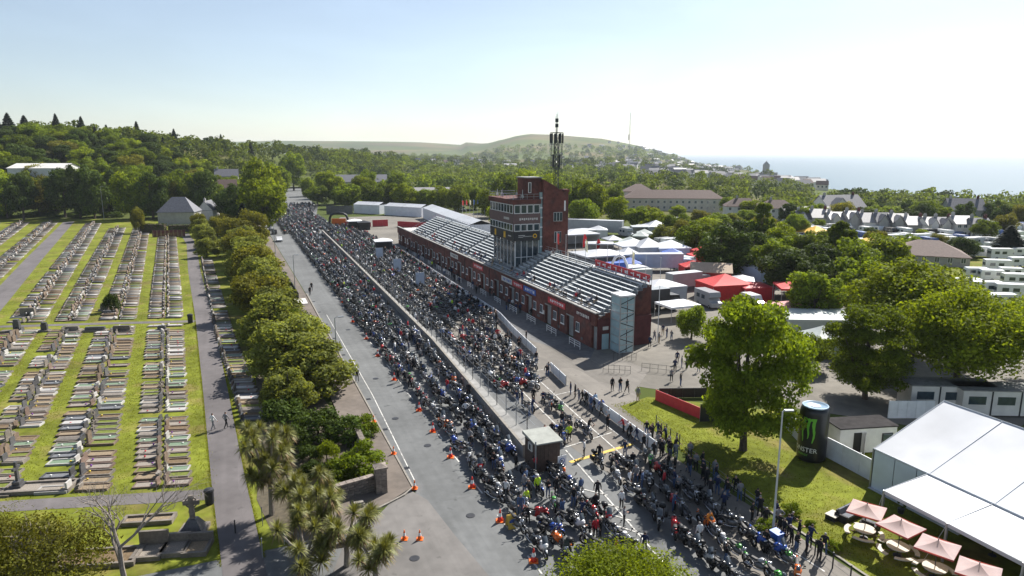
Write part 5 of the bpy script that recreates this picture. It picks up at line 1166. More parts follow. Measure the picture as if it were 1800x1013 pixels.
def pose_mesh(pose):
    J = {}; E = []
    def j(n, p, r): J[n] = (Vector(p), r)
    sit = pose == 'sit'; lean = -.16 if pose == 'lean' else 0
    pz = .96; j('pel', (0, 0, pz), .135); j('spi', (0, lean*.4, pz+.2), .125); j('che', (0, lean*.8, pz+.42), .150); j('nec', (0, lean, pz+.56), .058); j('hea', (0, lean-.03, pz+.67), .098); j('top', (0, lean-.02, pz+.755), .075)
    E += [('pel', 'spi', 't'), ('spi', 'che', 't'), ('che', 'nec', 't'), ('nec', 'hea', 'h'), ('hea', 'top', 'h')]
    for s, S in ((-1, 'L'), (1, 'R')):
        sh = Vector((s*.19, lean*.85, pz+.46)); j('sh'+S, sh, .068)
        if pose == 'fold': el, wr = sh+Vector((s*.07, .02, -.28)), sh+Vector((-s*.10, -.20, -.20))
        elif pose == 'lean' or pose == 'sit': el, wr = sh+Vector((s*.06, -.10, -.25)), sh+Vector((s*.02, -.32, -.36))
        elif pose == 'point' and s > 0: el, wr = sh+Vector((s*.12, -.14, -.12)), sh+Vector((s*.08, -.36, .02))
        elif pose == 'walk': el, wr = sh+Vector((s*.06, s*.12, -.27)), sh+Vector((s*.06, s*.12-.14, -.5))
        elif pose == 'hip': el, wr = sh+Vector((s*.2, .06, -.24)), sh+Vector((-s*.02, -.03, -.42))
        else: el, wr = sh+Vector((s*.07, .03, -.28)), sh+Vector((s*.08, -.06, -.53))
        j('el'+S, el, .046); j('wr'+S, wr, .032); d = (wr-el).normalized(); pa = wr+d*.07; j('pa'+S, pa, .034)
        E += [('che', 'sh'+S, 't'), ('sh'+S, 'el'+S, 't'), ('el'+S, 'wr'+S, 't'), ('wr'+S, 'pa'+S, 's')]
        side = Vector((1, 0, 0)) if abs(d.x) < .8 else Vector((0, 1, 0)); side = (side-d*side.dot(d)).normalized()
        for q, (o, ln) in enumerate([(-.03, .07), (-.01, .085), (.012, .08), (.032, .06)]): j('f%d%s' % (q, S), pa+side*o+d*ln+Vector((0, -.015, -.01)), .0095); E.append(('pa'+S, 'f%d%s' % (q, S), 's'))
        j('th'+S, wr+d*.05-side*s*.065, .011); E.append(('wr'+S, 'th'+S, 's'))
        hp = Vector((s*.095, 0, pz-.06))
        if sit: kn, an = Vector((s*.16, -.42, pz-.06)), Vector((s*.16, -.44, pz-.48))
        elif pose == 'walk': kn, an = Vector((s*.1, -s*.14-.04, .50)), Vector((s*.1, -s*.25+.06, .10 if s > 0 else .13))
        else: kn, an = Vector((s*.125, -.02, .50)), Vector((s*.14, .02, .09))
        j('hi'+S, hp, .095); j('kn'+S, kn, .062); j('an'+S, an, .045); j('to'+S, an+Vector((s*.03, -.18, -.045)), .036)
        E += [('pel', 'hi'+S, 'b'), ('hi'+S, 'kn'+S, 'b'), ('kn'+S, 'an'+S, 'b'), ('an'+S, 'to'+S, 'f')]
    names = list(J); ix = {n: i for i, n in enumerate(names)}
    me = bpy.data.meshes.new('person'); me.from_pydata([J[n][0] for n in names], [(ix[a], ix[b]) for a, b, _ in E], [])
    o = bpy.data.objects.new('tmp', me); COL.objects.link(o); m = o.modifiers.new('s', 'SKIN'); m.use_smooth_shade = True
    for i, n in enumerate(names): v = me.skin_vertices[0].data[i]; v.radius = (J[n][1],)*2; v.use_root = n == 'pel'
    m2 = o.modifiers.new('u', 'SUBSURF'); m2.levels = 1; m2.render_levels = 1
    dg = bpy.context.evaluated_depsgraph_get(); dg.update(); r = bpy.data.meshes.new_from_object(o.evaluated_get(dg)); bpy.data.objects.remove(o)
    mi = []
    for f in r.polygons:
        c = f.center; best = 9; lab = 't'
        for a, b, l in E:
            A, B = J[a][0], J[b][0]; t = max(0, min(1, (c-A).dot(B-A)/max(1e-6, (B-A).length_squared))); d = (c-(A+(B-A)*t)).length-(J[a][1]*(1-t)+J[b][1]*t)
            if d < best: best, lab = d, l
        if lab == 'h': lab = 'hair' if c.z > pz+.72 or (c.y > lean+.0 and c.z > pz+.60) else 's'
        mi.append({'t': 0, 'b': 1, 's': 2, 'hair': 3, 'f': 4}[lab])
    r['mi_list'] = mi; r.polygons.foreach_set('use_smooth', [True]*len(mi)); r.name = 'person'; return r
PWORD = {'stand': 'standing', 'fold': 'arms folded', 'walk': 'walking', 'lean': 'leaning forward', 'hip': 'hand on hip', 'point': 'pointing', 'sit': 'seated'}
CWORD = {'hivis': 'yellow hi-vis', 'paleblue': 'pale blue', 'denim': 'blue denim'}
PCACHE = {}
def put_person(p, rz, pose, top, bottom, where, hair=None, h=None, z=.055, label=None, group=True):
    k = (pose, top, bottom)
    if k not in PCACHE: PCACHE[k] = person_mesh(pose, top, bottom, sum(map(ord, pose+top)) % 2 if hair is None else hair)
    o = ob('person', PCACHE[k], None, (p.x, p.y, z), rz); s = h or rnd.uniform(.96, 1.08); o.scale = (s*1.05, s*1.05, s)
    lab = label or 'person in %s and %s %s %s' % (CWORD.get(top, top), CWORD.get(bottom, bottom), PWORD[pose], where)
    tag(o, lab, 'person', ('people: '+lab) if not label else None); return o
def low_person():
    mb = MB()
    for s in (-.1, .1): loft(mb, [(0, 0, .01, .01)]*1, 1) if False else mb.tube([(s*1.3, 0, 0), (s*1.1, 0, .5), (s, 0, .95)], [.06, .07, .1], 5, 1)
    mb.lathe([(.15, .9), (.17, 1.1), (.22, 1.38), (.1, 1.5), (.06, 1.55)], 7, 0)
    for s in (-1, 1): mb.tube([(s*.2, 0, 1.42), (s*.27, .03, 1.15), (s*.26, -.06, .9)], [.07, .05, .04], 5, 0)
    mb.lathe([(.04, 1.52), (.1, 1.6), (.11, 1.68), (.07, 1.77)], 7, 2); return mb
LP = tri_of(low_person()); PMATS = [CM['black'], CM['denim'], SK['light'], CM['white'], CM['red'], CM['navy'], CM['grey'], M_hair[0], CM['blue'], CM['hivis']]

# ------------------------------------------------------------------ where they stand
RINT = random.Random(21)
cand = []                                             # (u, n, heading, where)
COLW = ['black']*14+['charcoal']*6+['red']*3+['blue']*3+['white']*2+['green']*1+['orange']*1+['silver']*3
STY = ['sport']*4+['tourer']*3+['naked']*4+['cruiser']*2
def rows(u0, u1, du, nf, dn, ang, where, skip=.12, jit=.34):
    u = u0
    while u < u1:
        a, c = nf(u); n = a
        while n <= c:
            if RINT.random() > skip: cand.append((u+RINT.uniform(-jit, jit), n+RINT.uniform(-jit, jit), ang+RINT.gauss(0, .3)+(math.pi if RINT.random() < .12 else 0), where))
            n += dn
        u += du
wallr = lambda u: float(np.interp(u, [-26, 13, 47, 99, 168, 200], [-24.0, -21.9, -21.3, -20.4, -19.4, -19]))
wallp = lambda u: float(np.interp(u, [-26, 13, 47, 99, 168, 200], [-22.2, -20.9, -20.3, -19.5, -18.6, -18.2]))
hoard = lambda u: float(np.interp(u, [-48, -30, -9.8, 14.7, 26, 130], [-12.2, -11.6, -11.0, -8.0, -6.2, -3.6]))
# heading is measured from the direction of travel (u), bikes point down the road towards the camera
rows(-41, 24, 1.22, lambda u: (-28.6, wallr(u)-2.1 if u > -28 else -28.5), 2.35, .15, 'parked on the road between the cones and the concrete wall', .10)
rows(-25, 24, 1.0, lambda u: (wallr(u)-1.0, wallr(u)-.9), 2, .25, 'parked close against the concrete wall', .06)
rows(-47, -30.0, 1.3, lambda u: (-27.0, -22.4), 2.25, .15, 'in the crowd past the end of the concrete wall', .12)
rows(-50, -30, 1.3, lambda u: (-18.2, -12.6), 2.3, -.1, 'parked on the hatched tarmac near the lawn', .12)
rows(-24, -8, 1.7, lambda u: (wallp(u)+3.6, hoard(u)-2.2), 2.6, .2, 'parked in the open pit lane by the hut', .45)
rows(-8, 24, 1.22, lambda u: (wallp(u)+2.8, hoard(u)-1.6), 2.25, .15, 'parked in the packed pit lane', .14)
FARB = []
keep = cand; cand = []
rows(24, 235, .98, lambda u: (-28.7+(.0 if u < 170 else -2.0), (wallr(u)-.7) if u < 180 else -12), 1.75, .55, '', .05)
rows(24, 190, 1.15, lambda u: (wallp(u)+1.5, (hoard(u)-1.2) if u < 130 else -5.5), 1.95, .4, '', .10)
rows(235, 318, 1.6, lambda u: (lerp(ROADL, u)+7, lerp(ROADR, u)-1), 2.0, .2, '', .10)
FARB = cand
def vis_un(u, n):
    px, py, f = project(W(u, n)); return -20 < px < 1830 and py < 1040, f
kb_ = []
for c in keep:
    ok, f = vis_un(c[0], c[1])
    if ok: kb_.append((f,)+c)
kb_.sort()
for q in kb_[296:]: FARB.append(q[1:])
BIKEPOS = [(u, n) for _, u, n, a, w in kb_[:296]]
for f, u, n, a, w in kb_[:296]:
    put_bike(RINT.choice(STY), RINT.choice(COLW), W(u, n), TH+a, w)
# special near bikes of the pit lane
its = []
for u, n, a, w in FARB:
    p = W(u, n); c = RINT.randrange(len(PAINT)) if RINT.random() < .18 else RINT.choice([0, 0, 1])
    r = list(range(len(BMATS))); r[5] = 5+c
    its.append((LB[0], LB[1], LB[2], (p.x, p.y, .05 if u < 240 else hgt(p.x, p.y)+.04), TH+a, 1.08, r))
o = ob('massed_motorcycles', scatter_mesh('massed_motorcycles', its, BMATS)); tag(o, 'dense mass of parked motorcycles filling the far road and pit lane', 'motorcycles'); struct(o, 'stuff')
# people
def crowd(n, ur, nr, where, tops=('black', 'black', 'black', 'navy', 'grey', 'black', 'denim', 'white', 'black', 'black', 'navy', 'red'), face=None, near=None):
    out = 0; tries = 0
    while out < n and tries < n*30:
        tries += 1; u = RINT.uniform(*ur); a, c = nr(u); nn = RINT.uniform(a, c)
        if any((u-x)**2+(nn-y)**2 < .62**2 for x, y in BIKEPOS): continue
        BIKEPOS.append((u, nn)); pose = RINT.choice(['stand', 'stand', 'fold', 'hip', 'lean', 'walk'])
        put_person(W(u, nn), RINT.uniform(0, 6.28) if face is None else TH+face+RINT.uniform(-.5, .5), pose, RINT.choice(tops), RINT.choice(['black', 'denim', 'black']), where); out += 1
crowd(34, (-41, 24), lambda u: (-29, wallr(u)-.9), 'among bikes on the road')
crowd(16, (-44, -28), lambda u: (-26.5, -21), 'in the crowd past the wall end')
crowd(22, (-48, -27), lambda u: (-19, -12.4), 'among bikes near the lawn')
crowd(14, (-24, -6), lambda u: (wallp(u)+1.2, hoard(u)-.7), 'in the open pit lane')
crowd(42, (-6, 26), lambda u: (wallp(u)+1.2, hoard(u)-.6), 'in the packed pit lane')
crowd(46, (-49, -26), lambda u: (hoard(u)+.35, hoard(u)+2.3), 'in the crowd lining the lawn', ('black', 'black', 'navy', 'black', 'grey'))
crowd(12, (-27, -12), lambda u: (hoard(u)-.9, hoard(u)-.4), 'against the white barrier', face=-1.57)
S_ = lambda px, py, pose, top, bot, lab, rz=0.5: put_person(at(px, py), rz, pose, top, bot, '', label=lab)
S_(858, 830, 'stand', 'white', 'denim', 'person in white top beside the traffic cones on the road') if False else None
S_(1076, 688, 'stand', 'black', 'black', 'tallest of four dark clothed people on the apron by the stair tower'); S_(1090, 690, 'fold', 'black', 'denim', 'dark clothed person with folded arms on the apron'); S_(1102, 692, 'walk', 'black', 'black', 'dark clothed person walking on the apron'); S_(1121, 706, 'stand', 'grey', 'tan', 'person in grey and tan on the apron, apart from the dark group')
S_(1046, 716, 'stand', 'paleblue', 'denim', 'person in pale blue shirt at the barrier opening'); S_(1057, 728, 'hip', 'blue', 'tan', 'person in blue shirt and tan trousers by the barrier opening')
S_(1140, 787, 'stand', 'white', 'black', 'person in white shirt standing by the white barrier'); S_(1131, 795, 'walk', 'black', 'black', 'black clad person walking along the white barrier'); S_(1162, 806, 'stand', 'black', 'black', 'black clad person near the barrier end'); S_(1178, 806, 'hip', 'black', 'denim', 'black topped person with hand on hip near the barrier end')
S_(1243, 934, 'lean', 'orange', 'black', 'person in orange jacket leaning over a motorcycle'); S_(1092, 896, 'stand', 'white', 'black', 'person in white top walking between bikes on the hatched tarmac'); S_(1046, 905, 'stand', 'black', 'black', 'black clad person standing on the white hatching')
S_(925, 894, 'stand', 'hivis', 'black', 'person in yellow hi-vis vest among the bikes past the wall'); S_(945, 872, 'stand', 'hivis', 'black', 'second person in yellow hi-vis vest beside the brown hut'); S_(963, 876, 'fold', 'black', 'denim', 'person in black with folded arms in front of the brown hut'); S_(978, 874, 'stand', 'black', 'black', 'person in black standing beside the white placard')
S_(985, 775, 'stand', 'black', 'black', 'dark clothed person standing behind the brown hut'); S_(1000, 778, 'hip', 'hivis', 'black', 'person with hi-vis top in the pit lane behind the hut'); S_(1046, 950, 'stand', 'red', 'black', 'person in red top by the foreground bush'); S_(868, 800, 'stand', 'hivis', 'black', 'person with bright lime top in the pit lane') if False else None
put_person(at(375, 757), 2.6, 'walk', 'white', 'grey', '', label='person in white top walking along the cemetery path', z=.03); put_person(at(398, 754), 2.6, 'walk', 'grey', 'black', '', label='person in grey walking in the shade of the cemetery path', z=.03)
for k, (px, py) in enumerate([(548, 512), (545, 520), (622, 660), (628, 672), (905, 640), (925, 600), (700, 672), (712, 676), (812, 690), (824, 700)]): put_person(at(px, py), k, 'stand', 'black', 'black', 'standing at the roadside crowd edge')
for k, (px, py) in enumerate([(1190, 640), (1198, 648), (1186, 655), (1207, 650), (1215, 635), (1180, 672), (1196, 680), (1165, 590), (1172, 595), (1180, 600), (1150, 600), (1158, 605), (1142, 612), (1240, 640), (1228, 655)]): put_person(at(px, py), k*1.3, rnd.choice(['stand', 'walk', 'fold']), rnd.choice(['black', 'white', 'navy', 'grey']), rnd.choice(['denim', 'black', 'tan']), 'on the sunny paddock entrance')
# seated spectators on the first rows and a stuff crowd further off
for k in range(62):
    i = RINT.choice([0, 0, 0, 1, 1, 2]); y = RINT.uniform(GL0+2, 112); x = .34+.36+run*i+.30; z = z0+(i+1)*rise-.46
    p = W(y, x); put_person(p, TH+math.pi*1.5+RINT.uniform(-.3, .3), 'sit', RINT.choice(['black', 'white', 'red', 'grey', 'navy', 'tan', 'paleblue']), RINT.choice(['denim', 'black', 'tan']), 'on the front benches of the grandstand', z=z)
its = []
def mass(n, fu, fn):
    for _ in range(n):
        u = RINT.uniform(*fu); a, c = fn(u); p = W(u, RINT.uniform(a, c)); r = [RINT.choice([0, 0, 0, 5, 6, 3, 4 if RINT.random() < .5 else 0, 0, 0, 9 if RINT.random() < .15 else 0]), RINT.choice([0, 1, 0]), RINT.choice([7, 2, 0, 3])]
        its.append((LP[0], LP[1], LP[2], (p.x, p.y, .05 if p.y < 300 else hgt(p.x, p.y)+.04), RINT.uniform(0, 6.28), RINT.uniform(.95, 1.05), r))
mass(240, (24, 180), lambda u: (-29, wallr(u)-.5)); mass(330, (24, 185), lambda u: (wallp(u)+.4, (hoard(u)-.4) if u < 130 else -5)); mass(120, (20, 128), lambda u: (hoard(u)-1.3, hoard(u)-.5)); mass(280, (180, 312), lambda u: (lerp(ROADL, u)+6, lerp(ROADR, u)))
mass(30, (20, 120), lambda u: (-3.2, -.8)); mass(60, (20, 95), lambda u: (14, 70))
o = ob('distant_crowd', scatter_mesh('distant_crowd', its, PMATS)); tag(o, 'distant crowd of people standing among the massed motorcycles', 'crowd'); struct(o, 'stuff')
# ------------------------------------------------------------------ concrete wall with fence posts, hut, placard
pw = thing('concrete_wall', 'broad low concrete wall dividing the road from the pit lane', 'wall', W(0, 0), TH)
UW = [-26, -10, 13, 30, 47, 73, 99, 130, 168]
for a, c in zip(UW[:-1], UW[1:]):
    mb = MB(); q = [(wallr(a)+.35, a), (wallp(a), a), (wallp(c), c-.02), (wallr(c)+.35, c-.02)]; mb.prism(q, 0, 1.15); mb.build('wall_section', M_conc, pw)
    mb = MB(); q = [(wallr(a)+.28, a+.01), (wallr(a)+.55, a+.01), (wallr(c)+.55, c-.03), (wallr(c)+.28, c-.03)]; mb.prism(q, 1.153, 1.30); mb.build('coping', M_kerb, pw)
pf = thing('post_fence', 'row of slim tall posts along the pit side of the concrete wall', 'fence', W(0, 0), TH)
for k in range(48):
    u = -24+k*3.0; mb = MB(); n = wallp(u)-.25; mb.tube([(n, u, 1.15), (n, u, 3.9)], .045, 5); mb.build('post', M_steel if k % 3 else M_dark, pf)
mb = MB()
for z in (2.2, 3.1, 3.85): mb.tube([(wallp(u)-.25, u, z) for u in UW[:-1]], .012, 3)
mb.build('wire', M_steel, pf)
hut = thing('timing_hut', 'brown boarded hut with flat felt roof at the end of the concrete wall', 'hut', W(-28.0, -22.6), TH)
M_hut = mat('brown_board', (.075, .05, .04), .7, .2, 3); M_felt = mat('roof_felt', (.30, .31, .28), .8, .15, 1.5)
mb = MB(); mb.b2(-1.15, 1.15, -1.3, 1.3, .0, 2.7); bw = mb.build('wall', M_hut, hut)
for k in range(6): mb = MB(); mb.b2(-1.15+k*.385, -1.15+k*.385+.36, -1.335, -1.302, .05, 2.65); mb.build('board', M_hut, hut)
mb = MB(); mb.add([(-1.35, -1.5, 2.7), (1.35, -1.5, 2.7), (1.35, 1.5, 2.7), (-1.35, 1.5, 2.7), (-1.35, -1.5, 2.82), (1.35, -1.5, 2.82), (1.35, 1.5, 3.0), (-1.35, 1.5, 3.0)], [(0, 3, 2, 1), (4, 5, 6, 7), (0, 1, 5, 4), (1, 2, 6, 5), (2, 3, 7, 6), (3, 0, 4, 7)]); mb.build('roof', M_felt, hut)
mb = MB(); mb.b2(-1.28, -1.152, -.5, .3, 1.7, 2.4); w_ = mb.build('window', M_offwhite, hut); mb = MB(); mb.b2(-1.295, -1.282, -.3, .1, 1.8, 2.3); mb.build('pane', M_glass, w_)
mb = MB(); mb.tube([(-1.3, -1.45, 0), (-1.3, -1.45, 3.1)], .07, 6); mb.build('corner_post', M_steel, hut)
t = thing('placard', 'white square road sign with dark ring propped by the brown hut', 'sign', W(-30.2, -21.7), TH+.12)
mb = MB(); mb.b2(-.03, .03, -.02, .02, 0, 1.9); mb.build('post', M_steel, t); mb = MB(); mb.b2(-.45, .45, -.06, -.03, .7, 1.75); f = mb.build('sign_plate', M_white, t)
mb = MB()
for k in range(14): a, c = k*.4488, (k+1)*.4488; mb.tube([(.26*math.cos(a), -.068, 1.25+.26*math.sin(a)), (.26*math.cos(c), -.068, 1.25+.26*math.sin(c))], .028, 4)
mb.box((0, -.068, 1.25), (.5, .015, .05), ry=.7); mb.box((0, -.068, .82), (.6, .015, .07)); mb.build('symbol', M_blue, f)
# ------------------------------------------------------------------ cones
def cone_proto(m, name, label, h=.75):
    t = thing(name, label, 'cone'); mb = MB(); mb.b2(-.24*h/.75, .24*h/.75, -.24*h/.75, .24*h/.75, 0, .05); mb.build('base', m if m is not M_conered else M_orange, t)
    mb = MB(); mb.lathe([(.17*h/.75, .05), (.115*h/.75, .30*h/.75)], 10); mb.lathe([(.075*h/.75, .52*h/.75), (.03, h)], 10); mb.build('cone_body', m, t, smooth=True)
    mb = MB(); mb.lathe([(.117*h/.75, .30*h/.75), (.077*h/.75, .52*h/.75)], 10); mb.build('white_band', M_white, t); return Proto(t)
rc = cone_proto(M_conered, 'traffic_cone', '', 1.0)
for k, (px, py) in enumerate([(737, 722), (761, 759), (792, 804), (830, 857), (879, 916), (938, 987), (693, 668), (664, 626), (644, 596), (620, 566), (601, 532), (583, 500)]):
    rc.put(at(px, py, .03), 0, 1.0 if k < 6 else .95, 'red and white traffic cone, %s' % (['seventh', 'fourth', 'third', 'second', 'first', 'sixth'][0] if False else nth({5: 1, 4: 2, 3: 3, 2: 4, 1: 5, 0: 6}.get(k, k+1))+' up the road centre line from the junction'), 'traffic cones down the road')
oc = cone_proto(M_orange, 'warning_cone', '', .85)
for k, (px, py) in enumerate([(657, 742), (692, 798), (729, 859), (711, 948), (738, 948)]):
    oc.put(at(px, py, .03 if k > 2 else .12), 0, .9, 'stubby orange cone at the pavement edge of the junction', 'orange cones round the junction')
t = thing('tall_cone', 'tall amber beacon cone on the white line beside the hut', 'cone', at(991, 845, .05)); mb = MB(); mb.lathe([(.22, 0), (.22, .08), (.13, .12), (.10, .55)], 10); mb.lathe([(.14, .72), (.14, 1.15), (.06, 1.22)], 10); mb.build('cone_body', M_orange, t); mb = MB(); mb.lathe([(.10, .55), (.14, .72)], 10); mb.build('band', M_white, t)
t = thing('folding_sign', 'yellow folding road sign with blue disc beside the cones', 'sign', at(899, 926, .03), .4); mb = MB(); mb.box((0, -.2, .5), (.75, .03, 1.05), rx=-.25); s = mb.build('sign_panel', M_ypaint, t); mb = MB(); mb.box((0, .2, .5), (.75, .03, 1.05), rx=.25); mb.build('back_panel', M_ypaint, t)
mb = MB(); mb.tube([(0, -.245, .55), (0, -.262, .545)], .27, 16); mb.build('disc', M_blue, s)
# ------------------------------------------------------------------ white hoardings along the pit lane
M_hb = mat('hoarding_white', (.70, .72, .74), .5, .08, 1.5, rand=.06)
def hoarding(ua, ub, label, m=M_hb, h=1.25, off=0.0, fn=hoard):
    t = thing('white_barrier', label, 'barrier', W(0, 0), TH); u = ua
    while u < ub:
        v = min(u+2.4, ub); n0_, n1_ = fn(u)+off, fn(v)+off; mb = MB(); a = math.atan2(n1_-n0_, v-u)
        mb.prism([(n0_-.04, u+.03), (n0_+.04, u+.03), (n1_+.04, v-.03), (n1_-.04, v-.03)], .1, h); mb.build('panel', m, t)
        mb = MB(); mb.b2(n0_-.05, n0_+.05, u-.028, u+.028, .0, h+.06); mb.b2(n0_-.35, n0_+.35, u-.026, u+.026, 0, .08); mb.build('post', M_steel, t); u += 2.4
hoarding(-30, -14.5, 'long white panel barrier beside the lawn tree'); hoarding(-9.5, -3.5, 'short white barrier at the stair tower corner'); hoarding(3, 40, 'white panel barrier along the pit apron below the benches', off=.1); hoarding(44, 128, 'white panel barrier along the far half of the pit apron', off=.1)
# tubular railings in front of the pit doors
for k in range(14):
    u = 5.5+k*8.0; t = thing('crowd_railing', 'white tubular railing guarding a pit door, %s from the stair tower' % nth(k+1), 'railing', W(u, -2.1), TH, 'railings before the pit doors'); mb = MB()
    for z in (.45, .8, 1.1): mb.tube([(0, -1.7, z), (0, 1.7, z)], .035, 5)
    mb.build('rail', M_white, t)
    for y in (-1.7, 0, 1.7): mb = MB(); mb.tube([(0, y, 0), (0, y, 1.1)], .04, 5); mb.build('post', M_white, t)
# small entrance island hoardings by the paddock gate
def wall_panel(pa, pb, h, m, label, name='hoarding', z=0.0, npan=5, cat='hoarding', strokes=None):
    d = pb-pa; L_ = d.length; t = thing(name, label, cat, (pa.x, pa.y, z), math.atan2(d.y, d.x))
    for k in range(npan): mb = MB(); mb.b2(k*L_/npan+.015, (k+1)*L_/npan-.015, -.04, .04, .05, h); mb.build('panel', m, t)
    for k in range(npan+1): mb = MB(); mb.b2(k*L_/npan-.03+(.03 if k == 0 else 0), k*L_/npan+.03, .042, .1, 0, h+.05); mb.build('post', M_steel, t)
    return t
wall_panel(at(1152, 704), at(1232, 738), 1.3, M_redboard, 'red sponsor hoarding at the paddock entrance', npan=4)
wall_panel(at(1158, 700), at(1262, 699), 1.2, M_dark, 'dark hoarding across the paddock entrance', npan=5)
wall_panel(at(1230, 742), at(1300, 740), 2.0, M_dark, 'tall black screen in the shade beside the lawn tree', npan=4)
for k, (pa, pb) in enumerate([((1060, 655), (1108, 658)), ((1128, 652), (1200, 660)), ((1078, 634), (1118, 634))]):
    a, c = at(*pa), at(*pb); d = c-a; t = thing('metal_railing', ['thin dark railing at the foot of the grandstand end', 'thin railing across the paddock entrance', 'short railing before the glass stair tower'][k], 'railing', a, math.atan2(d.y, d.x)); mb = MB()
    for z in (.5, 1.05): mb.tube([(0, 0, z), (d.length, 0, z)], .025, 4)
    mb.build('rail', M_dark, t)
    for q in range(6): mb = MB(); mb.tube([(d.length*q/5, 0, 0), (d.length*q/5, 0, 1.1)], .03, 4); mb.build('post', M_dark, t)
# lawn fence: dark posts with wire
lf = thing('wire_fence', 'dark post and wire fence along the lawn edge', 'fence', (0, 0, 0)); pts_ = [(1153, 750), (1171, 766), (1178, 774), (1194, 785)]+[(1215+i*31, 812+i*23.5) for i in range(10)]
P_ = [at(*q) for q in pts_]
for p in P_: mb = MB(); mb.tube([(p.x, p.y, 0), (p.x, p.y, 1.25)], .05, 6); mb.build('post', M_dark, lf)
mb = MB()
for z in (.4, .8, 1.15): mb.tube([(p.x, p.y, z) for p in P_], .012, 3)
mb.build('wire', M_steel, lf)
for px, py, s in [(1352, 960, 1.0), (1466, 968, 1.1), (1425, 925, .8), (1345, 935, 1.6), (1390, 905, 1.5)]: put_tree('shrub%d' % (px % 2), at(px, py), 1.2*s, .8*s, 'low tufty plant along the lawn edge fence', 'tufts along the lawn fence')
# street lamps
def lamp(p, h, label, arm=(1.0, 0), rz=0.0, m=None):
    t = thing('street_lamp', label, 'street lamp', p, rz); mb = MB(); mb.tube([(0, 0, 0), (0, 0, 1.4), (0, 0, h)], [.12, .085, .055], 8); mb.build('pole', m or M_steel, t)
    mb = MB(); mb.tube([(0, 0, h), (arm[0]*.6, 0, h+.12), (arm[0], 0, h+.10)], .04, 6); mb.build('arm', m or M_steel, t)
    mb = MB(); mb.box((arm[0]+.25, 0, h+.09), (.65, .24, .12)); mb.build('lamp_head', M_steel, t)
lamp(at(1358, 942), topz(724, at(1358, 942).y), 'pale lamp post standing at the lawn edge beside the bin', (.2, 0), m=mat('lamp_grey', (.55, .55, .53), .5, .05, 2))
lamp(W(2.5, -36.6), 8.2, 'grey lamp post on the left pavement among bright bushes', (.5, 0), TH); lamp(W(60, -36.9), 8.0, 'grey lamp post by the dark bus shelter', (.5, 0), TH)
lamp(at(183, 386), 14.0, 'grey lamp post at the foot of the cemetery trees', (.6, 0))
lamp(W(120, -37.3), 8, 'lamp post further along the left pavement', (.5, 0), TH)
t = thing('wheelie_bin', 'blue wheeled bin in the crowd at the lamp post foot', 'bin', at(1364, 958, .05), .5); mb = MB(); mb.add([(-.26, -.3, 0), (.26, -.3, 0), (.26, .3, 0), (-.26, .3, 0), (-.34, -.38, 1.0), (.34, -.38, 1.0), (.34, .38, 1.0), (-.34, .38, 1.0)], [(0, 3, 2, 1), (0, 1, 5, 4), (1, 2, 6, 5), (2, 3, 7, 6), (3, 0, 4, 7), (4, 5, 6, 7)]); mb.build('bin_body', mat('blue_plastic', (.03, .12, .42), .4, .1, 3), t); mb = MB(); mb.box((0, 0, 1.04), (.74, .82, .07), rx=.06); mb.build('lid', MATS['blue_plastic'], t)
for s in (-.2, .2): mb = MB(); mb.tube([(s-.03, .36, .1), (s+.03, .36, .1)], .1, 10); mb.build('wheel', M_black, t)
# bus shelter and dark hoarding on the left pavement
p = W(41, -37.4); t = thing('bus_shelter', 'bus shelter with flat pale roof on the left pavement', 'bus shelter', p, TH); mb = MB(); mb.b2(-.95, .95, -2.3, 2.3, 2.45, 2.6); mb.build('roof', M_offwhite, t)
for y in (-2.2, 0, 2.2): mb = MB(); mb.b2(-.88, -.80, y-.04, y+.04, .1, 2.44); mb.build('post', M_dark, t)
for y in (-1.1, 1.1): mb = MB(); mb.b2(-.86, -.84, y-1.02, y+1.02, .3, 2.3); mb.build('pane', M_glass, t)
mb = MB(); mb.b2(-.7, -.35, -1.8, 1.8, .48, .54); mb.build('seat', M_dark, t)
wall_panel(W(48, -37.2), W(60, -37.5), 2.6, M_dark, 'black boarded screen along the pavement beyond the bus shelter', npan=6, z=.1)

# ------------------------------------------------------------------ white marquee with porch
mq = thing('marquee', 'large white marquee with open porch and blue-shaded side wall on the lawn', 'marquee', W(-42.3, 1.6), TH)
E0, RDG = 3.5, 6.6; HW = 8.0; NB = 5; BL = 5.0
M_seam = mat('marquee_seam', (.60, .62, .64), .5, .05, 1)
for k in range(NB):                                   # bays march towards the camera (-u)
    y1, y0 = -k*BL-.03, -(k+1)*BL+.03
    for s in (0, 1):
        x0, x1, za, zb_ = (0, HW, E0, RDG) if s == 0 else (HW, 2*HW, RDG, E0)
        nx, ny = 7, 5; v = []; mb = MB()
        for i in range(nx):
            for j in range(ny):
                a, c = i/(nx-1), j/(ny-1); sag = -.20*math.sin(math.pi*c)*math.sin(math.pi*a)
                v.append((x0+(x1-x0)*a, y0+(y1-y0)*c, za+(zb_-za)*a+sag))
        mb.add(v, [(i*ny+j, (i+1)*ny+j, (i+1)*ny+j+1, i*ny+j+1) for i in range(nx-1) for j in range(ny-1)]); mb.build('roof_panel', M_pvc, mq, smooth=True)
for k in range(NB+1):
    mb = MB(); y = -k*BL; mb.tube([(0, y, E0), (HW, y, RDG+.03), (2*HW, y, E0)], .035, 6); mb.build('rafter', M_seam, mq)
    mb = MB(); mb.b2(-.06, .06, y-.06, y+.06, 0, E0); mb.build('post', M_steel, mq)
mb = MB(); mb.tube([(HW, .05, RDG+.02), (HW, -NB*BL, RDG+.02)], .06, 6); mb.tube([(0, .05, E0), (0, -NB*BL, E0)], .07, 6); mb.build('ridge_and_eave', M_seam, mq)
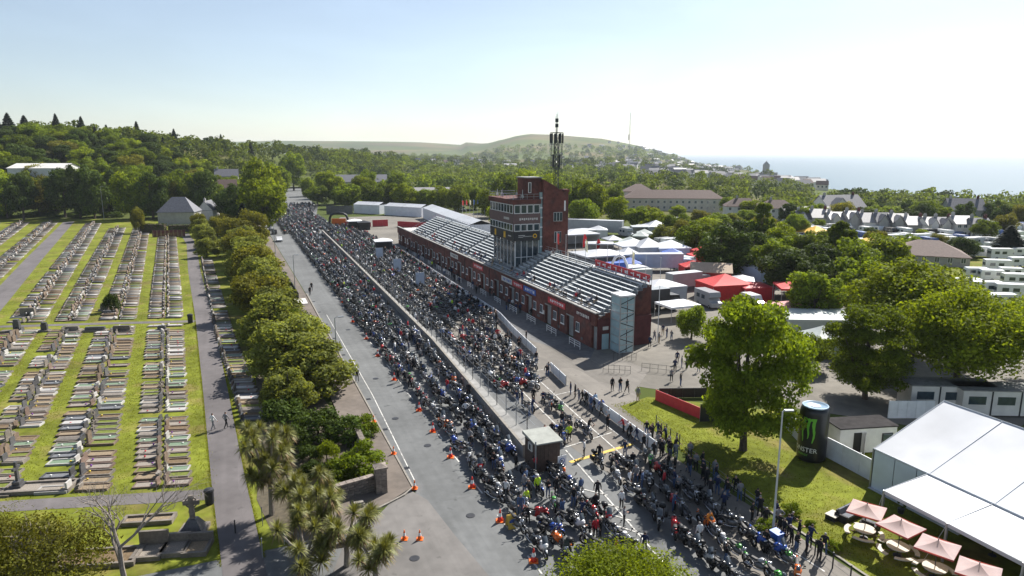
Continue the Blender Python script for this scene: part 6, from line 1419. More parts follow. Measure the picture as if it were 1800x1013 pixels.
M_wallshade = mat('marquee_wall_sheet', (.55, .62, .70), .5, .06, .8, bump=.2, bscale=2)  # white sheet tinted blue: the wall's bluish shade is put into the colour
for k in range(4): mb = MB(); mb.b2(-.035, .0, -.08-(k+1)*1.95, -.08-k*1.95-.06, .02, E0-.08); mb.build('wall_panel', M_wallshade, mq)
mb = MB(); mb.b2(-.35, -.04, -8, -.1, .02, .10); mb.build('ground_skirt', M_pvc, mq)
mb = MB(); mb.xprism([(.0, .02), (.04, .02), (.04, E0), (.0, E0)], 0, 2*HW); mb.add([(0, .02, E0), (2*HW, .02, E0), (HW, .02, RDG)], [(0, 1, 2)]); mb.build('gable_wall', M_wallshade, mq)
# porch canopy
PX = -4.6; PE = 3.0
for k in range(4):
    y1, y0 = -4.9-k*BL-.03, -4.9-(k+1)*BL+.03; mb = MB(); v = []; nx, ny = 5, 5
    for i in range(nx):
        for j in range(ny):
            a, c = i/(nx-1), j/(ny-1); v.append((PX+(-.02-PX)*a, y0+(y1-y0)*c, PE+(E0-.06-PE)*a-.17*math.sin(math.pi*c)*math.sin(math.pi*a)))
    mb.add(v, [(i*ny+j, (i+1)*ny+j, (i+1)*ny+j+1, i*ny+j+1) for i in range(nx-1) for j in range(ny-1)]); mb.build('porch_panel', M_pvc, mq, smooth=True)
for k in range(5):
    y = -4.9-k*BL; mb = MB(); mb.tube([(PX, y, PE), (-.02, y, E0-.02)], .03, 6); mb.build('porch_rafter', M_seam, mq); mb = MB(); mb.b2(PX-.07, PX+.07, y-.07, y+.07, 0, PE); mb.build('porch_post', M_steel, mq)
mb = MB(); mb.b2(PX-.04, PX+.04, -4.9-4*BL, -4.9, PE-.28, PE-.02); mb.build('porch_valance', M_pvc, mq)
mb = MB(); mb.b2(-.03, .0, -NB*BL, -8.1, 2.6, E0-.08); mb.build('entrance_header', M_wallshade, mq)
mb = MB(); mb.b2(.3, 15.6, -NB*BL+.2, -.3, .03, .10); mb.build('floor', mat('marquee_carpet', (.03, .03, .035), .9, .1, 3), mq)
mb = MB(); mb.b2(2*HW-.04, 2*HW, -NB*BL, 0, 0, E0); mb.build('rear_wall', M_wallshade, mq)
mb = MB(); mb.xprism([(-NB*BL-.04, .02), (-NB*BL, .02), (-NB*BL, E0), (-NB*BL-.04, E0)], 0, 2*HW); mb.add([(0, -NB*BL-.02, E0), (HW, -NB*BL-.02, RDG), (2*HW, -NB*BL-.02, E0)], [(0, 1, 2)]); mb.build('gable_wall', M_wallshade, mq)
for k in range(5):
    y = -4.9-k*BL; mb = MB(); mb.tube([(PX, y, PE-.1), (PX-1.5, y+(.4 if k % 2 else -.3), .03)], .014, 4); mb.build('guy_rope', M_offwhite, mq)
    mb = MB(); mb.tube([(PX-1.5, y+(.4 if k % 2 else -.3), 0), (PX-1.62, y+(.42 if k % 2 else -.32), .28)], .025, 5); mb.build('stake', M_steel, mq)
for k in range(3):
    t = thing('bar_table', 'dark high table under the marquee porch', 'table', W(-53.0-k*3.4, 1.0), 0, 'tables under the porch'); mb = MB(); mb.lathe([(.38, 1.05), (.38, 1.1)], 14); mb.build('table_top', M_steel, t); mb = MB(); mb.tube([(0, 0, .05), (0, 0, 1.05)], .04, 6); mb.lathe([(.28, 0.04), (.25, .08)], 10); mb.build('pedestal', M_dark, t)
# fence of white boards from the can to the marquee and beyond
wall_panel(at(1450, 803), at(1541, 852), 2.0, M_hb, 'white board fence between the drinks can and the marquee', npan=3)
wall_panel(at(1366, 738), at(1408, 782), 2.0, mat('hoarding_grey', (.5, .5, .49), .6, .08, 1.5), 'pale board fence left of the drinks can', npan=3)
wall_panel(at(1560, 736), at(1640, 736), 2.0, M_hb, 'pale board fence behind the small cabin', npan=5)
# drinks can inflatable
can = thing('drinks_can_inflatable', 'giant black inflatable drinks can with green claw logo on the lawn', 'inflatable', at(1425, 806), 0)
cr_, chh = 1.28, 5.3
M_can = mat('can_black', (.012, .012, .014), .35, .1, 1, spec=.5, bump=.1, bscale=1.5); M_lime = mat('can_green', (.16, .50, .05), .4, .1, 2); M_cantop = mat('can_top', (.30, .42, .55), .35, .1, 2)
mb = MB(); mb.lathe([(cr_*.86, 0), (cr_*.98, .18), (cr_, .45), (cr_, chh-.75), (cr_*.97, chh-.45), (cr_*.88, chh-.12)], 40); mb.build('can_body', M_can, can, smooth=True)
mb = MB(); mb.lathe([(cr_*.885, chh-.12), (cr_*.90, chh-.02), (cr_*.84, chh), (cr_*.80, chh-.10), (.01, chh-.10)], 40); mb.build('rim', M_cantop, can, smooth=True)
mb = MB(); mb.tube([(0, -.1, chh-.085), (0, -.1, chh-.05)], .42, 16); mb.build('ring_pull', M_steel, can)
fa = math.atan2(-1, -.48)                             # direction the logo faces: towards the road
def wrap(x, z, rr=.012): a = fa-.28+x/cr_; return Vector(((cr_+rr)*math.cos(a), (cr_+rr)*math.sin(a), z))
def claw(x0, x1, top, bot, seed):
    r2 = random.Random(seed); mb = MB(); n = 14; v = []
    for i in range(n):
        t_ = i/(n-1); z = top+(bot-top)*t_; wv = (x1-x0)*(1-.75*t_**1.6)*(.9+.25*r2.random()); c = (x0+x1)/2+.06*math.sin(t_*7+seed)-.10*t_
        v += [wrap(c-wv/2, z), wrap(c+wv/2, z)]
    mb.add(v, [(2*i, 2*i+1, 2*i+3, 2*i+2) for i in range(n-1)]); return mb
lg = claw(-.62, -.34, 4.35, 2.0, 1).build('claw_mark', M_lime, can); claw(-.12, .14, 4.30, 2.35, 2).build('claw_mark', M_lime, can); claw(.34, .62, 4.35, 2.0, 3).build('claw_mark', M_lime, can)
mb = MB(); v = []
for i in range(9): x = -.55+1.1*i/8; v += [wrap(x, 4.1), wrap(x, 4.35-.06*(i % 2))]
mb.add(v, [(2*i, 2*i+1, 2*i+3, 2*i+2) for i in range(8)]); mb.build('claw_mark', M_lime, can)
letters(can, 'MONSTER', .62, lambda x, y: wrap(x-.55, 1.05+y), M_white); letters(can, 'ENERGY', .26, lambda x, y: wrap(x-.4, .68+y), M_lime)
# small cabin by the can
p = at(1508, 788); cb = thing('site_cabin', 'small white cabin with dark flat roof and open door behind the board fence', 'cabin', p, R(8)); mb = MB(); mb.b2(-2.9, 2.9, -1.3, 1.3, .15, 2.6); mb.build('wall', M_offwhite, cb); mb = MB(); mb.b2(-3.0, 3.0, -1.4, 1.4, 2.6, 2.72); mb.build('roof', mat('dark_felt', (.045, .042, .042), .95, .25, 2, spec=.05), cb)
mb = MB(); mb.b2(-1.5, -.7, -1.33, -1.301, .2, 2.2); mb.build('doorway', M_black, cb); mb = MB(); mb.box((-.45, -1.55, 1.2), (.05, .6, 2.0), rz=-.6); mb.build('door', M_offwhite, cb); mb = MB(); mb.b2(1.4, 2.5, -1.36, -1.301, .9, 2.0); w_ = mb.build('window', M_dark, cb); mb = MB(); mb.b2(1.48, 2.42, -1.375, -1.362, 1.0, 1.92); mb.build('pane', M_glass, w_)
for px, py, lab in [(1750, 725, 'white portable office with dark window strip behind the marquee ridge'), (1660, 716, 'white portable office half hidden by the bright tree')]:
    p = at(px, py); t = thing('portable_office', lab, 'cabin', p, R(-4)); mb = MB(); mb.b2(-4.5, 4.5, -1.5, 1.5, .2, 2.9); mb.build('wall', M_offwhite, t); mb = MB(); mb.b2(-4.55, 4.55, -1.55, 1.55, 2.9, 3.0); mb.build('roof', mat('cabin_roof', (.22, .22, .21), .9, .2, 2, spec=.1), t)
    for x in (-3, 0, 3): mb = MB(); mb.b2(x-.9, x+.9, -1.54, -1.501, 1.4, 2.3); mb.build('window', M_glass, t)
    for x in (-1.5, 1.5): mb = MB(); mb.b2(x-.08, x+.08, -1.53, -1.501, .2, 2.9); mb.build('downpipe', M_dark, t)
# parasols, picnic tables, sofa
M_para = mat('parasol_cloth', (.60, .46, .45), .75, .08, 1.5, trans=.35); M_parar = mat('parasol_red', (.46, .10, .11), .75, .1, 2, trans=.3); M_tabw = mat('picnic_timber', (.48, .44, .38), .7, .15, 6, rand=.1)
def parasol(loc, rz, label):
    t = thing('parasol', label, 'parasol', loc, rz, 'parasols on the lawn'); s, h, e = 1.15, 2.75, 2.3; mb = MB(); n = 6
    for q in range(4):
        a = q*math.pi/2; c_, s_ = math.cos(a), math.sin(a); v = []
        for i in range(n):
            t_ = i/(n-1)
            for j in range(3): x, y = s*t_, s*t_*(j-1); z = h-(h-e)*t_-.10*math.sin(math.pi*t_)-(.06*t_ if j == 1 else 0); v.append((x*c_-y*s_, x*s_+y*c_, z))
        m0 = MB(); m0.add(v, [(i*3+j, (i+1)*3+j, (i+1)*3+j+1, i*3+j+1) for i in range(n-1) for j in range(2)], 0 if q % 2 == 0 else 0); m0.build('canopy_panel', M_para if q != 1 else M_para, t, smooth=True)
        m0 = MB(); m0.add([(s*c_+s*s_, s*s_-s*c_, e), (s*c_-s*s_, s*s_+s*c_, e), (s*c_-s*s_, s*s_+s*c_, e-.13), (s*c_+s*s_, s*s_-s*c_, e-.13)], [(0, 1, 2, 3)]); m0.build('valance', M_parar, t)
        m0 = MB(); m0.tube([(0, 0, h-.35), ((s-.05)*(c_-s_), (s-.05)*(s_+c_), e-.02)], .018, 4); m0.build('rib', M_wood, t)
    mb.tube([(0, 0, .0), (0, 0, h+.12)], .03, 6); mb.lathe([(.3, 0), (.28, .08), (.05, .12)], 12); mb.build('pole', M_dark, t); return t
def picnic(loc, rz, i):
    t = thing('picnic_table', 'round timber picnic table with curved benches, %s from the rattan sofa' % nth(i), 'picnic table', loc, rz, 'picnic tables on the lawn'); mb = MB(); mb.lathe([(.75, .72), (.75, .78)], 18); mb.build('table_top', M_tabw, t)
    for q in range(4):
        a0 = q*math.pi/2+.2; mb = MB(); v = []
        for i in range(7):
            a = a0+i*1.17/6
            for r_ in (1.05, 1.36):
                for z in (.42, .48): v.append((r_*math.cos(a), r_*math.sin(a), z))
        f = []
        for i in range(6): b = i*4; f += [(b+1, b+3, b+7, b+5), (b, b+4, b+6, b+2), (b, b+1, b+5, b+4), (b+2, b+6, b+7, b+3)]
        f += [(0, 2, 3, 1), (24, 25, 27, 26)]; mb.add(v, f); mb.build('bench', M_tabw, t)
        a = a0+.58; mb = MB(); mb.tube([(.35*math.cos(a), .35*math.sin(a), .7), (.75*math.cos(a), .75*math.sin(a), .03)], .04, 4); mb.tube([(.3*math.cos(a), .3*math.sin(a), .38), (1.2*math.cos(a), 1.2*math.sin(a), .40)], .035, 4); mb.build('leg', M_wood, t)
for i, (px, py) in enumerate([(1518, 946), (1577, 977), (1641, 1015), (1712, 1060)]):
    p = at(px, py, .045); picnic(p, .4+px*.3, i+1); pz_ = parasol(p+Vector((.0, 0, 0)), TH+.35+rnd.uniform(-.25, .25), 'pale square red edged parasol over a picnic table, %s from the rattan sofa' % nth(i+1))
p = at(1500, 908, .045); so = thing('rattan_sofa', 'dark rattan corner sofa with grey cushions on the lawn', 'sofa', p, TH+.2)
M_rat = mat('dark_rattan', (.03, .028, .028), .8, .3, 20, bump=.6); M_cush = mat('grey_cushion', (.14, .15, .17), .9, .1, 5)
mb = MB(); mb.b2(-1.5, 1.1, -.4, .4, 0, .36); mb.b2(-1.5, 1.1, .41, .6, 0, .78); mb.b2(-1.68, -1.51, -.4, .6, 0, .6); mb.build('frame', M_rat, so)
for k in range(3): mb = MB(); mb.b2(-1.46+k*.85, -.66+k*.85, -.38, .38, .365, .5); mb.build('seat_cushion', M_cush, so); mb = MB(); mb.box((-1.06+k*.85, .36, .68), (.78, .16, .42), rx=-.2); mb.build('back_cushion', M_cush, so)
p = at(1492, 922, .045); so = thing('rattan_armchair', 'dark rattan armchair facing the corner sofa on the lawn', 'armchair', p+Vector((1.3, -.6, 0)), TH+1.9); mb = MB(); mb.b2(-.45, .45, -.4, .4, 0, .36); mb.b2(-.45, .45, .41, .56, 0, .78); mb.b2(-.60, -.46, -.4, .56, 0, .58); mb.b2(.46, .60, -.4, .56, 0, .58); mb.build('frame', M_rat, so); mb = MB(); mb.b2(-.42, .42, -.38, .38, .365, .5); mb.build('seat_cushion', M_cush, so)
p = at(1465, 912, .045); so = thing('coffee_table', 'low table with pale top beside the rattan sofa', 'table', p, TH+.2); mb = MB(); mb.b2(-.5, .5, -.4, .4, .0, .38); mb.build('frame', M_rat, so); mb = MB(); mb.b2(-.54, .54, -.44, .44, .383, .42); mb.build('table_top', M_tabw, so)
t = thing('potted_shrub', 'small clipped potted tree at the marquee corner', 'plant', at(1583, 902, .045)); mb = MB(); mb.lathe([(.2, 0), (.27, .4), (.25, .42)], 10); mb.build('pot', M_dark, t); cm_, _C = crown_mesh('foliage', 'bush', 900, .10, L_dark, 77, (.8, 1.3), 16); o_ = ob('foliage', cm_, t); o_.location = (0, 0, .35)
# ------------------------------------------------------------------ left garden: cordylines, shrubs, wall
L_cord = mat('cordyline_blade', (.165, .17, .04), .5, .3, 2, island=.4, trans=.3)
L_corb = mat('cordyline_dead', (.23, .15, .07), .8, .3, 2, island=.3)
def cord_head(mb, c, rad, n, rg, mi=0):
    for k in range(n):
        th = rg.uniform(0, 6.283); el = rg.uniform(-.55, 1.45); L_ = rad*rg.uniform(.75, 1.1); d = Vector((math.cos(th)*math.cos(el), math.sin(th)*math.cos(el), math.sin(el))); s = Vector((-math.sin(th), math.cos(th), 0))*.027
        p0 = Vector(c); p1 = p0+d*L_*.55; p2 = p0+d*L_+Vector((0, 0, -.28*L_*math.cos(el)))
        mb.add([p0-s*.6, p0+s*.6, p1+s, p1-s, p2], [(0, 1, 2, 3), (3, 2, 4)], mi if el > -.3 else 1)
def cordyline(loc, heads, label, rad=.95, n=170, seed=1):
    rg = random.Random(seed); t = thing('cabbage_palm', label, 'palm', loc); mt = MB(); mc = MB(); top0 = max(h[2] for h in heads)*.45
    mt.tube([(0, 0, -.1), (.03, 0, top0*.6), (0, .02, top0)], [.24, .18, .17], 8)
    for h in heads: mt.tube([(0, .02, top0*.95), (h[0]*.55, h[1]*.55, top0+(h[2]-top0)*.5), h], [.14, .10, .07], 6); cord_head(mc, h, rad*rg.uniform(.85, 1.15), n, rg)
    mt.build('trunk', M_palebark, t); mc.build('crown', [L_cord, L_corb], t)
def rh(n, spread, z0_, z1_, seed):
    r2 = random.Random(seed); return [(r2.uniform(-1, 1)*spread, r2.uniform(-1, 1)*spread, r2.uniform(z0_, z1_)) for _ in range(n)]
cordyline(at(478, 905), rh(40, 1.9, 3.0, 7.0, 1), 'tall many headed cabbage palm beside the cemetery path', seed=1)
cordyline(at(530, 925), rh(14, 1.6, 2.2, 4.4, 2), 'mid height cabbage palm right of the tall one', seed=2)
cordyline(at(560, 965), rh(16, 1.8, 1.8, 4.2, 3), 'broad cabbage palm clump in front of the stone wall', seed=3)
cordyline(at(610, 995), rh(14, 1.8, 1.6, 3.8, 4), 'cabbage palm clump beside the junction pavement', seed=4)
cordyline(at(540, 1020), rh(13, 1.8, 1.6, 3.8, 5), 'cabbage palm clump nearest the cemetery path end', seed=5)
cordyline(at(660, 1030), rh(10, 1.4, 1.6, 3.4, 6), 'cabbage palm at the edge of the side road', seed=6)
cordyline(at(596, 915), rh(6, 1.2, 1.6, 2.8, 7), 'low cabbage palm by the foot of the stone wall', .8, seed=7)
cordyline(at(425, 868), rh(3, .6, 1.4, 2.2, 8), 'small cabbage palm overhanging the cemetery path', .9, seed=8) if False else None
for px, py, w, h, k, lab in [(575, 812, 2.6, 2.3, 'shrubb0', 'bright lime clipped round shrub in the walled garden'), (545, 812, 2.8, 2.0, 'shrubd0', 'dark rounded shrub left of the lime shrub'), (550, 838, 2.6, 1.9, 'shrubd1', 'dusky rounded shrub in front of the dark one'), (632, 836, 5.2, 3.4, 'shrub0', 'large fresh green shrub behind the gate pillar'), (600, 846, 4, 2.6, 'shrub1', 'green spreading shrub behind the stone wall'), (520, 790, 4, 3.0, 'shrubd1', 'dark shrub at the shady end of the garden'), (560, 770, 6, 3.8, 'shrubd0', 'big dark shrub under the pale trees'), (610, 775, 5, 3.2, 'shrubd1', 'dark shrub along the pavement wall'), (640, 765, 3.6, 2.6, 'shrub1', 'green shrub at the pavement corner'), (500, 745, 6, 3.6, 'shrubd0', 'dark shrub between the graves and the garden'), (575, 872, 3, 1.7, 'shrub0', 'low shrub spilling over the stone wall')]:
    put_tree(k, at(px, py), w, h, lab)
sheetm = mat('garden_soil', (.09, .075, .05), .95, .3, 3, bump=.6)
sheet('garden_bed', [(-27, -39.6), (-20, -38.3), (-8, -38.5), (8, -40), (10, -46), (-10, -46.3), (-25, -47.0), (-31.5, -46.0)], .03, sheetm)
def stonewall(pa, pb, h, w, label, name='stone_wall'):
    d = pb-pa; L_ = d.length; t = thing(name, label, 'wall', pa, math.atan2(d.y, d.x)); r2 = random.Random(int(pa.x*7)); protos = {}
    mb = MB(); mb.b2(.03, L_-.03, -w/2+.05, w/2-.05, 0, h-.05); mb.build('mortar_core', M_dconc, t)
    z = 0; row = 0
    while z < h-.05:
        hh = r2.choice([.24, .3]); hh = min(hh, h-z); x = -.02-(row % 2)*.0
        while x < L_-.1:
            ll = min(r2.choice([.4, .55, .7]), L_-x)
            for s in (-1, 1):
                k = (round(ll, 2), round(hh, 2))
                if k not in protos: mb = MB(); e = .03; mb.add([(e, 0, e), (ll-e, 0, e), (ll-e, 0, hh-e), (e, 0, hh-e), (.01, .09, .01), (ll-.01, .09, .01), (ll-.01, .09, hh-.01), (.01, .09, hh-.01)], [(0, 1, 2, 3), (0, 4, 5, 1), (1, 5, 6, 2), (2, 6, 7, 3), (3, 7, 4, 0)]); protos[k] = mb.mesh('stone', M_stone)
                o = ob('stone', protos[k], t); 
                if s < 0: o.location = (x, -w/2-.02, z)
                else: o.location = (x+ll, w/2+.02, z); o.rotation_euler = (0, 0, math.pi)
            x += ll
        z += hh; row += 1
    mb = MB()
    for k in range(int(L_/.6)): mb.box((.3+k*.6, 0, h+.05), (.57, w+.1, .12), rz=.03*r2.uniform(-1, 1))
    mb.build('coping', M_stone, t); return t
stonewall(at(585, 884), at(668, 860), 1.35, .45, 'low rubble stone wall curving round the garden corner')
stonewall(at(640, 800), at(622, 762), 1.3, .4, 'short stone wall between pavement and garden')
gp = thing('gate_pillar', 'square brown stone gate pillar at the garden corner', 'pillar', at(670, 866), TH)
mb = MB(); mb.b2(-.42, .42, -.42, .42, 0, 2.3); mb.build('core', M_dconc, gp)
for z in range(7):
    for q in range(4):
        for s in range(2): mb = MB(); mb.b2(-.46+s*.46, -.02+s*.46, -.46, -.421, .02+z*.325, .32+z*.325); o = mb.build('stone', M_stone, gp); o.rotation_euler = (0, 0, q*math.pi/2)
mb = MB(); mb.b2(-.55, .55, -.55, .55, 2.3, 2.42); mb.add([(-.5, -.5, 2.42), (.5, -.5, 2.42), (.5, .5, 2.42), (-.5, .5, 2.42), (0, 0, 2.7)], [(0, 1, 4), (1, 2, 4), (2, 3, 4), (3, 0, 4)]); mb.build('cap', M_stone, gp)
t = thing('fallen_stone_block', 'pale square stone block lying on the pavement by the wall', 'stone', at(630, 890, .12), .5); mb = MB(); mb.b2(-.45, .45, -.28, .28, 0, .25); mb.build('block', M_kerb, t); mb = MB(); mb.b2(-.35, .4, -.2, .2, .253, .38); mb.build('upper_block', M_kerb, t)
for k, (px, py) in enumerate([(462, 982), (462, 925), (500, 958)]):
    t = thing('fence_post', 'thin pale post of the old railing beside the palms', 'post', at(px, py), 0, 'old railing posts'); mb = MB(); mb.tube([(0, 0, 0), (0, 0, 1.5)], .035, 6); mb.lathe([(.03, 1.5), (.06, 1.54), (.02, 1.6)], 6); mb.build('post', M_steel, t)
# bare tree and bushes at bottom left
def bare_tree(loc, h, seed, label, depth=6):
    rg = random.Random(seed); t = thing('bare_tree', label, 'tree', loc); mt = MB(); mbx = MB()
    def grow(p, d, L_, r, k):
        q = p+d*L_; m_ = p+d*L_*.5+Vector((rg.uniform(-1, 1), rg.uniform(-1, 1), 0))*L_*.05
        (mt if k == 0 else mbx).tube([p, m_, q], [r, r*.85, r*.68], 6 if k < 2 else 4 if k < 4 else 3, cap=False)
        if k >= depth: return
        for i in range(3 if k < 4 else 2):
            a = Vector((rg.uniform(-1, 1), rg.uniform(-1, 1), rg.uniform(-.25, .75))).normalized(); nd = (d*.75+a*.72).normalized()
            grow(q if i < 2 else m_, nd, L_*rg.uniform(.62, .82), r*.58, k+1)
    grow(Vector((0, 0, -.2)), Vector((-.06, .02, 1)).normalized(), h*.36, .19, 0)
    mt.build('trunk', M_palebark, t); mbx.build('branches', M_palebark, t)
bare_tree(at(222, 1030), 8.2, 3, 'bare twiggy tree standing in front of the family plots')
bare_tree(at(45, 1060), 5.2, 9, 'grey leafless bush in front of the olive shrub', 5)
put_tree('oliveb', at(75, 1040), 10.5, 5.6, 'large olive leaved shrub at the corner of the cemetery', rz=.5)
put_tree('oliveb', at(-45, 985), 7, 3.6, 'olive shrub at the cemetery border beside the large one', rz=2.5)
put_tree('nearbush', Vector((6.9, 36.6, 0)), 12.2, 4.6, 'dense bright green bush top in front of the parked bikes', rz=1.0)
put_tree('shrubb0', Vector((-36, 37, 0)), 3, 2, 'low bright shrub at the cemetery border grass')

def tufts(name, label, pts3, m, seed, ls=.16):
    rg = np.random.default_rng(seed); P = np.array(pts3); n = len(P); th = rg.uniform(0, 6.28, n)
    Nn = np.stack([np.cos(th), np.sin(th), rg.uniform(.1, .9, n)], 1); Nn /= np.linalg.norm(Nn, axis=1, keepdims=True); P[:, 2] += ls*.25
    V, F = leaf_quads(P, Nn, ls*rg.uniform(.5, 1.5, n), rg, .5); o = ob(name, np_mesh(name, V, F, None, [m])); tag(o, label, 'grass'); struct(o, 'stuff')
L_tuft = leafmat('grass_tuft', (.19, .21, .02), rand=0)
tp = []; r2 = random.Random(12)
for k in range(26000):
    u = r2.uniform(-24, 130)**1 if r2.random() < .5 else r2.uniform(-24, 45); a = r2.choice(STR); n = a[0]+a[1]*(u-8)+r2.gauss(0, .55)
    if abs(u-cross_u(n)) < .95: continue
    q = W(u, n); tp.append((q.x, q.y, .012))
for k in range(9000):
    u = r2.uniform(-34, 60); s = r2.choice([-1, 1]); n = float(np.interp(u, [-34, -20, 2, 45, 100], [-48.2, -49.2, -50.5, -53.2, -57.2]))+s*(1.36+abs(r2.gauss(0, .10))); q = W(u, n); tp.append((q.x, q.y, .02))
tufts('grass_tufts', 'uneven grass tufts along the cemetery strips and path edges', tp, L_tuft, 5, .10)
tp = []
for k in range(14000):
    u = r2.uniform(-52, -17); n = -9.1+abs(r2.gauss(0, 3.6)) if r2.random() < .7 else r2.uniform(-9, 1.2)
    if n > float(np.interp(u, [-52, -24, -17], [1.3, 4.5, -4])): continue
    q = W(u, n); tp.append((q.x, q.y, .042))
tufts('grass_tufts', 'uneven grass tufts over the fan zone lawn', tp, L_tuft, 6, .10)
# ------------------------------------------------------------------ yard beyond the stand
M_tentw = mat('tent_white', (.72, .74, .78), .5, .06, .6)
def long_tent(pa, pb, w, h, rh_, label, npan, name='long_marquee', wm=None, rm=None):
    d = pb-pa; L_ = d.length; t = thing(name, label, 'marquee', pa, math.atan2(d.y, d.x))
    for k in range(npan):
        a, c = k*L_/npan+.03, (k+1)*L_/npan-.03; mb = MB(); mb.b2(a, c, -.05, .05, 0, h); mb.build('wall_panel', wm or M_tentw, t)
        mb = MB(); mb.add([(a, -.2, h), (c, -.2, h), (c, w/2, h+rh_), (a, w/2, h+rh_), (c, w+.2, h), (a, w+.2, h)], [(0, 1, 2, 3), (3, 2, 4, 5)]); mb.build('roof_panel', rm or M_pvc, t)
    mb = MB(); mb.b2(0, L_, w-.05, w+.05, 0, h); mb.b2(-.05, 0, 0, w, 0, h); mb.b2(L_, L_+.05, 0, w, 0, h); mb.build('back_wall', wm or M_tentw, t); return t
long_tent(at(622, 375), at(667, 377), 7, 4.2, 1.2, 'white marquee across the back of the yard, left one', 4)
long_tent(at(676, 378), at(741, 382), 7, 4.2, 1.2, 'white marquee across the back of the yard, right one', 6)
long_tent(at(744, 384), at(826, 420), 8, 4.6, 1.4, 'long white marquee running along the yard towards the stand', 12)
wall_panel(at(574, 377), at(620, 377), 4.0, M_dconc, 'dark grey boarding left of the white marquees', npan=6)
def arch(p, label):
    t = thing('inflatable_arch', label, 'arch', p, .1); mb = MB(); mb.tube([(-3.4, 0, 0), (-3.4, 0, 3.0), (-2.9, 0, 4.3), (-1.6, 0, 5.0), (0, 0, 5.2), (1.6, 0, 5.0), (2.9, 0, 4.3), (3.4, 0, 3.0), (3.4, 0, 0)], .45, 10); mb.build('arch_tube', M_dark, t, smooth=True); mb = MB(); mb.b2(-2.7, 2.7, -.1, .1, .2, 3.0); mb.build('banner', M_orange, t)
arch(at(596, 398), 'dark inflatable arch with orange banner at the yard entrance')
wall_panel(at(606, 398), at(652, 399), 1.7, M_redboard, 'low red sponsor boarding at the road side of the yard', npan=6); wall_panel(at(655, 399), at(682, 398), 2.6, M_redboard, 'taller red sponsor boarding in the middle of the yard', npan=3); wall_panel(at(699, 399), at(752, 402), 2.2, M_redboard, 'red sponsor boarding behind the far end of the stand', npan=6)
def hut2(px, py, w, d, h, label, rm=None, rz=.3):
    t = thing('kiosk', label, 'kiosk', at(px, py), rz); mb = MB(); mb.b2(-w/2, w/2, -d/2, d/2, 0, h); mb.build('wall', M_dark, t); mb = MB(); mb.b2(-w/2-.3, w/2+.3, -d/2-.3, d/2+.3, h, h+.2); mb.add([(-w/2-.3, -d/2-.3, h+.2), (w/2+.3, -d/2-.3, h+.2), (w/2+.3, d/2+.3, h+.2), (-w/2-.3, d/2+.3, h+.2), (0, 0, h+.9)], [(0, 1, 4), (1, 2, 4), (2, 3, 4), (3, 0, 4)]); mb.build('roof', rm or M_white, t); mb = MB(); mb.b2(-w/3, w/3, -d/2-.04, -d/2-.002, 1.0, h-.4); mb.build('hatch', M_black, t)
hut2(674, 442, 4.6, 4.2, 3.0, 'dark kiosk with white roof in the crowd by the stand end'); hut2(624, 402, 4.8, 4, 2.8, 'white roofed kiosk beside the inflatable arch'); hut2(640, 404, 4.2, 3.6, 2.6, 'dark roofed kiosk next to the white one', M_dark)
for k in range(3):
    p = W(57+k*20.5, -12-.2*k); t = thing('banner_stand', 'pale upright banner stand in the packed pit lane', 'banner', p, TH, 'banner stands in the pit lane')
    mb = MB(); mb.b2(-.9, .9, -.04, .04, .1, 3.4); mb.build('panel', mat('banner_pale', (.45, .52, .62), .6, .1, 1), t); mb = MB(); mb.b2(-1.0, -.9, -.05, .05, 0, 3.5); mb.b2(.9, 1.0, -.05, .05, 0, 3.5); mb.build('frame', M_steel, t)

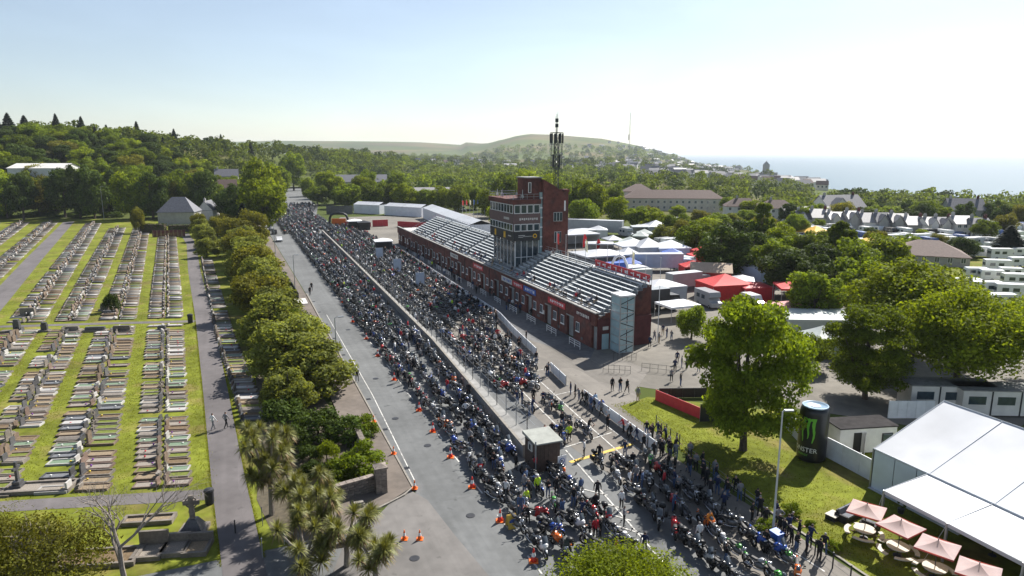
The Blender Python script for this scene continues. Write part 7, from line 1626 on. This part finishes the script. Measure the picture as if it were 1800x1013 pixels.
# ------------------------------------------------------------------ vehicles
def veh_wheels(t, xs, ys, r=.34):
    for x in xs:
        for y in ys: mb = MB(); mb.tube([(x-.1, y, r), (x+.1, y, r)], r, 12); w_ = mb.build('wheel', M_rubber, t); mb = MB(); mb.tube([(x-.11, y, r), (x+.11, y, r)], r*.55, 8); mb.build('rim', M_steel, w_)
VP = {k: mat('car_paint_'+k, v, .25, .05, 2, spec=.6) for k, v in {'white': (.74, .74, .74), 'silver': (.36, .37, .38), 'black': (.02, .02, .022), 'blue': (.04, .09, .28), 'red': (.36, .02, .02)}.items()}
def van(c, kind, label):
    t = thing({'van': 'parked_van', 'car': 'parked_car', 'motorhome': 'motorhome', 'caravan': 'caravan'}[kind], label, {'van': 'van', 'car': 'car', 'motorhome': 'motorhome', 'caravan': 'caravan'}[kind])
    if kind == 'car': w, prof = .86, [(-2.1, .3), (2.1, .3), (2.15, .75), (1.7, .92), (1.3, .98), (.8, 1.42), (-.6, 1.46), (-1.2, .98), (-2.0, .85), (-2.15, .6)]
    elif kind == 'van': w, prof = .98, [(-2.5, .3), (2.5, .3), (2.5, 2.2), (2.3, 2.3), (-1.1, 2.3), (-1.7, 1.35), (-2.45, 1.05)]
    elif kind == 'motorhome': w, prof = 1.12, [(-3.2, .35), (3.2, .35), (3.2, 2.9), (-2.2, 2.95), (-2.5, 2.1), (-1.9, 1.9), (-2.4, 1.3), (-3.15, 1.1)]
    else: w, prof = 1.08, [(-2.4, .45), (2.4, .45), (2.5, 1.5), (2.2, 2.5), (-2.0, 2.55), (-2.5, 1.5)]
    mb = MB(); mb.xprism(prof, -w, w); mb.build('body', VP[c], t)
    zr = {'car': (.98, 1.36), 'van': (1.35, 1.95), 'motorhome': (1.5, 2.2), 'caravan': (1.4, 2.05)}[kind]; ys = {'car': [(-1.0, -.1), (.0, .9)], 'van': [(-1.3, -.6)], 'motorhome': [(-.6, .5), (1.2, 2.3)], 'caravan': [(-1.6, -.5), (.6, 1.7)]}[kind]
    for a, b in ys:
        for s in (-1, 1): mb = MB(); mb.b2(s*w+(.002 if s > 0 else -.03), s*w+(.03 if s > 0 else -.002), a, b, *zr); mb.build('window', M_glass, t)
    if kind == 'car': mb = MB(); mb.add([(-.75, -1.17, 1.03), (.75, -1.17, 1.03), (.68, -.66, 1.44), (-.68, -.66, 1.44)], [(0, 1, 2, 3)]); mb.v = [(x, y-.03, z+.02) for x, y, z in mb.v]; mb.build('windscreen', M_glass, t)
    else: mb = MB(); y = prof[-2][0]; mb.b2(-w*.8, w*.8, max(q[0] for q in prof)+.002, max(q[0] for q in prof)+.03, zr[0], zr[1]); mb.build('rear_window', M_glass, t)
    veh_wheels(t, (-w+.08, w-.08), {'car': (-1.35, 1.3), 'van': (-1.6, 1.5), 'motorhome': (-2.2, 1.7), 'caravan': (.2,)}[kind]); return Proto(t)
VK = {}
def put_veh(c, kind, p, rz, where, group):
    if (c, kind) not in VK: VK[(c, kind)] = van(c, kind, '')
    lab = '%s %s %s' % (c, kind, where); VK[(c, kind)].put(p, rz, 1.0, lab, group+': '+lab)
occ = []
for k in range(1600):
    px, py = rnd.uniform(1395, 1800), rnd.uniform(396, 448)
    if px > 1575 and py > 438 and px < 1715: continue
    p = at(px, py)
    if any((p.x-q.x)**2+(p.y-q.y)**2 < 4.0**2 for q in occ) or len(occ) > 150: continue
    occ.append(p); put_veh(rnd.choice(['white', 'white', 'white', 'silver', 'blue', 'black']) , rnd.choice(['van', 'motorhome', 'car', 'caravan', 'motorhome']), (p.x, p.y, .03), rnd.choice([0.2, 1.77])+rnd.uniform(-.1, .1), 'parked in the camper field below the terrace', 'camper field')
for px, py in [(1715, 490), (1755, 478), (1790, 470), (1735, 520), (1790, 505), (1760, 540), (1700, 515), (1780, 525), (1722, 452), (1760, 456), (1795, 452), (1742, 494), (1775, 490), (1720, 540), (1700, 545), (1500, 448), (1545, 452), (1575, 458), (1530, 462), (1560, 470)]:
    p = at(px, py); put_veh('white', rnd.choice(['motorhome', 'caravan']), (p.x, p.y, .03), 1.35+rnd.uniform(-.1, .1), 'parked near the brown hipped clubhouse', 'motorhomes by the clubhouse')
occ = []
for k in range(200):
    px, py = rnd.uniform(640, 820), rnd.uniform(362, 371); p = at(px, py)
    if any((p.x-q.x)**2+(p.y-q.y)**2 < 5**2 for q in occ) or len(occ) > 17: continue
    occ.append(p); put_veh(rnd.choice(['white', 'silver', 'black', 'blue']), 'car', (p.x, p.y, .03), rnd.uniform(1.3, 1.8), 'parked under the trees behind the white marquees', 'cars under the trees')
for k, (u, c) in enumerate([(150, 'white'), (172, 'black'), (186, 'silver'), (196, 'black'), (212, 'white'), (228, 'red')]):
    p = W(u, lerp(ROADL, u)+1.6); put_veh(c, 'car', (p.x, p.y, .05), TH+math.pi, 'parked along the kerb past the crowd', 'cars parked along the kerb')
t = thing('road_gantry', 'dark bar spanning the road beyond the massed bikes', 'gantry', W(392, -13), TH); mb = MB(); mb.b2(-11, 11, -.3, .3, 5.0, 5.9); mb.build('beam', M_dark, t)
for s in (-11, 11): mb = MB(); mb.b2(s-.25, s+.25, -.25, .25, -1, 5.0); mb.build('leg', M_steel, t)
# ------------------------------------------------------------------ paddock
def truck(px, py, L_, w, h, bm, rm, label, rz, name='race_truck'):
    p = at(px, py); t = thing(name, label, 'truck', p, rz); mb = MB(); mb.b2(-L_/2, L_/2-2.4, -w/2, w/2, .9, h); mb.build('trailer_box', bm, t); mb = MB(); mb.b2(-L_/2-.03, L_/2-2.37, -w/2-.03, w/2+.03, h, h+.06); mb.build('roof', rm, t)
    mb = MB(); mb.yprism([(L_/2-2.2, .7), (L_/2, .7), (L_/2, 1.7), (L_/2-.3, 2.9), (L_/2-2.2, 3.0)], -w/2+.05, w/2-.05); cb_ = mb.build('cab', bm, t); mb = MB(); mb.b2(L_/2-1.6, L_/2-.5, -w/2+.0, -w/2+.048, 1.8, 2.5); mb.build('window', M_glass, cb_)
    for x in (-L_/2+1.2, -L_/2+2.4, L_/2-1.4):
        for y in (-w/2+.2, w/2-.2): mb = MB(); mb.tube([(x, y-.14, .5), (x, y+.14, .5)], .5, 12); mb.build('wheel', M_rubber, t)
M_tb = mat('truck_blue', (.42, .52, .66), .4, .08, 1); M_tg = mat('truck_grey', (.3, .32, .33), .4, .08, 1)
truck(1165, 476, 14, 2.6, 4.2, M_tb, M_pvc, 'long pale blue race truck behind the white paddock tents', R(2)); truck(1052, 412, 22, 3, 5.0, M_tg, M_pvc, 'long grey transporter with white roof past the tower', R(-22)); truck(1185, 400, 12, 2.6, 3.8, VP['white'], M_pvc, 'white lorry below the pale trees', R(3)); truck(1160, 546, 7, 2.6, 4.2, M_dark, M_tg, 'dark box truck in shade beside the stair tower', TH); truck(1205, 430, 9, 2.5, 3.6, VP['white'], M_pvc, 'white rigid truck between paddock tents', R(5)); truck(1285, 470, 11, 2.6, 3.6, M_tg, M_tg, 'grey hospitality trailer behind the red gazebo', R(-12))
def gazebo(px, py, w, d, h, rh_, m, label, rz=.1, walls=None, name='gazebo'):
    p = at(px, py); t = thing(name, label, 'gazebo', p, rz); X, Y = w/2, d/2; n = 5
    C_ = [(-X, -Y), (X, -Y), (X, Y), (-X, Y)]
    for q in range(4):
        a, b = Vector(C_[q]), Vector(C_[(q+1) % 4]); v = []; mb = MB()
        for i in range(n):
            t_ = i/(n-1); ra = (a*t_, b*t_)
            for j in range(4): xy = ra[0].lerp(ra[1], j/3); v.append((xy.x, xy.y, h+rh_*(1-t_)**1.15))
        mb.add(v, [(i*4+j, (i+1)*4+j, (i+1)*4+j+1, i*4+j+1) for i in range(n-1) for j in range(3)]); mb.build('canopy_panel', m, t, smooth=True)
        mb = MB(); mb.add([(a.x, a.y, h), (b.x, b.y, h), (b.x, b.y, h-.35), (a.x, a.y, h-.35)], [(0, 1, 2, 3)]); mb.build('valance', m, t)
        mb = MB(); mb.tube([(a.x*.98, a.y*.98, 0), (a.x*.98, a.y*.98, h)], .06, 5); mb.build('leg', M_steel, t)
        if walls and q in walls: k = .97; mb = MB(); mb.add([(a.x*k, a.y*k, 0), (b.x*k, b.y*k, 0), (b.x*k, b.y*k, h), (a.x*k, a.y*k, h)], [(0, 1, 2, 3)]); mb.build('side_wall', m, t)
M_tgr = mat('tent_greygreen', (.45, .49, .46), .6, .08, 1)
for a in [(1052, 470, 12, 10, 3.6, 1.0, M_pvc, 'broad white awning roof right behind the benches', TH, (1, 2)), (1012, 432, 12, 9, 4, 1.2, M_pvc, 'white awning behind the brick tower', TH, (1, 2)), (1138, 452, 8, 8, 3.2, 2.2, M_pvc, 'white peaked tent beyond the awning roof', .2, (0, 1, 2, 3)), (1178, 452, 9, 8, 3.0, 1.8, M_tentw, 'second white peaked tent beside the blue truck', .1, (0, 1, 2)), (1112, 450, 9, 7, 3.2, 1.6, M_tentw, 'pale tent before the blue race truck', .2, (0, 1)), (1100, 492, 9, 4, 3.0, .5, M_pvc, 'small flat white canopy near the red banner', TH, None), (1158, 528, 8, 7, 3.2, 1.0, M_pvc, 'white awning beside the dark box truck', TH, (0,)), (1190, 560, 6, 5, 2.7, .7, M_tentw, 'low white canopy at the paddock entrance', TH, None), (1152, 412, 9, 8, 3, 2, M_pvc, 'white tent under the pale trees', .2, (0, 1)), (1225, 412, 9, 8, 3, 1.2, M_pvc, 'flat white tent under the feathery tree', .2, (0, 1)),
          (1272, 524, 9, 7, 3.2, 1.7, M_red, 'red gazebo with pale lit corner in the paddock', .25, (0, 1, 2, 3)), (1322, 526, 6, 6, 2.8, .6, M_redboard, 'small red side awning next to the red gazebo', .1, (0,)), (1408, 540, 9, 7, 4.0, .9, M_red, 'red flat awning under dark trees', -.15, (1,)), (1442, 552, 5, 5, 3.6, .3, M_redboard, 'dark red booth right of the flat awning', -.1, (0, 1, 3)), (1392, 560, 8, 5, 2.4, .8, mat('tent_pink', (.58, .28, .27), .7, .1, 1), 'faded pink gazebo in front of the red awning', .1, None), (1440, 582, 13, 8, 2.8, .5, M_tgr, 'wide grey awning roof below the red awning', -.05, (0,)), (1443, 620, 5, 5, 2.6, 1.4, M_tgr, 'small grey tent with red stripe near the domed tree', .2, (0, 1, 3)), (1432, 424, 8, 8, 3, 2, M_yellow, 'yellow peaked tent in the camper field', .3, None), (1525, 445, 9, 8, 2.8, 1.8, M_yellow, 'yellow tent behind the mid green tree', .3, None), (1300, 432, 10, 7, 3.2, .8, M_tgr, 'grey canopy hidden below the feathery tree', 0, None)]:
    gazebo(a[0], a[1], a[2], a[3], a[4], a[5], a[6], a[7], a[8], a[9])
pk = random.Random(5); pocc = [at(a, b) for a, b in ((1052, 470), (1012, 432), (1138, 452), (1178, 452), (1112, 450), (1158, 528), (1165, 476), (1160, 546), (1272, 524), (1248, 500), (1052, 412), (1285, 470))]; nadd = 0
for k in range(600):
    px, py = pk.uniform(1010, 1330), pk.uniform(405, 545); p = at(px, py); u_, n_u = UN(p)
    if n_u < 16 or px > 1330-(545-py)*.3 or nadd > 44: continue
    if any((p.x-q.x)**2+(p.y-q.y)**2 < 7.2**2 for q in pocc): continue
    pocc.append(p); nadd += 1; kind = pk.choice(['tent', 'tent', 'tent', 'awning', 'van', 'home', 'truck'])
    if kind == 'tent': c = pk.choice(['white', 'white', 'grey', 'red', 'blue']); gazebo(px, py, pk.uniform(4.5, 6.5), pk.uniform(4.5, 6), 2.6, pk.uniform(.8, 1.5), {'white': M_pvc, 'grey': M_tgr, 'red': M_red, 'blue': M_blue}[c], '%s pop-up gazebo packed between the paddock trucks' % c, pk.uniform(-.3, .5), pk.choice([None, (0, 1), (1, 2, 3)])); 
    elif kind == 'awning': gazebo(px, py, 8, 5, 3.1, .5, M_pvc, 'flat white team awning packed between paddock trucks', pk.uniform(-.2, .5), (1, 2))
    elif kind == 'truck': truck(px, py, pk.uniform(8, 11), 2.5, 3.7, pk.choice([VP['white'], M_tb, M_tg]), M_pvc, 'race lorry squeezed between paddock awnings', pk.choice([TH, TH+1.57])+pk.uniform(-.1, .1))
    else: put_veh(pk.choice(['white', 'white', 'black', 'silver']), 'van' if kind == 'van' else 'motorhome', (p.x, p.y, .03), pk.choice([TH, TH+1.57])+pk.uniform(-.2, .2), 'squeezed between the paddock awnings', 'paddock vehicles')
for o in COL.objects:
    if o.parent is None and o.get('label') and 'packed between' in o['label'] or (o.parent is None and o.get('label', '').startswith('race lorry')): o['group'] = 'paddock: '+o['label']
house('red_shed', 'red boarded shed with buff roof behind the red gazebo', tuple(at(1248, 500)), R(-14), 8, 7, 3.4, 1.4, mat('red_boards', (.35, .05, .045), .7, .12, 2), mat('buff_roof', (.45, .35, .25), .8, .1, 2), chim=0, win=(1, 2), cat='shed')
for k, (px, py, h) in enumerate([(1024, 442, 5.0), (1048, 448, 4.4)]):
    t = thing('feather_flag', 'tall red feather flag among the paddock trucks', 'flag', at(px, py), .3, 'red feather flags'); mb = MB(); mb.tube([(0, 0, 0), (0, 0, h*.6), (.3, 0, h), (.8, 0, h*1.02)], .04, 5); mb.build('pole', M_steel, t); mb = MB(); v = [(.03, 0, h*.2), (.9, .1, h*.3), (1.3, .05, h*.75), (.8, 0, h*1.0), (.3, 0, h*.98), (.03, 0, h*.6)]; mb.poly(v); mb.poly([(x, y+.02, z) for x, y, z in v[::-1]]); mb.build('sail', FLC[0], t)
t = thing('blue_arch_tent', 'small blue and white arched tent behind the red banner', 'tent', at(1087, 505), TH); mb = MB(); mb.tube([(-2.4, 0, 0), (-2.0, 0, 4.5), (-1, 0, 6.4), (0, 0, 6.9), (1, 0, 6.4), (2.0, 0, 4.5), (2.4, 0, 0)], .3, 8); mb.build('arch_tube', M_white, t, smooth=True); mb = MB(); mb.prism([(-2.1, .1), (2.1, .1), (2.1, 2.2), (-2.1, 2.2)], 0, 5.2); mb.build('tent_body', M_blue, t)
# ------------------------------------------------------------------ air
mh = bpy.data.materials.new('haze'); mh.use_nodes = True; nt = mh.node_tree
for n_ in list(nt.nodes):
    if n_.type == 'BSDF_PRINCIPLED': nt.nodes.remove(n_)
pvn = nt.nodes.new('ShaderNodeVolumePrincipled'); pvn.inputs['Color'].default_value = (.84, .92, 1.0, 1); pvn.inputs['Density'].default_value = 0.000068; pvn.inputs['Anisotropy'].default_value = .2
nt.links.new(pvn.outputs[0], nt.nodes['Material Output'].inputs['Volume'])
mb = MB(); mb.b2(-43000, 43000, -43000, 43000, -190, 150); hz = mb.build('haze', mh); struct(hz, 'stuff')
